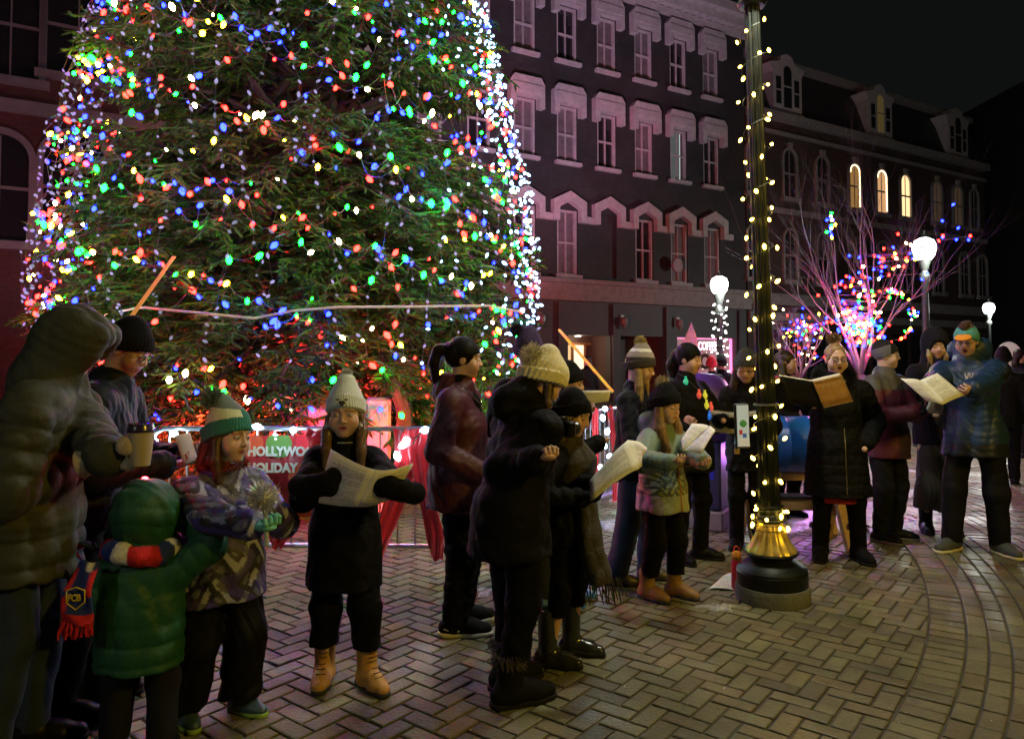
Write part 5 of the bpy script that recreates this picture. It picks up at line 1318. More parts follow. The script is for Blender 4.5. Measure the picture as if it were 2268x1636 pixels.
ribbon([(712, 950, Yd), (712, 975, Yd), (716, 1000, Yd)], [.22, .22, .18], 'short red satin wrap on the top rail behind the pompom hat girl', seed=5, fold=.015)
for i, (a, b, lab) in enumerate((((1318, 905, 7.35), (1310, 1120, 7.3), 'red ribbon spiralling down the receding barrier beside the tall white lights'), ((1350, 900, 7.7), (1362, 1110, 7.6), 'red ribbon on the far half of the receding barrier'), ((1262, 905, 6.9), (1268, 1080, 6.9), 'red ribbon on the near end of the receding barrier'))):
    ribbon([a, ((a[0] + b[0]) / 2 + 6, (a[1] + b[1]) / 2, a[2]), b], [.07, .05, .05], lab, seed=6 + i, fold=.012, group='red ribbons on the receding barrier')
# blue-white light string on the barriers
wb = bulbm.mesh('bulb'); wb.materials.append(emit('bulb_icy', (.55, .8, 1), 26))
def rail_lights(label, pts, group='icy light strings on the barriers'):
    r_ = empty('light_string', (0, 0, 0), 0, label, 'string lights', group); q = [P(*p[:3]) for p in pts]; r_.location = q[0]
    for p, k in zip(q, pts): put(wb, r_, p - q[0], (rnd.uniform(-1.5, 1.5), rnd.uniform(-1.5, 1.5), 0), sc=1.25)
    de = []
    for p, s_ in zip(q, q[1:]):
        for f in (0, .33, .66): de.append(p.lerp(s_, f) - q[0] + Vector((0, 0, .03 - .05 * math.sin(PI * f))))
    MB().tube(de, .004, 4).build('cable', pbr('dark_cable', (.01, .02, .012), .6), r_)
rail_lights('icy white bulbs wired along the top rail over the holiday banner', [(525, 958, 5.5), (570, 945, 5.5), (612, 970, 5.5), (650, 952, 5.5), (690, 962, 5.5), (735, 985, 5.45)])
rail_lights('icy white bulbs beside the maroon jacket on the front barrier', [(893, 985, 5.38), (900, 975, 5.38), (941, 952, 5.36), (880, 1010, 5.4)])
rail_lights('icy white bulbs on the bent left end of the front barrier', [(341, 976, 5.5), (385, 960, 5.5), (400, 985, 5.5), (432, 1005, 5.5), (356, 1015, 5.5), (348, 1045, 5.5)])
rail_lights('icy white bulbs on the receding barrier beside the large song sheets', [(1305, 1058, 6.6), (1340, 905, 7.2), (1335, 925, 7.2), (1345, 955, 7.25), (1338, 985, 7.2), (1350, 1010, 7.3), (1330, 1035, 7.2), (1360, 1060, 7.4), (1320, 990, 7.1)])
rail_lights('icy white bulbs lying at the foot of the receding barrier', [(1395, 1130, 8.0), (1405, 1140, 8.0), (1380, 1128, 8.0)])
for px, py, Y, pw in ((612, 960, 5.3, 2.5), (941, 955, 5.1, 3.5), (390, 975, 5.2, 2.5), (1340, 960, 6.9, 9), (1400, 1120, 7.6, 7)): light('icy_light', P(px, py, Y), pw, (.45, .72, 1), .03)

# ================================================================== the near lamp post, wound with yellow lights
PB = G(1705, 1352); PBy = PB.y + .23; PBx = (1705 - CW / 2) / FPX * PBy
pole = empty('lamp_post', (PBx, PBy, 0), 0, 'dark fluted lamp post on a flared base coloured golden as if lit, wound with yellow lights', 'lamp post')
pole.rotation_euler = (0, R(-1.35), 0)
dk = pbr('dark_bronze_green_paint', (.006, .008, .006), .45, bump=(25, .4, .004), spec=.25)
mb = MB(); mb.lathe([(.235, 0), (.238, .07), (.232, .10), (.01, .101)], n=40); mb.build('footing', pbr('concrete_footing', (.13, .13, .11), .85, var=(5, .25), bump=(40, .6, .01)), pole, smooth=True)
mb = MB(); mb.lathe([(.222, .102), (.224, .185), (.216, .194), (.222, .200), (.213, .212), (.180, .240), (.150, .258), (.134, .268), (.136, .282), (.166, .296), (.174, .308), (.166, .318)], n=48); mb.build('base', dk, pole, smooth=True)
goldp = pbr('brass_and_lit_gold', (.55, .40, .10), .32, metal=.55, var=(12, .25), bump=(30, .4, .003))  # collar's gold is the yellow bulb glow put into its colour; brass for padlock
prof = [(.168, .319), (.162, .332), (.142, .354), (.120, .385), (.101, .424), (.088, .462), (.080, .504)]
mb = MB(); mb.lathe(prof, n=96, flute=.055, nf=14); mb.build('flared_collar', goldp, pole, smooth=True)
mb = MB(); mb.lathe([(.083, .505), (.088, .519), (.088, .539), (.078, .549), (.076, .580), (.084, .595), (.084, .608), (.074, .618)], n=32); mb.build('ring_moulding', dk, pole, smooth=True)
mb = MB(); mb.lathe([(.070, .619), (.063, 1.4), (.056, 2.4), (.051, 3.75), (.051, 3.95)], n=96, flute=.14, nf=12); mb.build('shaft', dk, pole, smooth=True)
mb = MB(); mb.lathe([(.08, 3.95), (.10, 3.98), (.07, 4.03), (.12, 4.11), (.14, 4.15)], n=28); mb.build('capital', dk, pole, smooth=True)
gm = emit('near_globe_glow', (.9, 1, .98), 14, False)
mb = MB(); mb.lathe([(.12, 4.15), (.19, 4.25), (.22, 4.40), (.20, 4.57), (.10, 4.70), (.02, 4.73)], n=28); mb.build('globe', gm, pole, smooth=True)
for z_ in (1.27,): 
    mb = MB(); mb.lathe([(.0815, z_), (.0815, z_ + .012)], n=24); mb.build('strap_band', galv, pole)
LAMP = Vector((PBx - .10, PBy - .26, 4.36))
# the yellow string
ys = empty('light_string', (PBx, PBy, 0), 0, 'string of warm yellow bulbs wound up the near lamp post', 'string lights'); ys.rotation_euler = pole.rotation_euler
yb = MB().lathe([(.004, -.016), (.009, -.008), (.011, 0), (.008, .010), (.003, .016)], n=8).mesh('bulb'); yb.materials.append(emit('bulb_yellow_warm', (1, .62, .07), 24))
pts = []; z = .56
for i in range(84):
    if i < 15: a = i * 2.4; z = .44 + .012 * i; r_ = .115 - .0015 * i
    else: a = i * 1.35; z = .66 + (i - 15) * .0465; r_ = .082
    p = Vector((r_ * math.cos(a), r_ * math.sin(a), z)); pts.append((a, r_, z)); off = 1.0 + rnd.uniform(0, .35)
    put(yb, ys, Vector((r_ * off * math.cos(a), r_ * off * math.sin(a), z + rnd.uniform(-.03, .03))), (rnd.uniform(-1, 1), rnd.uniform(-1, 1), 0), sc=rnd.uniform(.9, 1.2))
de = []
for (a, r1, z1), (b, r2, z2) in zip(pts, pts[1:]):
    for f in (0, .2, .4, .6, .8): aa = a + (b - a) * f; rr = r1 + (r2 - r1) * f; de.append((rr * math.cos(aa), rr * math.sin(aa), z1 + (z2 - z1) * f))
MB().tube(de, .0028, 4).build('cable', cable, ys)
# sign on the post
sg = empty('notice_board', (PBx, PBy, 0), 0, 'upright picture notice with a black frame strapped to the near lamp post', 'sign'); sg.rotation_euler = pole.rotation_euler
sp = P(1643, 940, PBy - .1); sx_, sz_ = sp.x - PBx + .02, sp.z
MB().box((sx_, -.12, sz_), (.095, .022, .285), bev=.006).build('frame', blk, sg)
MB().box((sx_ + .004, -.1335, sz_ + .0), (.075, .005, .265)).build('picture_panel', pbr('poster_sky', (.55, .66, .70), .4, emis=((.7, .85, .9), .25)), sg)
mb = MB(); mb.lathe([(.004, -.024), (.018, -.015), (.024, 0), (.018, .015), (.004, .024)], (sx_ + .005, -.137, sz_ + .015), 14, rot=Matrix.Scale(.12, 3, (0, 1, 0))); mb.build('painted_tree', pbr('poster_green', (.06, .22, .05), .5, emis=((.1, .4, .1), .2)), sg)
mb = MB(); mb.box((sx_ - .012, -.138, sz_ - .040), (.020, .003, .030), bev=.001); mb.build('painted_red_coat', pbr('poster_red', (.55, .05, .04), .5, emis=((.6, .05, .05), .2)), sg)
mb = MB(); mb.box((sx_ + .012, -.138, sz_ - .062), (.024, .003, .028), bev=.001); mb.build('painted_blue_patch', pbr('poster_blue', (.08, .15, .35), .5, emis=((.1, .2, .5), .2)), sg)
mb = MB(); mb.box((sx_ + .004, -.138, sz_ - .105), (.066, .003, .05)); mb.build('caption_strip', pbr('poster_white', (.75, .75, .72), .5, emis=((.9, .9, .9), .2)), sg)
pl = empty('padlock', (PBx, PBy, 0), 0, 'small brass padlock hanging under the notice on the near lamp post', 'padlock'); pl.rotation_euler = pole.rotation_euler
MB().box((sx_ - .035, -.115, sz_ - .165), (.035, .015, .03), bev=.003).build('body', goldp, pl); MB().tube([(sx_ - .035 + .012 * math.cos(a), -.115, sz_ - .15 + .018 * math.sin(a)) for a in [PI * i / 8 for i in range(9)]], .003, 6).build('shackle', galv, pl)
# red bottle and paper at the foot of the post
bt = G(1632, 1306); r_ = empty('drinks_bottle', (bt.x, bt.y, 0), 0, 'red insulated bottle with yellow lid and carry loop beside the post', 'bottle')
MB().lathe([(.034, 0), (.036, .01), (.036, .19), (.030, .205)], n=24).build('body', pbr('red_enamel', (.6, .02, .05), .3, coat=.5), r_, smooth=True)
MB().lathe([(.031, .205), (.033, .215), (.033, .245), (.022, .262), (.012, .265)], n=24).build('lid', pbr('amber_lid', (.8, .3, .05), .35), r_, smooth=True)
MB().tube([(.02 * math.cos(a), 0, .262 + .035 * math.sin(a)) for a in [PI * i / 10 for i in range(11)]], .004, 6).build('carry_loop', pbr('red_loop', (.7, .03, .02), .4), r_, smooth=True)
MB().box((0, -.0362, .15), (.022, .002, .035), bev=.0008).build('leaf_emblem', pbr('emblem_green', (.03, .08, .03), .5), r_)
pp = G(1605, 1300); me = sheet_mesh('song_sheet', (-.13, -.06, .004), (.06, -.09, .004), (.10, .17, .05), (.02, .18, .004), .012); o = link_mesh('song_sheet', me, paper_mat()); o.location = (pp.x, pp.y, .002); tag(o, 'loose white song sheet lying on the bricks behind the red bottle', 'paper')

# ================================================================== bare trees with lights
def bare_tree(px, py_base, Y, h, label, seed, spread=1.0, trunk=.075, col=(.10, .08, .08), zfork=.9, lean=0):
    b = P(px, py_base, Y); root = empty('bare_tree', (b.x, Y, 0), 0, label, 'tree'); rs = random.Random(seed); tips = []; mb = MB(); tr = MB()
    def grow(p, d, L, r_, lv, store):
        pts = [p]; n = 5; rr = [r_]
        for i in range(n):
            d = (d + Vector((rs.gauss(0, .10), rs.gauss(0, .10), rs.gauss(.03, .06)))).normalized(); pts.append(pts[-1] + d * L / n); rr.append(r_ * (1 - .55 * (i + 1) / n))
        mb.tube(pts, rr, 6 if lv < 2 else 4)
        tips.extend([(q, lv) for q in pts[1:]])
        if lv >= 5 or L < .12: return
        k = 3 if lv < 2 else rs.choice((2, 2, 3))
        for i in range(k):
            q = pts[-1] if i == 0 else pts[rs.randrange(2, 5)]
            nd_ = (d + Vector((rs.gauss(0, .55) * spread, rs.gauss(0, .5) * spread, rs.gauss(.10, .3)))).normalized(); grow(q, nd_, L * rs.uniform(.62, .86), rr[-1] * .85, lv + 1, store)
    tr.tube([(0, 0, 0), (.02 + lean * .5, 0, zfork * .5), (lean, 0, zfork)], [trunk * 1.15, trunk, trunk * .95], 12)
    for i in range(7):
        a = 2 * PI * i / 7 + rs.uniform(-.3, .3); grow(Vector((lean, 0, zfork - .02)), Vector((math.cos(a) * .62 * spread, math.sin(a) * .62 * spread, 1)).normalized(), h * .30, trunk * .42, 0, tips)
    m_ = pbr('grey_bark', col, .8, bump=(30, .6, .01)); tr.build('trunk', m_, root, smooth=True); mb.build('branches', m_, root, smooth=True)
    return root, tips, rs
bt1, tips1, rs1 = bare_tree(1905, 797, 11.0, 4.4, 'leafless tree wrapped in bright multicoloured lights behind the singers', 5, .62, zfork=1.35)
bt2, tips2, rs2 = bare_tree(1772, 797, 13.5, 1.9, 'smaller leafless tree with a ball of lights beside the near lamp post', 9, .9, .05, zfork=1.25)
c2 = ['red', 'blue', 'green', 'white', 'red', 'blue', 'yellow', 'red', 'blue']
small = MB().lathe([(.004, -.02), (.014, -.008), (.016, .004), (.006, .02)], n=6)
sm_me = {}
for k_, (c, e) in COLS.items():
    me = small.mesh('bulb'); me.materials.append(emit('smallbulb_' + k_, c, e * 1.1)); sm_me[k_] = me
def tree_lights(px, py, Y, bx, by, cnt, rx, rz, label, ry=.35, sc=1.0, power=1, seed=0, ring=False):
    rs = random.Random(seed); c = P(px, py, Y); r_ = empty('light_string', c, 0, label, 'string lights', 'multicoloured strings on the bare trees'); pts = []
    for i in range(cnt):
        if ring: a = rs.uniform(-1.9, 1.6); q = Vector((rx * math.cos(a) * rs.uniform(.9, 1.1), rs.uniform(-.1, .1), rz * math.sin(a)))
        else: q = Vector((rs.gauss(0, rx * .5), rs.gauss(0, ry * .5), rs.gauss(0, rz * .5)))
        pts.append(q); put(sm_me[rs.choice(c2)], r_, q, (rs.uniform(-1, 1), rs.uniform(-1, 1), 0), sc=sc)
    pts.sort(key=lambda v: v.z); MB().tube(pts, .003, 3).build('cable', cable, r_)
tree_lights(1905, 722, 10.7, 0, 0, 98, .34, .30, 'dense knot of multicoloured lights round the fork of the bare tree', sc=1.25, seed=1)
tree_lights(1900, 665, 10.7, 0, 0, 75, .36, .55, 'multicoloured lights up the lower limbs of the bare tree', sc=1.1, seed=2)
tree_lights(1960, 700, 11.6, 0, 0, 60, .45, .42, 'looped multicoloured lights right of the bare tree trunk', sc=.9, seed=3, ring=True)
tree_lights(1965, 580, 10.7, 0, 0, 40, .55, .26, 'string of blue and red lights on the right limb under the globe lamp', sc=1.15, seed=4)
tree_lights(1843, 500, 10.8, 0, 0, 14, .06, .35, 'short string of red and blue lights up the left limb of the bare tree', sc=1.2, seed=5, ry=.05)
tree_lights(2110, 510, 10.8, 0, 0, 9, .25, .35, 'few bulbs at the right hand branch tips of the bare tree', sc=1.2, seed=6)
tree_lights(1780, 728, 13.4, 0, 0, 70, .38, .34, 'ball of tiny multicoloured lights on the smaller bare tree', sc=1.0, seed=7)
tree_lights(1800, 790, 13.4, 0, 0, 10, .25, .3, 'stray tiny bulbs under the ball of lights on the smaller tree', sc=.9, seed=8)
light('tree_glow', P(1905, 715, 10.4), 16, (.85, .3, 1), .3)

# ================================================================== bench / sawhorse, blue drum, bin
pine = pbr('pine_board', (.48, .30, .15), .6, var=(10, .25), bump=(30, .3, .004))
Yw = G(1835, 1206).y + .0
b0 = P(1712, 1110, Yw); b1 = P(1850, 1110, Yw)
sh = empty('sawhorse_bench', (0, 0, 0), 0, 'pale pine trestle bench standing behind the lamp post and bun haired woman', 'bench'); sh.location = ((b0.x + b1.x) / 2 - .1, Yw, 0); wl = b1.x - b0.x + .5
zt1 = P(1780, 1117, Yw).z; zt2 = P(1780, 1062, Yw).z
MB().box((0, 0, zt1), (wl, .04, .09), bev=.004).build('rail', pine, sh)
MB().box((0, .05, zt1 + .062), (wl, .16, .03), bev=.003).build('seat', pbr('dark_plank', (.03, .025, .03), .5), sh)
for x in (-wl / 2 + .12, wl / 2 - .14):
    for y_ in (-.22, .26): MB().tube([(x, y_ * .2, zt1 + .03), (x + .02, y_, .0)], .045, 4).build('leg', pine, sh)
pb = P(1760, 1056, Yw + .5); bk = empty('park_bench_back', (0, 0, 0)); D.objects.remove(bk)
br_ = empty('wooden_trestle', (pb.x, Yw + .55, 0), 0, 'second pine trestle carrying the blue drum behind the lamp post', 'trestle')
MB().box((0, 0, pb.z), (.75, .06, .07), bev=.004).build('rail', pine, br_)
for x in (-.3, .3): 
    for y_ in (-.2, .2): MB().tube([(x, 0, pb.z), (x, y_, 0)], .03, 4).build('leg', pine, br_)
dm_ = P(1757, 992, Yw + .55); ht = P(1757, 928, Yw + .55).z - P(1757, 1052, Yw + .55).z
mb = MB(); rt = Matrix.Rotation(PI / 2, 3, 'Y'); hh = ht / 2
mb.lathe([(.02, -.36), (hh * .97, -.355), (hh, -.33), (hh, -.12), (hh * 1.03, -.11), (hh, -.10), (hh, .10), (hh * 1.03, .11), (hh, .12), (hh, .33), (hh * .97, .355), (.02, .36)], n=40, rot=rt); o = mb.build('plastic_drum', pbr('blue_plastic', (.01, .10, .42), .35), None, smooth=True); o.location = (dm_.x, Yw + .55, pb.z + .035 + hh + .002); tag(o, 'big blue plastic drum lying on the trestle behind the lamp post', 'drum')
kz = G(1530, 1180); K = empty('litter_bin', (kz.x + .20, kz.y + .32, 0), R(-28), 'purple lit kiosk bin with domed lid on a pale granite plinth', 'litter bin')
MB().box((0, 0, .09), (.46, .46, .18), bev=.015).build('plinth', stone2, K)
pu = pbr('dark_blue_panel', (.03, .03, .10), .35)
MB().box((0, 0, .50), (.42, .42, .64), bev=.02).build('cabinet', pu, K)
MB().box((0, -.212, .62), (.30, .006, .30)).build('upper_panel', pbr('royal_blue_panel', (.03, .04, .5), .25, coat=.5), K)
MB().box((-.212, 0, .42), (.006, .32, .36)).build('side_panel', pbr('brushed_panel', (.3, .3, .33), .35, metal=.8), K)
MB().lathe([(.27, .82), (.29, .86), (.29, 1.16), (.27, 1.28), (.21, 1.38), (.12, 1.435), (.01, 1.445)], n=32).build('domed_lid', pbr('purple_plastic', (.10, .04, .30), .4), K, smooth=True)
light('violet_light', (kz.x + .9, kz.y + .3, .75), 9, (.45, .15, 1), .05)
vp = G(1850, 1120); light('violet_ground_light', (vp.x, vp.y + .6, .45), 26, (.6, .2, 1), .06)
# grey feather banner
fb = P(1530, 848, 12.5); ft = P(1536, 714, 12.5); fg = empty('feather_flag', (fb.x, 12.5, 0), 0, 'tall grey feather flag standing before the coffee shop window', 'flag')
mb = MB(); hh = ft.z; mb.prism([(-.22, 0, hh * .74), (.02, 0, hh), (.10, 0, hh * .9), (.16, 0, hh * .7), (.2, 0, .4), (.08, 0, .4), (.04, 0, hh * .66)], (0, .02, 0)); mb.build('cloth', pbr('grey_flag_cloth', (.35, .34, .36), .8, bump=(4, 1, .1)), fg)
mb = MB(); mb.tube([(.0, .03, 0), (.0, .03, hh)], .015, 6); mb.build('pole', blk, fg)
# far round sign
rs_p = P(2235, 795, 15); rg = empty('round_road_sign', (rs_p.x, 15, 0), 0, 'pale oval sign on a post at the right edge behind the blue jacket man', 'sign')
MB().lathe([(.01, -.02), (.24, -.02), (.25, 0), (.24, .02), (.01, .02)], (0, 0, rs_p.z + .1), 28, rot=Matrix.Rotation(PI / 2, 3, 'X')).build('panel', pbr('pale_sign', (.5, .5, .48), .4), rg)
MB().tube([(0, .04, 0), (0, .04, rs_p.z + .3)], .03, 8).build('post', galv, rg)

# ================================================================== lighting
light('near_lamp_light', LAMP, 350, (1, 1, .80), .16)
# fill lamps added behind the camera, out of frame; poles and globes made up
for (x, y, z, pw, c, lab) in ((5.6, -1.0, 4.6, 850, (1, .66, .06), 'sodium fill lamp behind the singers'), (-4.4, -3.4, 4.8, 150, (.95, 1, .84), 'fill lamp behind the crowd')):
    r_ = empty('street_lamp', (x, y, 0), 0, 'added ' + lab + ' outside the view', 'street lamp'); MB().lathe([(.2, 0), (.2, .2), (.08, .4), (.06, z - .3), (.1, z - .25)], n=14).build('pole', blk, r_, smooth=True)
    MB().lathe([(.1, z - .24), (.2, z - .1), (.2, z + .1), (.05, z + .25)], n=18).build('globe', emit('fill_globe_glow', c, 5, False), r_, smooth=True)
    light('fill_light', (x, y + .3, z), pw, c, .22)

# ================================================================== crowd
K_ = lambda n, c, r=.75, **k: pbr(n, c, r, **k)
black = K_('black_cloth', (.0034, .0034, .004), .75, bump=(60, .4, .004), bump2=(9, .8, .03))
black_puff = K_('black_quilted', (.0034, .0037, .0036), .7, bump=(12, 1, .03), bump2=(50, .4, .004))
black_pants = K_('black_trouser_cloth', (.003, .003, .0035), .85, bump=(10, .8, .03), bump2=(70, .3, .003))
knit_black = K_('black_knit', (.005, .005, .0055), .9, bump=(120, .8, .004))
denim = K_('denim', (.012, .024, .058), .85, bump=(140, .5, .002), var=(9, .3), bump2=(8, .6, .02))
denim_dk = K_('dark_denim', (.006, .010, .024), .85, bump=(140, .5, .002), var=(9, .35), bump2=(8, .6, .02))
shoe_bk = K_('black_leather', (.006, .006, .0065), .4, bump=(40, .3, .003))
white_sole = K_('white_sole', (.6, .6, .56), .6)
grey_sole = K_('grey_sole', (.10, .10, .10), .6)
spec_m = K_('spectacle_metal', (.35, .30, .25), .25, metal=.9)
brownhair = K_('brown_hair', (.030, .015, .008), .42, var=(26, .5), bump=(60, .6, .004))
darkhair = K_('dark_brown_hair', (.012, .007, .005), .38, var=(26, .5), bump=(60, .6, .004))
auburn = K_('auburn_hair', (.075, .026, .010), .45, var=(26, .5), bump=(60, .6, .004))
blond = K_('blonde_hair', (.34, .23, .09), .42, var=(22, .4), bump=(60, .6, .004))
fawn = K_('fawn_hair', (.115, .060, .024), .42, var=(26, .5), bump=(60, .6, .004))
FAIR = (.56, .34, .25); PALE = (.60, .38, .29)

def fur_ring(s, name, pts, rad, ln, n, mat, seed=1, parent=None):
    """fur trim along a closed path in person space"""
    rs = np.random.RandomState(seed); P_ = np.array(pts); m = len(P_); u = rs.uniform(0, m - 1.001, n); k = u.astype(int); f = (u - k)[:, None]
    c = P_[k] * (1 - f) + P_[(k + 1) % m] * f; d = rs.normal(size=(n, 3)); d /= np.linalg.norm(d, axis=1)[:, None]
    t = np.cross(d, rs.normal(size=(n, 3))); t = t / np.linalg.norm(t, axis=1)[:, None] * .0028
    b = c + d * rad * .5; e = c + d * (rad + ln * rs.uniform(.3, 1, (n, 1)))
    V = np.stack([b - t, b + t, e], 1).reshape(-1, 3); o = link_mesh(name, np_mesh(name, V, np.arange(3 * n).reshape(-1, 3), False), mat, parent if parent is not None else s.root)
    mb = MB(); mb.tube([tuple(p) for p in pts], rad * .8, 8); return o

def zipper(s, z0, z1, mat, x=0.0, n=14, r=.0028, name='zipper'):
    pts = []
    for i in range(n):
        z = z0 + (z1 - z0) * i / (n - 1); p = surf(s.cp, (x, -.6, z), (0, 1, 0)); pts.append(tuple(p + np.array((0, -.002, 0))))
    return s.tube_on(name, pts, r, mat)

# ---- 1 hooded onlooker, olive padded coat, far left foreground
olive = K_('olive_padded_shell', (.034, .037, .023), .72, bump=(10, .7, .02), bump2=(60, .3, .003), var=(4, .15))
s = Man('hooded', 0, 0, 1.84, 'person in hooded olive padded coat seen from behind, cup in a mittened hand', yaw=104, xy=(-1.93, 2.95), b=1.2, lean=(0, -.10), drop=.08, head=(0, 24, 0),
        handL=('p', 250, 1024, 2.72), handR=('p', 150, 1030, 2.95), hintL=(.7, .35, -1), vox=.007, seed=11, feet=((.12, 0, 8), (-.12, .06, -8)), palmL=(-1, 0, .3), dirL=(-.1, -1, .3))
s.body(skin=FAIR, handsL='none', handsR='hand')
hood = [s.hell((0, .012, .022), (.122, .148, .138), k=.03), s.hcap((0, .05, -.06), (0, .07, -.17), .10, .10, k=.05), s.hcap((-.05, -.085, .085), (.05, -.085, .085), .040, k=.03),
        s.hell((0, -.165, -.055), (.086, .125, .120), op='-', k=.008)]
s.coat(olive, 'padded_coat', hem=.40, t=.045, ribs=(.105, .017), armribs=(.085, .015), wr=.016, extra=hood + [cap(s.N - s.up * .02, s.N + s.up * .10, .115, .10, k=.05)], dep=.78, hip=1.02, arm=1.04)
s.trousers(denim, wide=1.1); [s.shoe(i, shoe_bk, kind='boot', shaft=.16) for i in (0, 1)]
cream_knit = K_('oatmeal_knit', (.42, .34, .24), .95, bump=(110, .9, .004), var=(30, .2))
gl = s.glove('L', cream_knit, curl=1.0, size=1.15)
s.tube_on('knitted_cuff', [s.wL - s.dL * .10, s.wL - s.dL * .02], .052, cream_knit, gl, 16)
def person_obj(s, name, loc_local, label, cat):
    m = Matrix.Translation(s.loc) @ Matrix.Rotation(R(s.yaw), 4, 'Z'); p = m @ Vector(loc_local); return empty(name, p, R(s.yaw), label, cat)
cpos = s.wL + s.dL * .10 + np.array((-.055, -.03, .015))
c_ = person_obj(s, 'coffee_cup', cpos, 'takeaway coffee cup with dark plastic lid gripped in the oatmeal mitten', 'cup')
MB().lathe([(.033, -.075), (.034, -.072), (.046, .05)], n=28).build('paper_cup', K_('kraft_cup', (.40, .33, .24), .7), c_, smooth=True)
MB().lathe([(.0485, .048), (.049, .058), (.046, .064), (.044, .080), (.039, .081), (.038, .072), (.01, .072)], n=28).build('lid', K_('dark_violet_lid', (.03, .02, .06), .25, coat=.5), c_, smooth=True)

# ---- 2 man in black beanie behind him
s = Man('beanieman', 190, 1570, 1.80, 'man in black beanie and glasses bowing his head beside the olive coat', yaw=98, b=1.12, lean=(0, -.08), drop=.05, head=(-6, 26, 0), handL=(.10, -.36, 1.12), handR=(-.12, -.34, 1.10), vox=.007, seed=12, feet=((.11, .0, 14), (-.12, .06, -4)))
s.body(skin=(.42, .24, .17), handsL='hand', handsR='hand', brow=(.04, .02, .012))
navy = K_('navy_shell', (.006, .010, .018), .55, bump=(10, .6, .02), bump2=(60, .3, .003))
s.coat(navy, 'jacket', hem=.46, t=.032, ribs=(.12, .005)); s.trousers(black_pants, wide=1.1); [s.shoe(i, shoe_bk, kind='boot', shaft=.15) for i in (0, 1)]
s.beanie(knit_black, brim=(.034, -.045), cuff=.045, top=-.01); s.glasses(spec_m)
mb = MB(); p_ = s.wR + np.array((0.06, -.10, .03)); ph = person_obj(s, 'folded_sheet', p_, 'small folded song sheet held between the man in the black beanie and the olive coat', 'paper')
me = sheet_mesh('folded_sheet', (-.06, 0, -.03), (.07, -.02, -.02), (.09, .02, .10), (-.04, .05, .10), .01); link_mesh('page', me, K_('tan_paper', (.42, .33, .22), .8), ph)

# ---- 3 child in green padded jacket from behind
green = K_('green_padded_shell', (.006, .072, .032), .62, bump=(12, .6, .015), bump2=(60, .3, .003))
s = Man('greenchild', 306, 1668, 1.05, 'child in hooded green padded jacket with red and blue fringed scarf seen from behind', cat='child', yaw=183, b=1.34, hs=.95, handR=('p', 428, 1150, 3.12), hintR=(-1, .6, -.5), handL=(.28, -.08, .50), vox=.006, seed=13, feet=((.10, .0, 6), (-.10, .02, -6)), head=(-10, 10, 0), drop=.01)
s.body(skin=FAIR, handsL='none', handsR='none')
hood = [s.hell((0, .01, .02), (.140, .150, .146), k=.03), s.hcap((-.04, .02, -.12), (.04, .02, -.12), .07, k=.05), s.hell((0, -.16, -.02), (.075, .10, .10), op='-', k=.02)]
def quilt(p):
    h = s.toh(p); z = h[..., 2]; f = np.abs(np.sin((z + .02 + .12 * np.abs(h[..., 0])) * PI / .075)) ** .5
    return (.0065 * (1 - f)) * smooth01(h[..., 2], -.13, -.10)
pr = s.coat_prims(hem=.345, t=.040, ribs=(.075, .010), armribs=(.06, .005), dep=.80, arm=1.0); cutp = pr.pop(); pr = pr + hood[:2] + [cutp, hood[2]]; s.cp = pr
wq = wrinkle(4, .010, 1.2, .6); s.add('padded_jacket', sdf_mesh('padded_jacket', pr, .0065, k=.02, disp=lambda p: wq(p) + quilt(p)), green)
s.trousers(K_('grey_snow_trousers', (.012, .012, .015), .8, bump=(10, .6, .02)), wide=1.35, ankle=1.3); [s.shoe(i, shoe_bk, kind='boot', shaft=.12) for i in (0, 1)]
s.glove('R', knit_black, size=.85, curl=.8)
mb = MB(); c0 = s.h2p((.02, .02, .158)); mb.lathe([(.003, -.012), (.014, -.006), (.016, .002), (.010, .012), (.002, .015)], tuple(c0), 12)
mb.build('blinking_light', emit('red_beacon', (1, .02, .03), 60), s.root)
light('red_beacon_light', Vector(s.loc) + Matrix.Rotation(R(s.yaw), 3, 'Z') @ Vector((c0[0], c0[1], c0[2] + .03)), .55, (1, .04, .05), .01)
# scarf
sc_r = K_('scarf_red', (.52, .012, .016), .95, bump=(120, .8, .004)); sc_b = K_('scarf_blue', (.012, .03, .20), .95, bump=(120, .8, .004)); sc_w = K_('scarf_white', (.6, .6, .6), .95, bump=(120, .8, .004)); sc_y = K_('scarf_yellow', (.6, .42, .02), .9)
def scarf_col(p):
    th = np.arctan2(p[:, 0], p[:, 1]); k = np.floor((th + PI) / (2 * PI) * 14).astype(int) % 4
    C = np.zeros((len(p), 3), np.float32); C[:] = (.012, .03, .20); C[k == 1] = (.52, .012, .016); C[k == 3] = (.6, .6, .6); C[(k == 2)] = (.52, .012, .016); return C
N0 = s.N + np.array((0, 0, .060)); ring = [N0 + np.array((.115 * math.cos(a), .10 * math.sin(a), .012 * math.sin(a * 2))) for a in [2 * PI * i / 10 for i in range(11)]]
wr_ = wrinkle(8, .006, 2.0)
so = s.add('scarf', sdf_mesh('scarf', [cap(a, b, .036, k=.02) for a, b in zip(ring[:-1], ring[1:])], .006, disp=wr_, col=scarf_col), K_('scarf_knit', (1, 1, 1), .95, attr=True, bump=(120, .9, .004), var=(30, .25)))
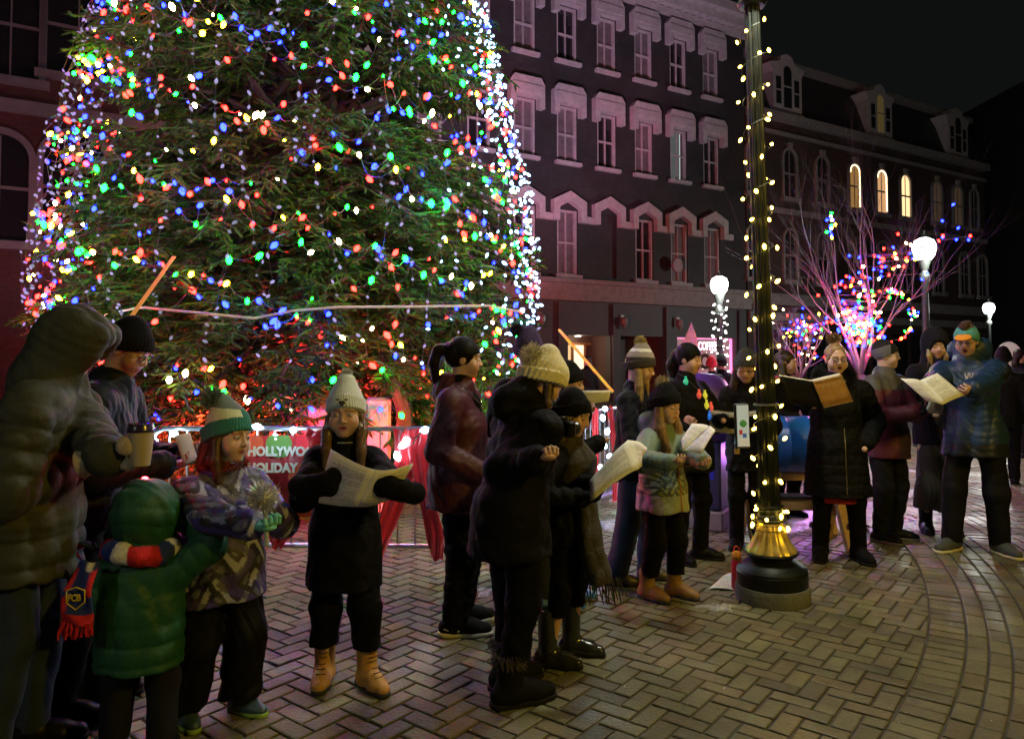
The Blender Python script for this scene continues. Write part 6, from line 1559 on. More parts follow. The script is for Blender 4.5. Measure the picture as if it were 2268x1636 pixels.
def scarf_tail(pts, wds, bands, nm='scarf_tail'):
    """pts in person space; flat knitted strip with coloured bands"""
    n = 36; pts = [np.array(p, float) for p in pts]; k = len(pts) - 1; mb = MB(); cols = []
    for l in (0, 1):
        for i in range(n + 1):
            t = i / n * k; j = min(int(t), k - 1); f = t - j; c = pts[j] * (1 - f) + pts[j + 1] * f; w = wds[j] * (1 - f) + wds[j + 1] * f
            for u in range(9):
                x = u / 8 - .5; mb.V.append((c[0] + x * w, c[1] + .012 * math.cos(x * 5 + i * .2) + .010 * l, c[2] + .006 * math.sin(x * 6))); cols.append(bands(i / n, u / 8))
    S = (n + 1) * 9; q = lambda i, u, l: l * S + i * 9 + u
    for i in range(n):
        for u in range(8): mb.F += [(q(i, u, 0), q(i, u + 1, 0), q(i + 1, u + 1, 0), q(i + 1, u, 0)), (q(i, u + 1, 1), q(i, u, 1), q(i + 1, u, 1), q(i + 1, u + 1, 1))]
        mb.F += [(q(i, 0, 1), q(i, 0, 0), q(i + 1, 0, 0), q(i + 1, 0, 1)), (q(i, 8, 0), q(i, 8, 1), q(i + 1, 8, 1), q(i + 1, 8, 0))]
    for u in range(8): mb.F += [(q(n, u, 1), q(n, u, 0), q(n, u + 1, 0), q(n, u + 1, 1)), (q(0, u, 0), q(0, u, 1), q(0, u + 1, 1), q(0, u + 1, 0))]
    me = mb.mesh(nm); set_col(me, cols); return link_mesh(nm, me, _mats['scarf_knit'], so, smooth=True)
RD, BL, YL = (.52, .012, .016), (.012, .025, .16), (.6, .42, .02)
def bands(t, u):
    if t < .10: return (.6, .6, .6) if .2 < u < .5 else BL
    if t > .74: return RD
    if u < .18 or u > .84: return RD if (t < .42) != (u > .5) or t < .35 else BL
    return BL
# the child is seen from behind: its +x is image left
bx = .125; yb_ = s.N[1] + .185; zt_ = s.N[2] + .055
tail = scarf_tail([(bx, yb_ - .03, zt_), (bx + .012, yb_ + .02, zt_ - .09), (bx + .012, yb_ + .03, zt_ - .17), (bx + .014, yb_ + .028, zt_ - .215)], [.075, .10, .105, .12], bands)
def fringe(c, wdir, w, ln, n, down, mat, parent, name='fringe', seed=1, rad=.0035):
    mb = MB(); rs = random.Random(seed)
    for i in range(n):
        f = i / (n - 1) - .5; b = Vector(c) + Vector(wdir) * w * f + Vector((0, rs.uniform(-.01, .01), 0)); e = b + (Vector(down) + Vector((rs.gauss(0, .18), rs.gauss(0, .15), rs.gauss(0, .1)))).normalized() * ln * rs.uniform(.7, 1.1)
        m = b.lerp(e, .5) + Vector((rs.gauss(0, .004), rs.gauss(0, .004), 0)); mb.tube([b, m, e], [rad, rad, rad * .6], 5)
    return mb.build(name, mat, parent)
fringe((bx + .014, yb_ + .033, zt_ - .21), (1, 0, 0), .11, .060, 30, (.05, 0, -1), sc_r, so, rad=.0055)
# shield emblem with letters
yy = yb_ + .045; zc = zt_ - .115; xc = bx + .012
t_ = text_mesh('emblem', 'FCB', .034, sc_y, so, (xc + .029, yy, zc - .012), (PI / 2, 0, PI), bold=.0008, sx=.8)
MB().tube([(xc + a, yy, zc + b) for a, b in ((-.033, .026), (0, .038), (.033, .026), (.033, -.018), (0, -.044), (-.033, -.018), (-.033, .026))], .0028, 4).build('emblem', sc_y, so)
tail2 = scarf_tail([(.135, .06, N0[2] + .0), (.20, .02, N0[2] + .035), (.26, .0, N0[2] + .01)], [.05, .06, .07], lambda t, u: BL if t < .6 else RD, 'scarf_tail')
fringe((.255, .0, N0[2] + .01), (.3, 0, 1), .09, .06, 24, (.8, .1, -.45), sc_r, so, seed=3, rad=.0055)

# ---- 4 child with green and white pompom beanie, camouflage coat, tinsel wand
def camo(p):
    n1 = np.sin(p[:, 0] * 42 + 2.2 * np.sin(p[:, 2] * 31 + 1) + p[:, 1] * 25); n2 = np.sin(p[:, 2] * 38 + 2.4 * np.sin(p[:, 0] * 37 + 2.5) + p[:, 1] * 21 + 1.7); n3 = np.sin((p[:, 0] + p[:, 2]) * 41 + 2 * np.sin(p[:, 1] * 33 + 1.1))
    C = np.tile(np.array((.022, .018, .075), np.float32), (len(p), 1)); C[n1 > .35] = (.065, .045, .24); C[n2 > .62] = (.34, .35, .52); C[(n3 > .5) & (n1 < .3)] = (.03, .03, .035); C[(n2 * n1) > .45] = (.12, .12, .21)
    return C
s = Man('camo', 487, 1592, 1.345, 'child in green and white pompom beanie and purple camouflage coat holding a tinsel wand', cat='child', yaw=52, b=1.22, head=(14, 4, 4), handL=('p', 592, 1132, 3.22), handR=('p', 560, 1160, 2.95), hintL=(.9, .3, -.8), hintR=(-1, .0, -.6), vox=.006, seed=14, feet=((.10, .0, 12), (-.11, .10, -10)), hs=.97)
s.body(skin=PALE, handsL='none', handsR='none', eyes='open', lips=(.42, .15, .13), brow=(.14, .06, .03), face=1.06)
s.coat(K_('camouflage_shell', (1, 1, 1), .55, attr=True, bump=(11, .7, .02)), 'coat', hem=.40, t=.036, dep=.85, wr=.013, col=camo, arm=1.04, flare=.02, extra=[cap(s.N - s.up * .01, s.N + s.up * .05, .085, .082, k=.02)])
s.trousers(K_('black_snow_trousers', (.006, .006, .0065), .65, bump=(10, .7, .02)), wide=1.45, ankle=1.55, t=.02)
for i in (0, 1): s.shoe(i, K_('teal_boot', (.035, .07, .10), .45), kind='boot', shaft=.12, solemat=K_('lime_sole', (.25, .4, .06), .6))
mint = K_('mint_knit', (.16, .50, .40), .95, bump=(110, .8, .004)); s.glove('L', mint, kind='glove', name='glove', size=.9, curl=1.3); s.glove('R', mint, kind='glove', name='glove', size=.9, curl=1.3)
def beancol(h):
    C = np.zeros((len(h), 3), np.float32); C[:] = (.022, .17, .14); z = h[:, 2] - .3 * (h[:, 1]) * 0
    th = np.arctan2(h[:, 0], -h[:, 1]); up_ = (h[:, 2] + .33 * h[:, 1]) > .072; C[up_ & (th < -.15)] = (.66, .70, .50); C[(h[:, 2] > .128)] = (.15, .20, .19); C[~up_] = (.03, .19, .17); return C
s.beanie(K_('two_tone_knit', (1, 1, 1), .95, attr=True, bump=(120, .6, .003)), brim=(.040, -.05), cuff=.06, ribs=46, ramp=.0020, top=.035, slouch=(-.02, .03), col=beancol, pom=dict(r=.052, n=1400, at=(-.05, .075, .165), mat=K_('sage_yarn', (.17, .24, .22), .95), w=.003))
s.hair([[((-.075, .0, -.02), .020), ((-.085, -.02, -.10), .024), ((-.08, -.05, -.19), .014)], [((.07, .02, -.02), .018), ((.085, .0, -.10), .020), ((.09, -.03, -.17), .012)], [((-.03, .08, -.04), .04), ((-.03, .09, -.14), .04)], [((.03, .08, -.04), .04), ((.03, .09, -.14), .04)]], auburn)
fur_ring(s, 'collar_lining', [s.N + np.array((.085 * math.cos(a), .075 * math.sin(a) - .01, .062)) for a in [2 * PI * i / 12 for i in range(13)]], .02, .018, 1600, K_('rust_fleece', (.30, .04, .02), .95), seed=4)
wp = s.wR + s.dR * .07; wand = person_obj(s, 'tinsel_wand', wp, 'silver tinsel pompom wand with clear handle held in mint gloves', 'wand')
MB().tube([(0, 0, -.07), (-.02, -.02, .05), (-.05, -.05, .10)], .010, 8).build('handle', K_('clear_plastic', (.5, .55, .6), .15, coat=1), wand)
fuzz('tinsel_ball', Vector((-.05, -.05, .13)), .060, 1300, K_('silver_tinsel', (.75, .75, .80), .30, metal=.6), wand, 9, w=.0014)

# ---- 5 girl in pale grey pompom hat, black coat, tan boots, holding song sheets
s = Man('greyhat', 762, 1515, 1.42, 'girl in pale grey pompom hat and long black coat reading open song sheets', cat='child', yaw=2, b=1.08, head=(2, 2, 0), handL=('p', 893, 1086, 3.26), handR=('p', 688, 1074, 3.26), hintL=(.45, .3, -1), hintR=(-.45, .3, -1), vox=.0055, seed=15, hs=.98,
        feet=((.115, -.02, 38), (-.105, .05, 2)), palmL=(-.6, .2, .8), palmR=(.8, .2, .5), dirL=(-.55, -.6, .25), dirR=(.75, -.5, .1))
s.body(skin=PALE, handsL='none', handsR='none', eyes='open', lips=(.50, .13, .13), brow=(.20, .10, .05), face=1.08, blush=.4, mouth=.12, iris=(.10, .14, .16))
s.coat(black, 'coat', hem=.34, t=.030, dep=.82, flare=.015, extra=[cap(s.N - s.up * .01, s.N + s.up * .05, .082, .075, k=.02)], arm=1.0)
s.trousers(black_pants, wide=1.25, ankle=1.25, zl=.185)
tan = K_('tan_nubuck', (.46, .235, .055), .65, bump=(40, .5, .004), var=(12, .2))
for i in (0, 1):
    bo = s.shoe(i, tan, kind='boot', shaft=.20, big=1.12, solemat=K_('dark_gum', (.02, .016, .012), .7)); a = s.ank[i]; d = np.array((math.sin(R(s.feet[i][2])), -math.cos(R(s.feet[i][2])), 0)); sd = np.array((d[1], -d[0], 0)); mb = MB()
    for k in range(6):
        c = np.array((a[0], a[1], 0)) + d * (.052 + .011 * (5 - k) * (k < 3)) + np.array((0, 0, .075 + .020 * k)); mb.tube([c - sd * .022, c + d * .006, c + sd * .022], .0028, 5)
    mb.build('lace', K_('brown_lace', (.10, .05, .02), .8), bo)
greyk = K_('pale_grey_knit', (.62, .68, .72), .95, bump=(130, .6, .003))
s.beanie(greyk, brim=(.042, -.03), cuff=.062, ribs=44, ramp=.0021, top=.045, pom=dict(r=.030, n=900, at=(0, .03, .195), mat=greyk, w=.0028), wide=.98)
hc_ = s.h2p((0, -.118, .070)); mb = MB()
for (x, z, w_, h_) in ((0, 0, .030, .012), (-.020, .012, .020, .007), (.020, .012, .020, .007), (0, -.012, .018, .016), (-.010, -.003, .014, .012), (.010, -.003, .014, .012)): mb.box(s.h2p((x, -.1165 + abs(x) * .12, .070 + z)), (w_ * .8, .003, h_), bev=.001)
mb.build('hat_emblem', K_('dark_thread', (.04, .035, .035), .8), s.root)
s.hair([[((-.070, .0, -.01), .020), ((-.085, -.03, -.09), .024), ((-.078, -.085, -.16), .020), ((-.080, -.105, -.24), .010)], [((.070, .0, -.01), .020), ((.088, -.03, -.09), .024), ((.088, -.085, -.17), .020), ((.092, -.11, -.27), .010)], [((0, .07, -.05), .05), ((0, .07, -.12), .05)]], fawn, scalp=(.076, .098, .088), amp=.005)
for sd in ('L', 'R'): s.glove(sd, K_('black_fleece', (.006, .006, .0065), .95, bump=(90, .9, .006)), size=1.18, curl=.9)
for x in (-1, 1): fuzz('earring', s.h2p((x * .082, -.035, -.055)), .022, 90, K_('pearl_bead', (.6, .6, .62), .3), s.root, 5, w=.003)
s.tube_on('collar_piping', [s.N + np.array((.055 * math.cos(a), .05 * math.sin(a) - .032, .052)) for a in [PI + PI * i / 8 for i in range(9)]], .0035, K_('grey_piping', (.35, .36, .36), .6))
zipper(s, s.N[2] - .19, s.N[2] - .06, K_('zip_metal', (.3, .3, .3), .3, metal=1))
book_world('song_sheets', 'creased white song sheets opened wide by the girl in the pale grey hat', 'song sheets', (830, 1041, 3.12), (791, 1122, 3.17), (732, 995, 3.22), (705, 1113, 3.26), (916, 1027, 3.22), (866, 1106, 3.26), bend=.014, pages=2)

# ---- 6 woman in maroon jacket, headband, ponytail
maroon = K_('maroon_shell', (.058, .006, .024), .6, bump=(9, .8, .02), bump2=(50, .3, .003))
s = Man('maroon', 1018, 1392, 1.69, 'woman in maroon jacket with black headband and ponytail standing in profile', yaw=78, b=1.16, head=(16, 3, 0), handL=(.12, -.22, .98), handR=(-.17, -.16, .94), hintR=(-.7, 1, -.5), vox=.0065, seed=16, feet=((.10, .02, 30), (-.10, .0, 14)))
s.body(skin=FAIR, handsL='none', handsR='none', eyes='open', lips=(.40, .14, .12), brow=(.06, .03, .02), iris=(.05, .04, .03))
s.coat(maroon, 'jacket', hem=.42, t=.030, dep=.86, wr=.014, arm=1.06, flare=.02, extra=[s.hcap((0, .10, -.16), (0, .13, -.20), .075, .07, k=.04, sq=((0, 1, 0), .7))])
pr = [cap(s.N - s.up * .05, s.N + s.up * .045, .085, .075, k=.02), cap(s.N + np.array((0, -.07, -.06)), s.N + np.array((0, -.105, -.30)), .05, .045, k=.02)]
s.add('black_placket', sdf_mesh('black_placket', pr, .008, disp=wrinkle(6, .006)), black)
s.trousers(black_pants, wide=1.35, ankle=1.25)
for i in (0, 1):
    so_ = s.shoe(i, K_('black_mesh', (.006, .006, .007), .7, bump=(200, .6, .002)), kind='shoe', solemat=white_sole, big=1.12, name='trainer')
    a = s.ank[i]; dg = s.feet[i][2]; d = np.array((math.sin(R(dg)), -math.cos(R(dg)), 0)); sd = np.array((-d[1], d[0], 0)) * (-1)
    g0 = np.array((a[0], a[1], 0)) + np.array((0, 0, .034)); mb = MB()
    sw = [(-.060, .018, .0015), (-.03, .008, .004), (0, .002, .007), (.02, .006, .008), (.03, .014, .006), (.022, .026, .002)]
    for sg in (1, -1):
        pts = [tuple(g0 + d * x * 1.05 + sd * sg * (.0495 - abs(x) * .02) + np.array((0, 0, z))) for x, z, w_ in sw]; MB().tube(pts, [w_ for _, _, w_ in sw], 5).build('swoosh', white_sole, so_)
band_c = s.beanie(K_('stretch_headband', (.006, .006, .0065), .6, bump=(60, .2, .002)), brim=(.045, -.045), cuff=0, ribs=0, ramp=0, top=-.045, name='headband', wide=.955)
s.hair([[((0, .10, .055), .036), ((0, .155, .05), .030), ((.0, .175, -.03), .030), ((.01, .165, -.12), .022), ((.01, .15, -.18), .010)]], darkhair, amp=.005, scalp=(.081, .103, .101), front=.045)
s.tube_on('sparkle_necklace', [s.N + np.array((.075 * math.cos(a), -.045 - .085 * math.sin(a), .03 - .10 * math.sin(a))) for a in [PI * i / 10 for i in range(11)]], .004, K_('sparkle', (.6, .6, .55), .2, metal=1))

# ---- 7 woman in cream knitted hat seen from behind, black coat
s = Man('cream', 1128, 1540, 1.66, 'woman in cream cable knit hat and black coat bending her head, fur trimmed boots', yaw=122, b=1.08, lean=(.0, -.11), drop=.05, head=(-4, 34, 0), handL=('p', 1205, 990, 3.55), handR=('p', 1190, 1018, 3.30), hintR=(-.3, .9, -1), vox=.0062, seed=17, feet=((.09, -.04, 8), (-.08, .04, -8)), palmR=(.6, 0, .6))
s.body(skin=FAIR, handsL='hand', handsR='hand', eyes='down', curlR=1.2)
s.coat(black, 'coat', hem=.40, t=.034, dep=.86, wr=.013, flare=.025, arm=1.04, extra=[s.hcap((0, .08, -.13), (0, .13, -.20), .095, .09, k=.05, sq=((0, 1, 0), .75))])
s.trousers(black_pants, wide=1.15, ankle=1.0, zl=.20)
furm = K_('dark_fur', (.05, .042, .032), .95)
for i in (0, 1): s.shoe(i, K_('black_suede', (.006, .006, .006), .8, bump=(60, .6, .004)), kind='boot', shaft=.20, big=1.2, fur=furm)
creamk = K_('cream_cable_knit', (.72, .66, .44), .95, bump=(70, .9, .008), var=(12, .12))
ho = s.beanie(creamk, brim=(.030, -.055), cuff=.055, ribs=30, ramp=.0032, top=.01, slouch=(0, .03), wide=1.10)
fuzz('fur_pompom', s.h2p((0, .120, .065)), .065, 1500, K_('cream_fur', (.70, .64, .46), .95), ho, 6, w=.0016)
s.hair([[((.06, -.0, -.02), .022), ((.075, -.04, -.10), .018), ((.07, -.07, -.16), .010)], [((-.06, -.0, -.02), .022), ((-.075, -.04, -.10), .018), ((-.07, -.07, -.16), .010)]], fawn)
pb_ = s.wL + s.dL * .09 + np.array((-.05, -.02, .03)); cm_ = person_obj(s, 'camera', pb_, 'small black camera held at the chest by the woman in the cream hat', 'camera')
MB().box((0, 0, 0), (.12, .045, .075), bev=.008).build('body', shoe_bk, cm_); MB().lathe([(.03, 0), (.032, .04), (.028, .05), (.01, .05)], (0, -.022, 0), 18, rot=Matrix.Rotation(PI / 2, 3, 'X')).build('lens', K_('lens_barrel', (.02, .02, .02), .25), cm_)
MB().box((.02, 0, .045), (.04, .03, .02), bev=.004).build('viewfinder', shoe_bk, cm_)

# ---- 8 person in purple pompom hat hidden behind her
s = Man('purplehat', 1170, 1345, 1.74, 'person in dark purple pompom hat half hidden behind the woman in the cream hat', yaw=170, b=1.0, vox=.009, seed=18, head=(0, 4, 0), handL=(.12, -.3, 1.1), handR=(-.12, -.3, 1.1), feet=((.1, 0, 5), (-.1, 0, -5)))
s.body(skin=FAIR, handsL='none', handsR='none'); s.coat(black, 'coat', hem=.44, t=.022); s.trousers(denim_dk); [s.shoe(i, K_('blue_shoe', (.02, .12, .35), .5), solemat=grey_sole) for i in (0, 1)]
pk = K_('purple_knit', (.035, .018, .075), .95, bump=(110, .8, .004)); s.beanie(pk, top=.0, brim=(.03, -.05), cuff=.05, pom=dict(r=.042, n=700, at=(.07, .06, .135), mat=pk))

# ---- 9 girl with long brown hair, dark beanie, fringed scarf, rubber boots
s = Man('scarfgirl', 1250, 1462, 1.40, 'girl in black beanie and fringed shawl with rubber boots holding large song sheets', cat='child', yaw=72, b=1.02, head=(-4, 16, 0), handL=('p', 1290, 1085, 3.85), handR=('p', 1278, 1100, 3.72), hintL=(.8, .2, -1), hintR=(-.8, .2, -1), vox=.0058, seed=19, feet=((.10, -.02, 2), (-.09, .06, 4)), hs=.96, palmL=(-.4, 0, .9), palmR=(.4, 0, .9))
s.body(skin=FAIR, handsL='none', handsR='none', eyes='down', lips=(.40, .15, .12))
s.coat(black, 'coat', hem=.44, t=.024, dep=.86); s.trousers(black_pants, wide=.95, ankle=.8, zl=.26)
rub = K_('dark_rubber', (.018, .020, .016), .22, coat=.3, bump=(20, .1, .002))
for i in (0, 1): s.shoe(i, rub, kind='rain', shaft=.27, big=1.12, name='rubber_boot')
s.beanie(knit_black, brim=(.042, -.05), cuff=.055, top=-.02)
s.hair([[((-.07, .0, -.02), .028), ((-.095, .0, -.14), .034), ((-.10, -.02, -.30), .026), ((-.09, -.03, -.42), .014)], [((.07, .0, -.02), .026), ((.09, -.02, -.14), .030), ((.09, -.05, -.30), .024), ((.08, -.05, -.40), .012)], [((0, .08, -.04), .05), ((0, .10, -.2), .05)]], brownhair, amp=.007)
tp = K_('taupe_shawl', (.040, .034, .022), .95, bump=(60, .9, .008), bump2=(8, .7, .03))
pr = [cap(s.N + np.array((0, 0, .0)), s.N + np.array((0, -.02, -.08)), .10, .15, k=.05), cap(s.N + np.array((-.04, -.10, -.08)), s.N + np.array((-.06, -.16, -.50)), .07, .085, k=.05, sq=((0, 1, 0), .6)), cap(s.N + np.array((-.02, -.16, -.50)), s.N + np.array((-.05, -.20, -.62)), .09, .10, k=.05, sq=((0, 1, 0), .5)), plane((0, 0, s.N[2] - .66), (0, 0, -1), k=.01)]
sh_ = s.add('shawl', sdf_mesh('shawl', pr, .0075, disp=wrinkle(31, .014, 1.2, .3)), tp)
fringe(s.N + np.array((-.05, -.20, -.65)), (.4, -1, 0), .20, .13, 34, (0, -.12, -1), tp, sh_, seed=8, rad=.003)
for sd in ('L', 'R'): s.glove(sd, knit_black, size=.9, curl=1.0)
book_world('song_sheets', 'large creased white song sheets held out by the girl in rubber boots', 'song sheets', (1391, 974, 3.72), (1416, 1036, 3.62), (1306, 1064, 3.68), (1308, 1109, 3.60), (1434, 992, 3.90), (1412, 1030, 3.86), bend=.016, pages=3)

# ---- 10 person in black beanie behind her lifting a sheet
s = Man('lifter', 1252, 1335, 1.53, 'person in black beanie raising a white sheet behind the girl in rubber boots', yaw=66, b=1.05, head=(10, 8, 0), handL=('p', 1296, 915, 4.45), handR=(-.12, -.26, 1.05), hintL=(.6, -.4, -1), vox=.0075, seed=20, feet=((.1, 0, 5), (-.1, 0, -5)), palmL=(-1, -.2, 0), dirL=(-.2, -.4, 1))
s.body(skin=(.45, .26, .18), handsR='none', eyes='down', curlL=1.3); s.coat(black, 'coat', hem=.44, t=.024); s.trousers(denim_dk); [s.shoe(i, K_('blue_shoe', (.02, .12, .35), .5), solemat=grey_sole) for i in (0, 1)]
s.beanie(knit_black, brim=(.034, -.05), cuff=.05, top=-.01); s.hair([[((0, .08, -.04), .05), ((0, .09, -.12), .04)]], darkhair)
hp = s.wL + s.dL * .09; bo = person_obj(s, 'folded_sheet', hp, 'small white sheet pinched in the raised hand behind the girl in rubber boots', 'paper')
me = sheet_mesh('page', (-.03, .02, -.02), (.08, -.10, -.01), (.07, -.12, .06), (-.05, .03, .06), .015); link_mesh('page', me, paper_mat(), bo)

# ---- 11 woman with striped pompom hat and long blonde hair
s = Man('blonde', 1408, 1288, 1.64, 'woman in grey striped pompom hat with long blonde hair, blue jeans and boots', yaw=62, b=1.08, head=(4, 14, 0), handL=(.13, -.30, 1.02), handR=(-.15, -.28, .98), hintR=(-.8, .6, -.6), vox=.0075, seed=21, feet=((.10, -.06, 20), (-.14, .10, 20)))
s.body(skin=FAIR, handsL='none', handsR='none', eyes='down', lips=(.35, .13, .11), brow=(.25, .14, .06))
s.coat(K_('navy_black_wool', (.007, .008, .012), .7, bump=(50, .5, .005), bump2=(8, .6, .02)), 'coat', hem=.44, t=.026, dep=.86); s.trousers(denim, wide=1.25, ankle=1.35); [s.shoe(i, K_('brown_boot', (.05, .035, .022), .45), kind='boot', shaft=.16) for i in (0, 1)]
def stripes(h):
    z = h[:, 2] + .42 * h[:, 1] * .5; C = np.tile(np.array((.035, .026, .020), np.float32), (len(h), 1)); C[(z > .075)] = (.26, .22, .20); C[(z > .115)] = (.62, .60, .56); C[(z > .138)] = (.22, .18, .16); return C
s.beanie(K_('striped_knit', (1, 1, 1), .95, attr=True, bump=(120, .5, .003)), brim=(.028, -.05), cuff=.05, ribs=40, ramp=.002, top=.02, col=stripes, pom=dict(r=.045, n=900, at=(0, .04, .175), mat=K_('golden_fur', (.50, .38, .18), .95), w=.0022))
s.hair([[((.075, -.01, -.02), .022), ((.09, -.045, -.12), .026), ((.095, -.07, -.26), .024), ((.09, -.06, -.40), .014)], [((-.075, -.01, -.02), .022), ((-.09, -.045, -.12), .028), ((-.10, -.08, -.28), .026), ((-.09, -.075, -.44), .014)]], blond, amp=.005)

# ---- 12 girl with black beanie, long hair and sage jacket
def sage(p):
    z = p[:, 2]; C = np.tile(np.array((.14, .20, .15), np.float32), (len(p), 1)); m = (z < s.H * .66) & (z > s.H * .50)
    n = np.sin(p[:, 0] * 60 + 3 * np.sin(z * 55)) * np.sin(z * 70 + 2 * np.sin(p[:, 0] * 50)); C[m] = (.035, .05, .05); C[m & (n > .35)] = (.20, .26, .20); C[m & (n < -.5)] = (.22, .24, .05)
    low = z < s.H * .50; C[low] = (.24, .28, .22); C[(p[:, 0] < -.13) & low] = (.20, .18, .26); return C
s = Man('sage', 1468, 1322, 1.38, 'girl in black beanie with long fair hair and sage patterned jacket reading song sheets', cat='child', yaw=38, b=1.10, head=(4, 10, 0), handL=('p', 1556, 1020, 4.62), handR=('p', 1484, 1022, 4.52), hintL=(.9, .2, -.7), hintR=(-.9, .2, -.7), vox=.0066, seed=22, hs=.97, feet=((.09, -.03, 8), (-.09, .05, 2)), palmL=(-.4, 0, .9), palmR=(.3, 0, .9))
s.body(skin=PALE, eyes='down', lips=(.46, .15, .14), brow=(.2, .1, .05), face=1.05, blush=.35)
s.coat(K_('sage_shell', (1, 1, 1), .55, attr=True, bump=(10, .6, .02)), 'jacket', hem=.42, t=.036, dep=.86, wr=.012, col=sage, arm=1.0, flare=.015, extra=[s.hcap((0, .10, -.15), (0, .12, -.20), .09, .09, k=.04)])
s.trousers(black_pants, wide=1.15, ankle=1.1, zl=.15)
for i in (0, 1): s.shoe(i, K_('tan_snow_boot', (.24, .13, .035), .6, bump=(40, .5, .004)), kind='boot', shaft=.17, big=1.15, solemat=K_('navy_rubber', (.015, .02, .03), .6))
ho = s.beanie(knit_black, brim=(.040, -.05), cuff=.06, top=.0, wide=1.06); fuzz('fur_pompom', s.h2p((-.01, .05, .150)), .052, 700, K_('tan_fur', (.36, .28, .14), .95), ho, 7, w=.0022)
s.hair([[((-.072, .0, -.02), .026), ((-.095, -.045, -.14), .034), ((-.085, -.10, -.27), .034), ((-.08, -.12, -.38), .014)], [((.072, .0, -.02), .024), ((.09, -.045, -.14), .032), ((.08, -.10, -.27), .034), ((.085, -.12, -.38), .014)]], K_('honey_hair', (.20, .11, .04), .42, var=(26, .5), bump=(60, .6, .004)), amp=.007)
zipper(s, .42 * s.H + .01, s.N[2] - .08, K_('orange_zip', (.5, .14, .03), .5), r=.004)
book_world('song_sheets', 'song booklet with yellow lit pages held by the girl in the sage jacket', 'song sheets', (1572, 944, 4.58), (1512, 1000, 4.48), (1532, 938, 4.62), (1508, 974, 4.55), (1584, 952, 4.45), (1553, 1004, 4.38), bend=.012, pages=3)

# ---- 13 woman with bulb necklace
s = Man('necklace', 1522, 1238, 1.69, 'woman in black with headband and a necklace of big coloured toy bulbs', yaw=40, b=1.28, head=(14, 6, 0), handL=(.10, -.27, 1.10), handR=('p', 1520, 950, 5.45), hintL=(.9, .2, -.8), hintR=(-.9, .2, -.8), vox=.0075, seed=23, feet=((.10, -.05, 30), (-.12, .0, -10)), dirR=(.1, -.2, 1), palmR=(1, 0, 0))
s.body(skin=FAIR, handsL='none', eyes='down', lips=(.48, .16, .14), brow=(.05, .03, .02), face=1.12, curlR=2.0, mouth=.2)
s.coat(black, 'sweater', hem=.42, t=.026, dep=.92, flare=.02, extra=[cap(s.N - s.up * .01, s.N + s.up * .05, .08, .075, k=.02)], wr=.010); s.trousers(black_pants, wide=1.0); [s.shoe(i, shoe_bk, kind='boot', shaft=.20) for i in (0, 1)]
s.beanie(K_('stretch_headband', (.006, .006, .0065), .6), brim=(.040, -.06), cuff=0, ribs=0, ramp=0, top=-.045, name='headband', wide=.955)
s.hair([[((0, .10, .03), .05), ((0, .13, -.06), .05), ((0, .12, -.13), .035)]], darkhair, amp=.006, scalp=(.082, .106, .102), front=.04)
big_b = MB().lathe([(.003, -.034), (.016, -.020), (.021, -.002), (.015, .016), (.009, .024)], n=14).lathe([(.009, .024), (.010, .040), (.006, .043)], n=10, mi=1).mesh('toy_bulb')
nk = []
for i, (dx, dz, c) in enumerate(((-.115, .035, (.03, .5, .30)), (-.065, -.065, (.75, .10, .06)), (.005, -.072, (.62, .60, .05)), (-.020, -.145, (.62, .60, .05)), (.060, -.165, (.75, .10, .06)), (.020, -.230, (.02, .16, .75)))):
    p = surf(s.cp, (s.N[0] + dx + .03, -.8, s.N[2] + dz - .02), (0, 1, 0)) + np.array((0, -.014, 0)); nk.append(p)
    me = big_b.copy(); me.materials.clear(); me.materials.append(K_('toy_bulb_%d' % i, c, .25, coat=.6, emis=(c, .55))); me.materials.append(K_('toy_socket', (.02, .10, .04), .5)); link_mesh('toy_bulb', me, None, s.root, smooth=True).location = tuple(p)
nk2 = [s.N + np.array((-.09, .0, .04)), nk[0], nk[1], nk[3], nk[5], nk[4], nk[2], s.N + np.array((.08, -.03, .04))]
s.tube_on('necklace_cord', [tuple(np.array(p) + np.array((0, .012, .04))) for p in nk2], .0022, cable)

# ---- 14 woman with dark knitted hat, glasses, holding a binder left of the post
s = Man('binder', 1656, 1215, 1.63, 'woman in charcoal knit hat and glasses reading a yellow lit binder beside the post', yaw=-22, b=1.0, head=(4, 18, 0), handL=(.12, -.32, 1.06), handR=(-.12, -.34, 1.05), vox=.0078, seed=24, palmR=(.3, 0, .9), palmL=(-.3, 0, .9))
s.body(skin=FAIR, handsL='none', handsR='none', eyes='down', lips=(.42, .10, .10), brow=(.05, .03, .02)); s.coat(black_puff, 'coat', hem=.40, t=.028, ribs=(.11, .006)); s.trousers(black_pants); [s.shoe(i, shoe_bk, kind='boot', shaft=.2) for i in (0, 1)]
s.beanie(K_('charcoal_knit', (.035, .037, .040), .95, bump=(60, 1, .008)), brim=(.040, -.03), cuff=.05, top=.0); s.glasses(K_('amber_frame', (.25, .12, .04), .3))
s.hair([[((-.072, .0, -.02), .028), ((-.09, -.03, -.14), .036), ((-.09, -.06, -.30), .030), ((-.08, -.07, -.42), .014)], [((.072, .0, -.02), .028), ((.09, -.03, -.14), .034), ((.09, -.06, -.28), .026), ((.08, -.07, -.38), .014)]], brownhair, amp=.007)
for sd in ('L', 'R'): s.glove(sd, knit_black, size=.95, curl=1.0)
booklet(s, (-.06, -.38, .99), (-.06, -.46, 1.16), (-.24, .05, .02), (.20, .05, .02), 'open binder of yellow lit pages held beside the notice on the post', bend=.012, cover=K_('binder_olive', (.12, .10, .04), .5), name='binder', cat='binder', pages=2)

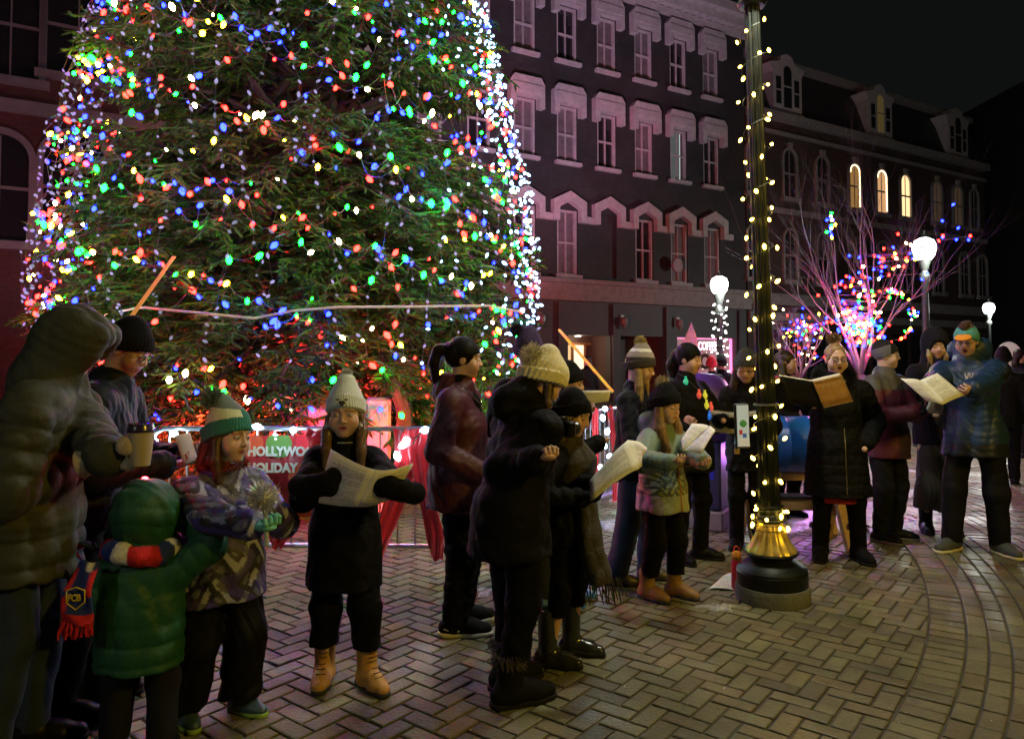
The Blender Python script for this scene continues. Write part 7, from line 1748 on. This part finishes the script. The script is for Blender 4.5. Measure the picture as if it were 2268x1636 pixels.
# ---- 15 person right of the post with flowered scarf
s = Man('flower', 1745, 1215, 1.66, 'person with pink flowered scarf mostly hidden behind the near lamp post', yaw=20, b=1.05, head=(40, 6, 0), handL=(.16, -.30, 1.08), handR=(-.12, -.30, 1.02), vox=.009, seed=25, xy=(P(1735, 800, 7.5).x, 7.5))
s.body(skin=FAIR, handsL='none', handsR='none', eyes='down'); s.coat(black, 'coat', hem=.40, t=.028); s.trousers(black_pants); [s.shoe(i, shoe_bk, kind='boot', shaft=.2) for i in (0, 1)]
s.hair([[((.07, .03, -.02), .03), ((.095, .0, -.14), .035), ((.09, -.04, -.24), .02)], [((-.07, .03, -.02), .03), ((-.095, .0, -.14), .035), ((-.09, -.04, -.24), .02)]], brownhair, amp=.006)
def flow(p):
    n = np.sin(p[:, 0] * 70) * np.sin(p[:, 2] * 75 + 1) + .4 * np.sin(p[:, 1] * 90); C = np.tile(np.array((.05, .03, .04), np.float32), (len(p), 1)); C[n > .35] = (.45, .10, .18); C[n < -.55] = (.25, .14, .14); return C
N0 = s.N + np.array((0, -.01, .02)); rg = [N0 + np.array((.09 * math.cos(a), .09 * math.sin(a), 0)) for a in [2 * PI * i / 9 for i in range(10)]]
s.add('scarf', sdf_mesh('scarf', [cap(a, b, .034, k=.02) for a, b in zip(rg[:-1], rg[1:])] + [cap(N0 + np.array((.05, -.09, 0)), N0 + np.array((.06, -.14, -.22)), .045, .05, k=.02)], .008, disp=wrinkle(5, .008, 2), col=flow), K_('flower_print', (1, 1, 1), .9, attr=True))
s.glove('L', knit_black, size=1, curl=.8)

# ---- 16 woman with hair bun and long black padded coat, orange covered song book
s = Man('bun', 1856, 1236, 1.69, 'woman with top knot bun and long black padded coat singing from a gold book', yaw=-10, b=1.24, head=(4, 4, 0), handR=('p', 1780, 900, 5.20), handL=(.20, -.10, .92), hintR=(-.5, .2, -1), hintL=(.6, .4, -1), vox=.0068, seed=26, palmR=(0, 1, .1), dirR=(.95, .02, -.08), feet=((.15, -.02, 12), (-.13, .0, -14)))
s.body(skin=PALE, handsL='none', eyes='down', lips=(.38, .10, .11), brow=(.045, .022, .012), face=1.10, mouth=.35, curlR=.55)
hood = [s.hcap((-.07, .10, -.14), (.07, .10, -.14), .085, k=.05)]
s.coat(black_puff, 'padded_coat', hem=.30, t=.036, dep=.84, ribs=(.075, .007), armribs=(.07, .006), flare=.04, extra=hood, arm=1.06)
s.trousers(black_pants, wide=1.0); [s.shoe(i, K_('black_suede', (.006, .006, .006), .8), kind='boot', shaft=.24, big=1.15, fur=K_('black_fur', (.015, .014, .012), .9)) for i in (0, 1)]
pr = [cap((0, 0, .34 * s.H), (0, 0, .25 * s.H), .185, .20, sq=((0, 1, 0), .8)), plane((0, 0, .265 * s.H), (0, 0, -1))]
s.add('red_hem', sdf_mesh('red_hem', pr, .011, disp=wrinkle(9, .01, 1, .2)), K_('red_wool', (.34, .012, .010), .9, bump=(40, .6, .005)))
fur_ring(s, 'fur_collar', [s.N + np.array((.125 * math.cos(a), .105 * math.sin(a) - .0, .045 + .085 * math.sin(a))) for a in [2 * PI * i / 14 for i in range(15)]], .042, .032, 5200, K_('black_fox_fur', (.018, .016, .014), .9), seed=8)
s.hair([[((0, .03, .10), .045), ((0, .03, .13), .03)]], K_('ash_blonde_hair', (.26, .165, .075), .42, var=(26, .5), bump=(60, .6, .004)), amp=.005, scalp=(.078, .100, .098), front=.062)
fuzz('hair_bun', s.h2p((-.005, .035, .165)), .052, 900, K_('ash_blonde_hair', (.26, .165, .075)), s.root, 3, w=.003, sq=(1.1, 1, .85)); s.glasses(spec_m)
zipper(s, .32 * s.H, s.N[2] - .16, K_('brass_zip', (.55, .45, .22), .3, metal=1), x=.02, n=20, r=.004)
MB().tube([s.wR + s.dR * .098 + np.array((.0, -.0, .0)) + np.array((.004 * math.cos(a), .010 * math.sin(a), .010 * math.cos(a))) for a in [2 * PI * i / 10 for i in range(11)]], .002, 5).build('ring', K_('gold_ring', (.8, .6, .2), .2, metal=1), s.root)
bo_ = P(1823, 904, 5.34); bk = empty('song_book', bo_, 0, 'open song book with golden printed cover held by the woman with the bun', 'book')
gcov = K_('golden_cover', (.34, .17, .045), .45, var=(7, .5)); blc = K_('black_cover', (.006, .006, .0065), .4)
sp0 = Vector((0, 0, 0)); sp1 = P(1797, 844, 5.34) - bo_; rv = P(1890, 889, 5.30) - bo_; lv = P(1752, 893, 5.24) - bo_
link_mesh('front_cover', sheet_mesh('front_cover', sp0, sp0 + rv, sp1 + rv, sp1, .0, th=.004), gcov, bk); link_mesh('back_cover', sheet_mesh('back_cover', sp1, sp1 + lv, sp0 + lv, sp0, .0, th=.004), blc, bk)
for k in range(3):
    o_ = Vector((0, .010 + .006 * k, .008)); link_mesh('page', sheet_mesh('page', sp0 + o_, sp0 + rv * .97 + o_, sp1 + rv * .97 + o_, sp1 + o_, -.006), paper_mat(), bk); link_mesh('page', sheet_mesh('page', sp1 + o_, sp1 + lv * .97 + o_, sp0 + lv * .97 + o_, sp0 + o_, -.006), paper_mat(), bk)
MB().tube([sp0 + Vector((0, -.004, 0)), sp1 + Vector((0, -.004, 0))], .006, 6).build('spine', blc, bk)
gl_ = K_('pale_gold_print', (.50, .36, .16), .5)
xr = rv.normalized(); yr = (sp1 - sp0).normalized(); nr = xr.cross(yr).normalized(); yr = nr.cross(xr); Mx = Matrix((xr, yr, nr)).transposed().to_euler()
for r_, (tx, wd_) in enumerate(((.195, .16), (.155, .17), (.14, .12))):
    mb = MB()
    for k in range(int(wd_ / .012)): 
        c = sp0 + nr * .0035 + xr * (.035 + .012 * k) + yr * tx; mb.box(c, (.008, .0018 + .004 * ((k * 7 + r_) % 3 > 0) , .001), rot=Matrix((xr, yr, nr)).transposed())
    mb.build('title_lettering', gl_, bk)
mb = MB(); uu_ = (sp1 - sp0); cs_ = [sp0 + nr * .003 + rv * a + uu_ * b for a, b in ((.03, .03), (.97, .03), (.97, .97), (.03, .97), (.03, .03))]; mb.tube(cs_, .002, 4); mb.build('gilt_border', gl_, bk)

# ---- 17 woman in black beanie and glasses, maroon jacket
s = Man('maroon2', 1966, 1196, 1.72, 'woman in black and grey beanie and glasses with maroon jacket turned to the right', yaw=28, b=1.12, head=(34, -2, 0), handL=(.12, -.30, 1.16), handR=(-.05, -.28, 1.12), hintR=(-.9, .1, -.8), vox=.0078, seed=27, feet=((.1, 0, 40), (-.1, 0, 6)))
s.body(skin=PALE, handsL='none', handsR='none', eyes='open', lips=(.42, .15, .14), brow=(.08, .05, .03), face=1.06)
def jc(p): C = np.tile(np.array((.075, .008, .02), np.float32), (len(p), 1)); C[p[:, 2] > s.N[2] - .10] = (.07, .065, .06); C[(p[:, 2] < s.H * .62) & (np.abs(p[:, 0]) < .07)] = (.03, .012, .018); return C
s.coat(K_('maroon_grey_shell', (1, 1, 1), .55, attr=True, bump=(10, .6, .02)), 'jacket', hem=.42, t=.032, col=jc, dep=.86, wr=.012, arm=1.0); s.trousers(K_('charcoal_trousers', (.007, .008, .011), .85, bump=(10, .5, .02)), wide=1.15); [s.shoe(i, shoe_bk, kind='shoe', solemat=grey_sole) for i in (0, 1)]
def bc(h): C = np.tile(np.array((.006, .006, .007), np.float32), (len(h), 1)); C[(h[:, 2] + h[:, 1] * .3 < .088) & (h[:, 0] < -.02) & (h[:, 1] > -.04)] = (.12, .12, .13); return C
s.beanie(K_('two_tone_fleece', (1, 1, 1), .9, attr=True), brim=(.038, -.06), cuff=.0, ribs=0, ramp=0, top=-.015, col=bc, slouch=(0, .02), ear=1); s.glasses(K_('clear_frame', (.45, .42, .40), .2), r=.023)
for sd in ('L', 'R'): s.glove(sd, knit_black, kind='glove', size=1, curl=1.4)
pr = [cap(s.N + np.array((0, -.06, -.04)), s.N + np.array((0, -.12, -.30)), .045, .03)]; s.add('scarf', sdf_mesh('scarf', pr, .008, disp=wrinkle(4, .006, 2)), black)
booklet(s, (.16, -.34, 1.12), (.18, -.40, 1.30), (-.16, -.02, .02), (.16, .04, .0), 'violet lit song sheets held by the woman in the maroon and grey jacket', bend=.02, name='song_sheets', cat='song sheets', pages=2)

# ---- 18 blonde person in dark hood and long olive skirt
s = Man('hoodblonde', 2078, 1178, 1.82, 'blonde person in dark hood and long olive skirt behind the man in the teal hat', yaw=-12, b=1.02, head=(0, 10, 0), handL=(.12, -.30, 1.12), handR=(-.14, -.30, 1.10), vox=.008, seed=28)
s.body(skin=FAIR, handsL='none', handsR='none', eyes='down', lips=(.42, .16, .14))
hd = [s.hell((0, .02, .035), (.118, .130, .135), k=.03), s.hcap((0, .05, -.06), (0, .05, -.16), .10, .11, k=.05), s.hell((0, -.15, -.03), (.080, .12, .105), op='-', k=.02)]
s.coat(K_('dark_wool', (.012, .011, .016), .9, bump=(50, .6, .006)), 'hooded_coat', hem=.44, t=.026, extra=hd)
pr = [cap((0, 0, .52 * s.H), (0, 0, .1), .15, .20, sq=((0, 1, 0), .8)), plane((0, 0, .12 * s.H), (0, 0, -1))]
s.add('skirt', sdf_mesh('skirt', pr, .012, disp=wrinkle(12, .02, 1, .12)), K_('olive_skirt', (.030, .027, .015), .85, bump=(30, .4, .005))); [s.shoe(i, shoe_bk, kind='boot', shaft=.2) for i in (0, 1)]
s.hair([[((-.06, -.03, .0), .022), ((-.07, -.06, -.08), .022), ((-.06, -.07, -.14), .012)], [((.06, -.03, .0), .022), ((.07, -.06, -.08), .022), ((.06, -.07, -.14), .012)]], blond)

# ---- 19 man in teal animal hat, blue and black jacket
s = Man('teal', 2165, 1222, 1.84, 'man in teal hat with orange brim and blue jacket singing from sheet music', yaw=-40, b=1.16, head=(-2, 10, 0), handR=('p', 2062, 880, 5.45), handL=('p', 2150, 862, 5.55), hintL=(1, .3, -.7), hintR=(-1, .3, -.8), vox=.0072, seed=29, feet=((.15, .06, 44), (-.17, -.05, -20)), palmL=(-.8, 0, .5), palmR=(.8, 0, .5), lean=(-.02, -.10))
s.body(skin=FAIR, eyes='down', lips=(.36, .14, .12), brow=(.10, .06, .04), mouth=.8, curlL=1.0, curlR=1.0)
def jb(p): C = np.tile(np.array((.008, .030, .085), np.float32), (len(p), 1)); q_ = s.shL; C[(np.abs(p[:, 0]) > .24) | (p[:, 2] < s.H * .49)] = (.006, .008, .013); C[(np.abs(p[:, 0]) > .15) & (p[:, 2] < s.H * .69) & (p[:, 1] < -.16)] = (.006, .008, .013); return C
s.coat(K_('blue_shell', (1, 1, 1), .5, attr=True, bump=(9, .7, .02)), 'jacket', hem=.43, t=.038, dep=.90, wr=.015, col=jb, arm=1.04, flare=.02, extra=[s.hcap((-.06, .13, -.10), (.06, .13, -.10), .10, k=.05)])
s.trousers(K_('black_jeans', (.007, .007, .008), .8, bump=(9, .6, .02)), wide=1.2, ankle=1.15); [s.shoe(i, K_('grey_mesh_shoe', (.05, .055, .05), .7, bump=(150, .5, .002)), kind='shoe', solemat=K_('yellow_white_sole', (.6, .55, .35), .6), big=1.08) for i in (0, 1)]
def tc(h): C = np.tile(np.array((.07, .26, .24), np.float32), (len(h), 1)); C[(h[:, 2] > .115) & (np.abs(h[:, 0]) < .06)] = (.06, .03, .02); return C
ho = s.beanie(K_('teal_fleece', (1, 1, 1), .95, attr=True, bump=(90, .6, .005)), brim=(.045, -.05), cuff=0, ribs=0, ramp=0, top=-.02, col=tc, ear=1)
pr = [s.hell((0, -.125, .052), (.062, .060, .014), rx=14)]; s.add('brim', sdf_mesh('brim', pr, .006), K_('orange_fleece', (.75, .27, .02), .95, bump=(90, .6, .005)), ho)
pr = [s.hcap((0, -.06, .135), (0, .07, .14), .030, .026, sq=((1, 0, 0), 1.2))]; s.add('crest', sdf_mesh('crest', pr, .007, disp=wrinkle(3, .004, 2)), K_('brown_fleece', (.05, .022, .014), .95), ho)
s.glasses(spec_m)
v0 = surf(s.cp, (0, -.8, s.N[2] - .10), (0, 1, 0)); mb = MB(); 
for x0, z0, x1, z1 in ((-.03, .03, -.015, -.03), (-.015, -.03, -.002, .03), (.004, .03, .016, -.03), (.016, -.03, .03, .03)): mb.tube([v0 + np.array((x0, -.004, z0)), v0 + np.array((x1, -.004, z1))], .005, 5)
mb.build('shirt_print', K_('white_print', (.6, .6, .6), .7), s.root)
book_world('sheet_music', 'open sheet music booklet held by the man in the teal hat', 'sheet music', (2038, 842, 5.42), (2088, 896, 5.32), (1995, 838, 5.46), (2052, 888, 5.38), (2076, 826, 5.48), (2135, 875, 5.42), bend=.012, pages=3)

# ---- background people
def simple(key, px, py, H, label, yaw, coatm, legm, hatm=None, hairm=None, Y=None, cat='person', group=None, hem=.42, b=1.0, vox=.014, hands=None, hood=False):
    xy = None
    if Y: p = P(px, 800, Y); xy = (p.x, Y)
    s = Man(key, px, py, H, label, cat=cat, yaw=yaw, b=b, vox=vox, seed=hash(key) % 97 if False else len(label), xy=xy, handL=hands and hands[0], handR=hands and hands[1], group=group)
    s.body(skin=(.40, .24, .17), handsL='none', handsR='none'); s.coat(coatm, 'coat', hem=hem, t=.026); s.trousers(legm); [s.shoe(i, shoe_bk, kind='shoe') for i in (0, 1)]
    if hatm: s.beanie(hatm, brim=(.034, -.05), cuff=.045, ribs=0, ramp=0)
    elif hairm: s.hair([[((0, .08, -.02), .05), ((0, .10, -.12), .05)]], hairm, amp=.004)
    return s
simple('door', 1302, 0, 1.66, 'woman with dark hair and pale skirt standing before the lit doorway', 200, black, K_('pale_skirt', (.28, .30, .32), .8), hairm=darkhair, Y=16.0, hem=.52)
simple('far1', 1576, 0, 1.60, 'distant person in red knitted hat below the coffee shop window', 170, black, black_pants, hatm=K_('red_knit_hat', (.40, .02, .03), .9), Y=13.0)
simple('far2', 1598, 0, 1.62, 'distant person in dark hat before the coffee shop window', 190, black, black_pants, hatm=knit_black, Y=13.6)
simple('dark1', 2222, 0, 1.70, 'dark clothed person standing in shadow behind the man in the teal hat', 150, black, black_pants, hatm=knit_black, Y=9.5, b=1.1)
simple('dark2', 2258, 0, 1.74, 'shadowy person in dark coat cut off by the right edge of the picture', 100, black, black_pants, hairm=darkhair, Y=12.0, b=1.1)
s = simple('pink', 2238, 0, .98, 'small child in bright pink snowsuit near the right edge of the square', 40, K_('pink_snowsuit', (.60, .05, .18), .6), K_('pink_snowsuit', (.60, .05, .18), .6), hairm=darkhair, Y=17.5, cat='child')
simple('left1', 75, 0, 1.66, 'dark clothed person beyond the spruce at the far left edge', 60, K_('dim_red_coat', (.12, .03, .02), .8), black_pants, hatm=knit_black, Y=11.0)
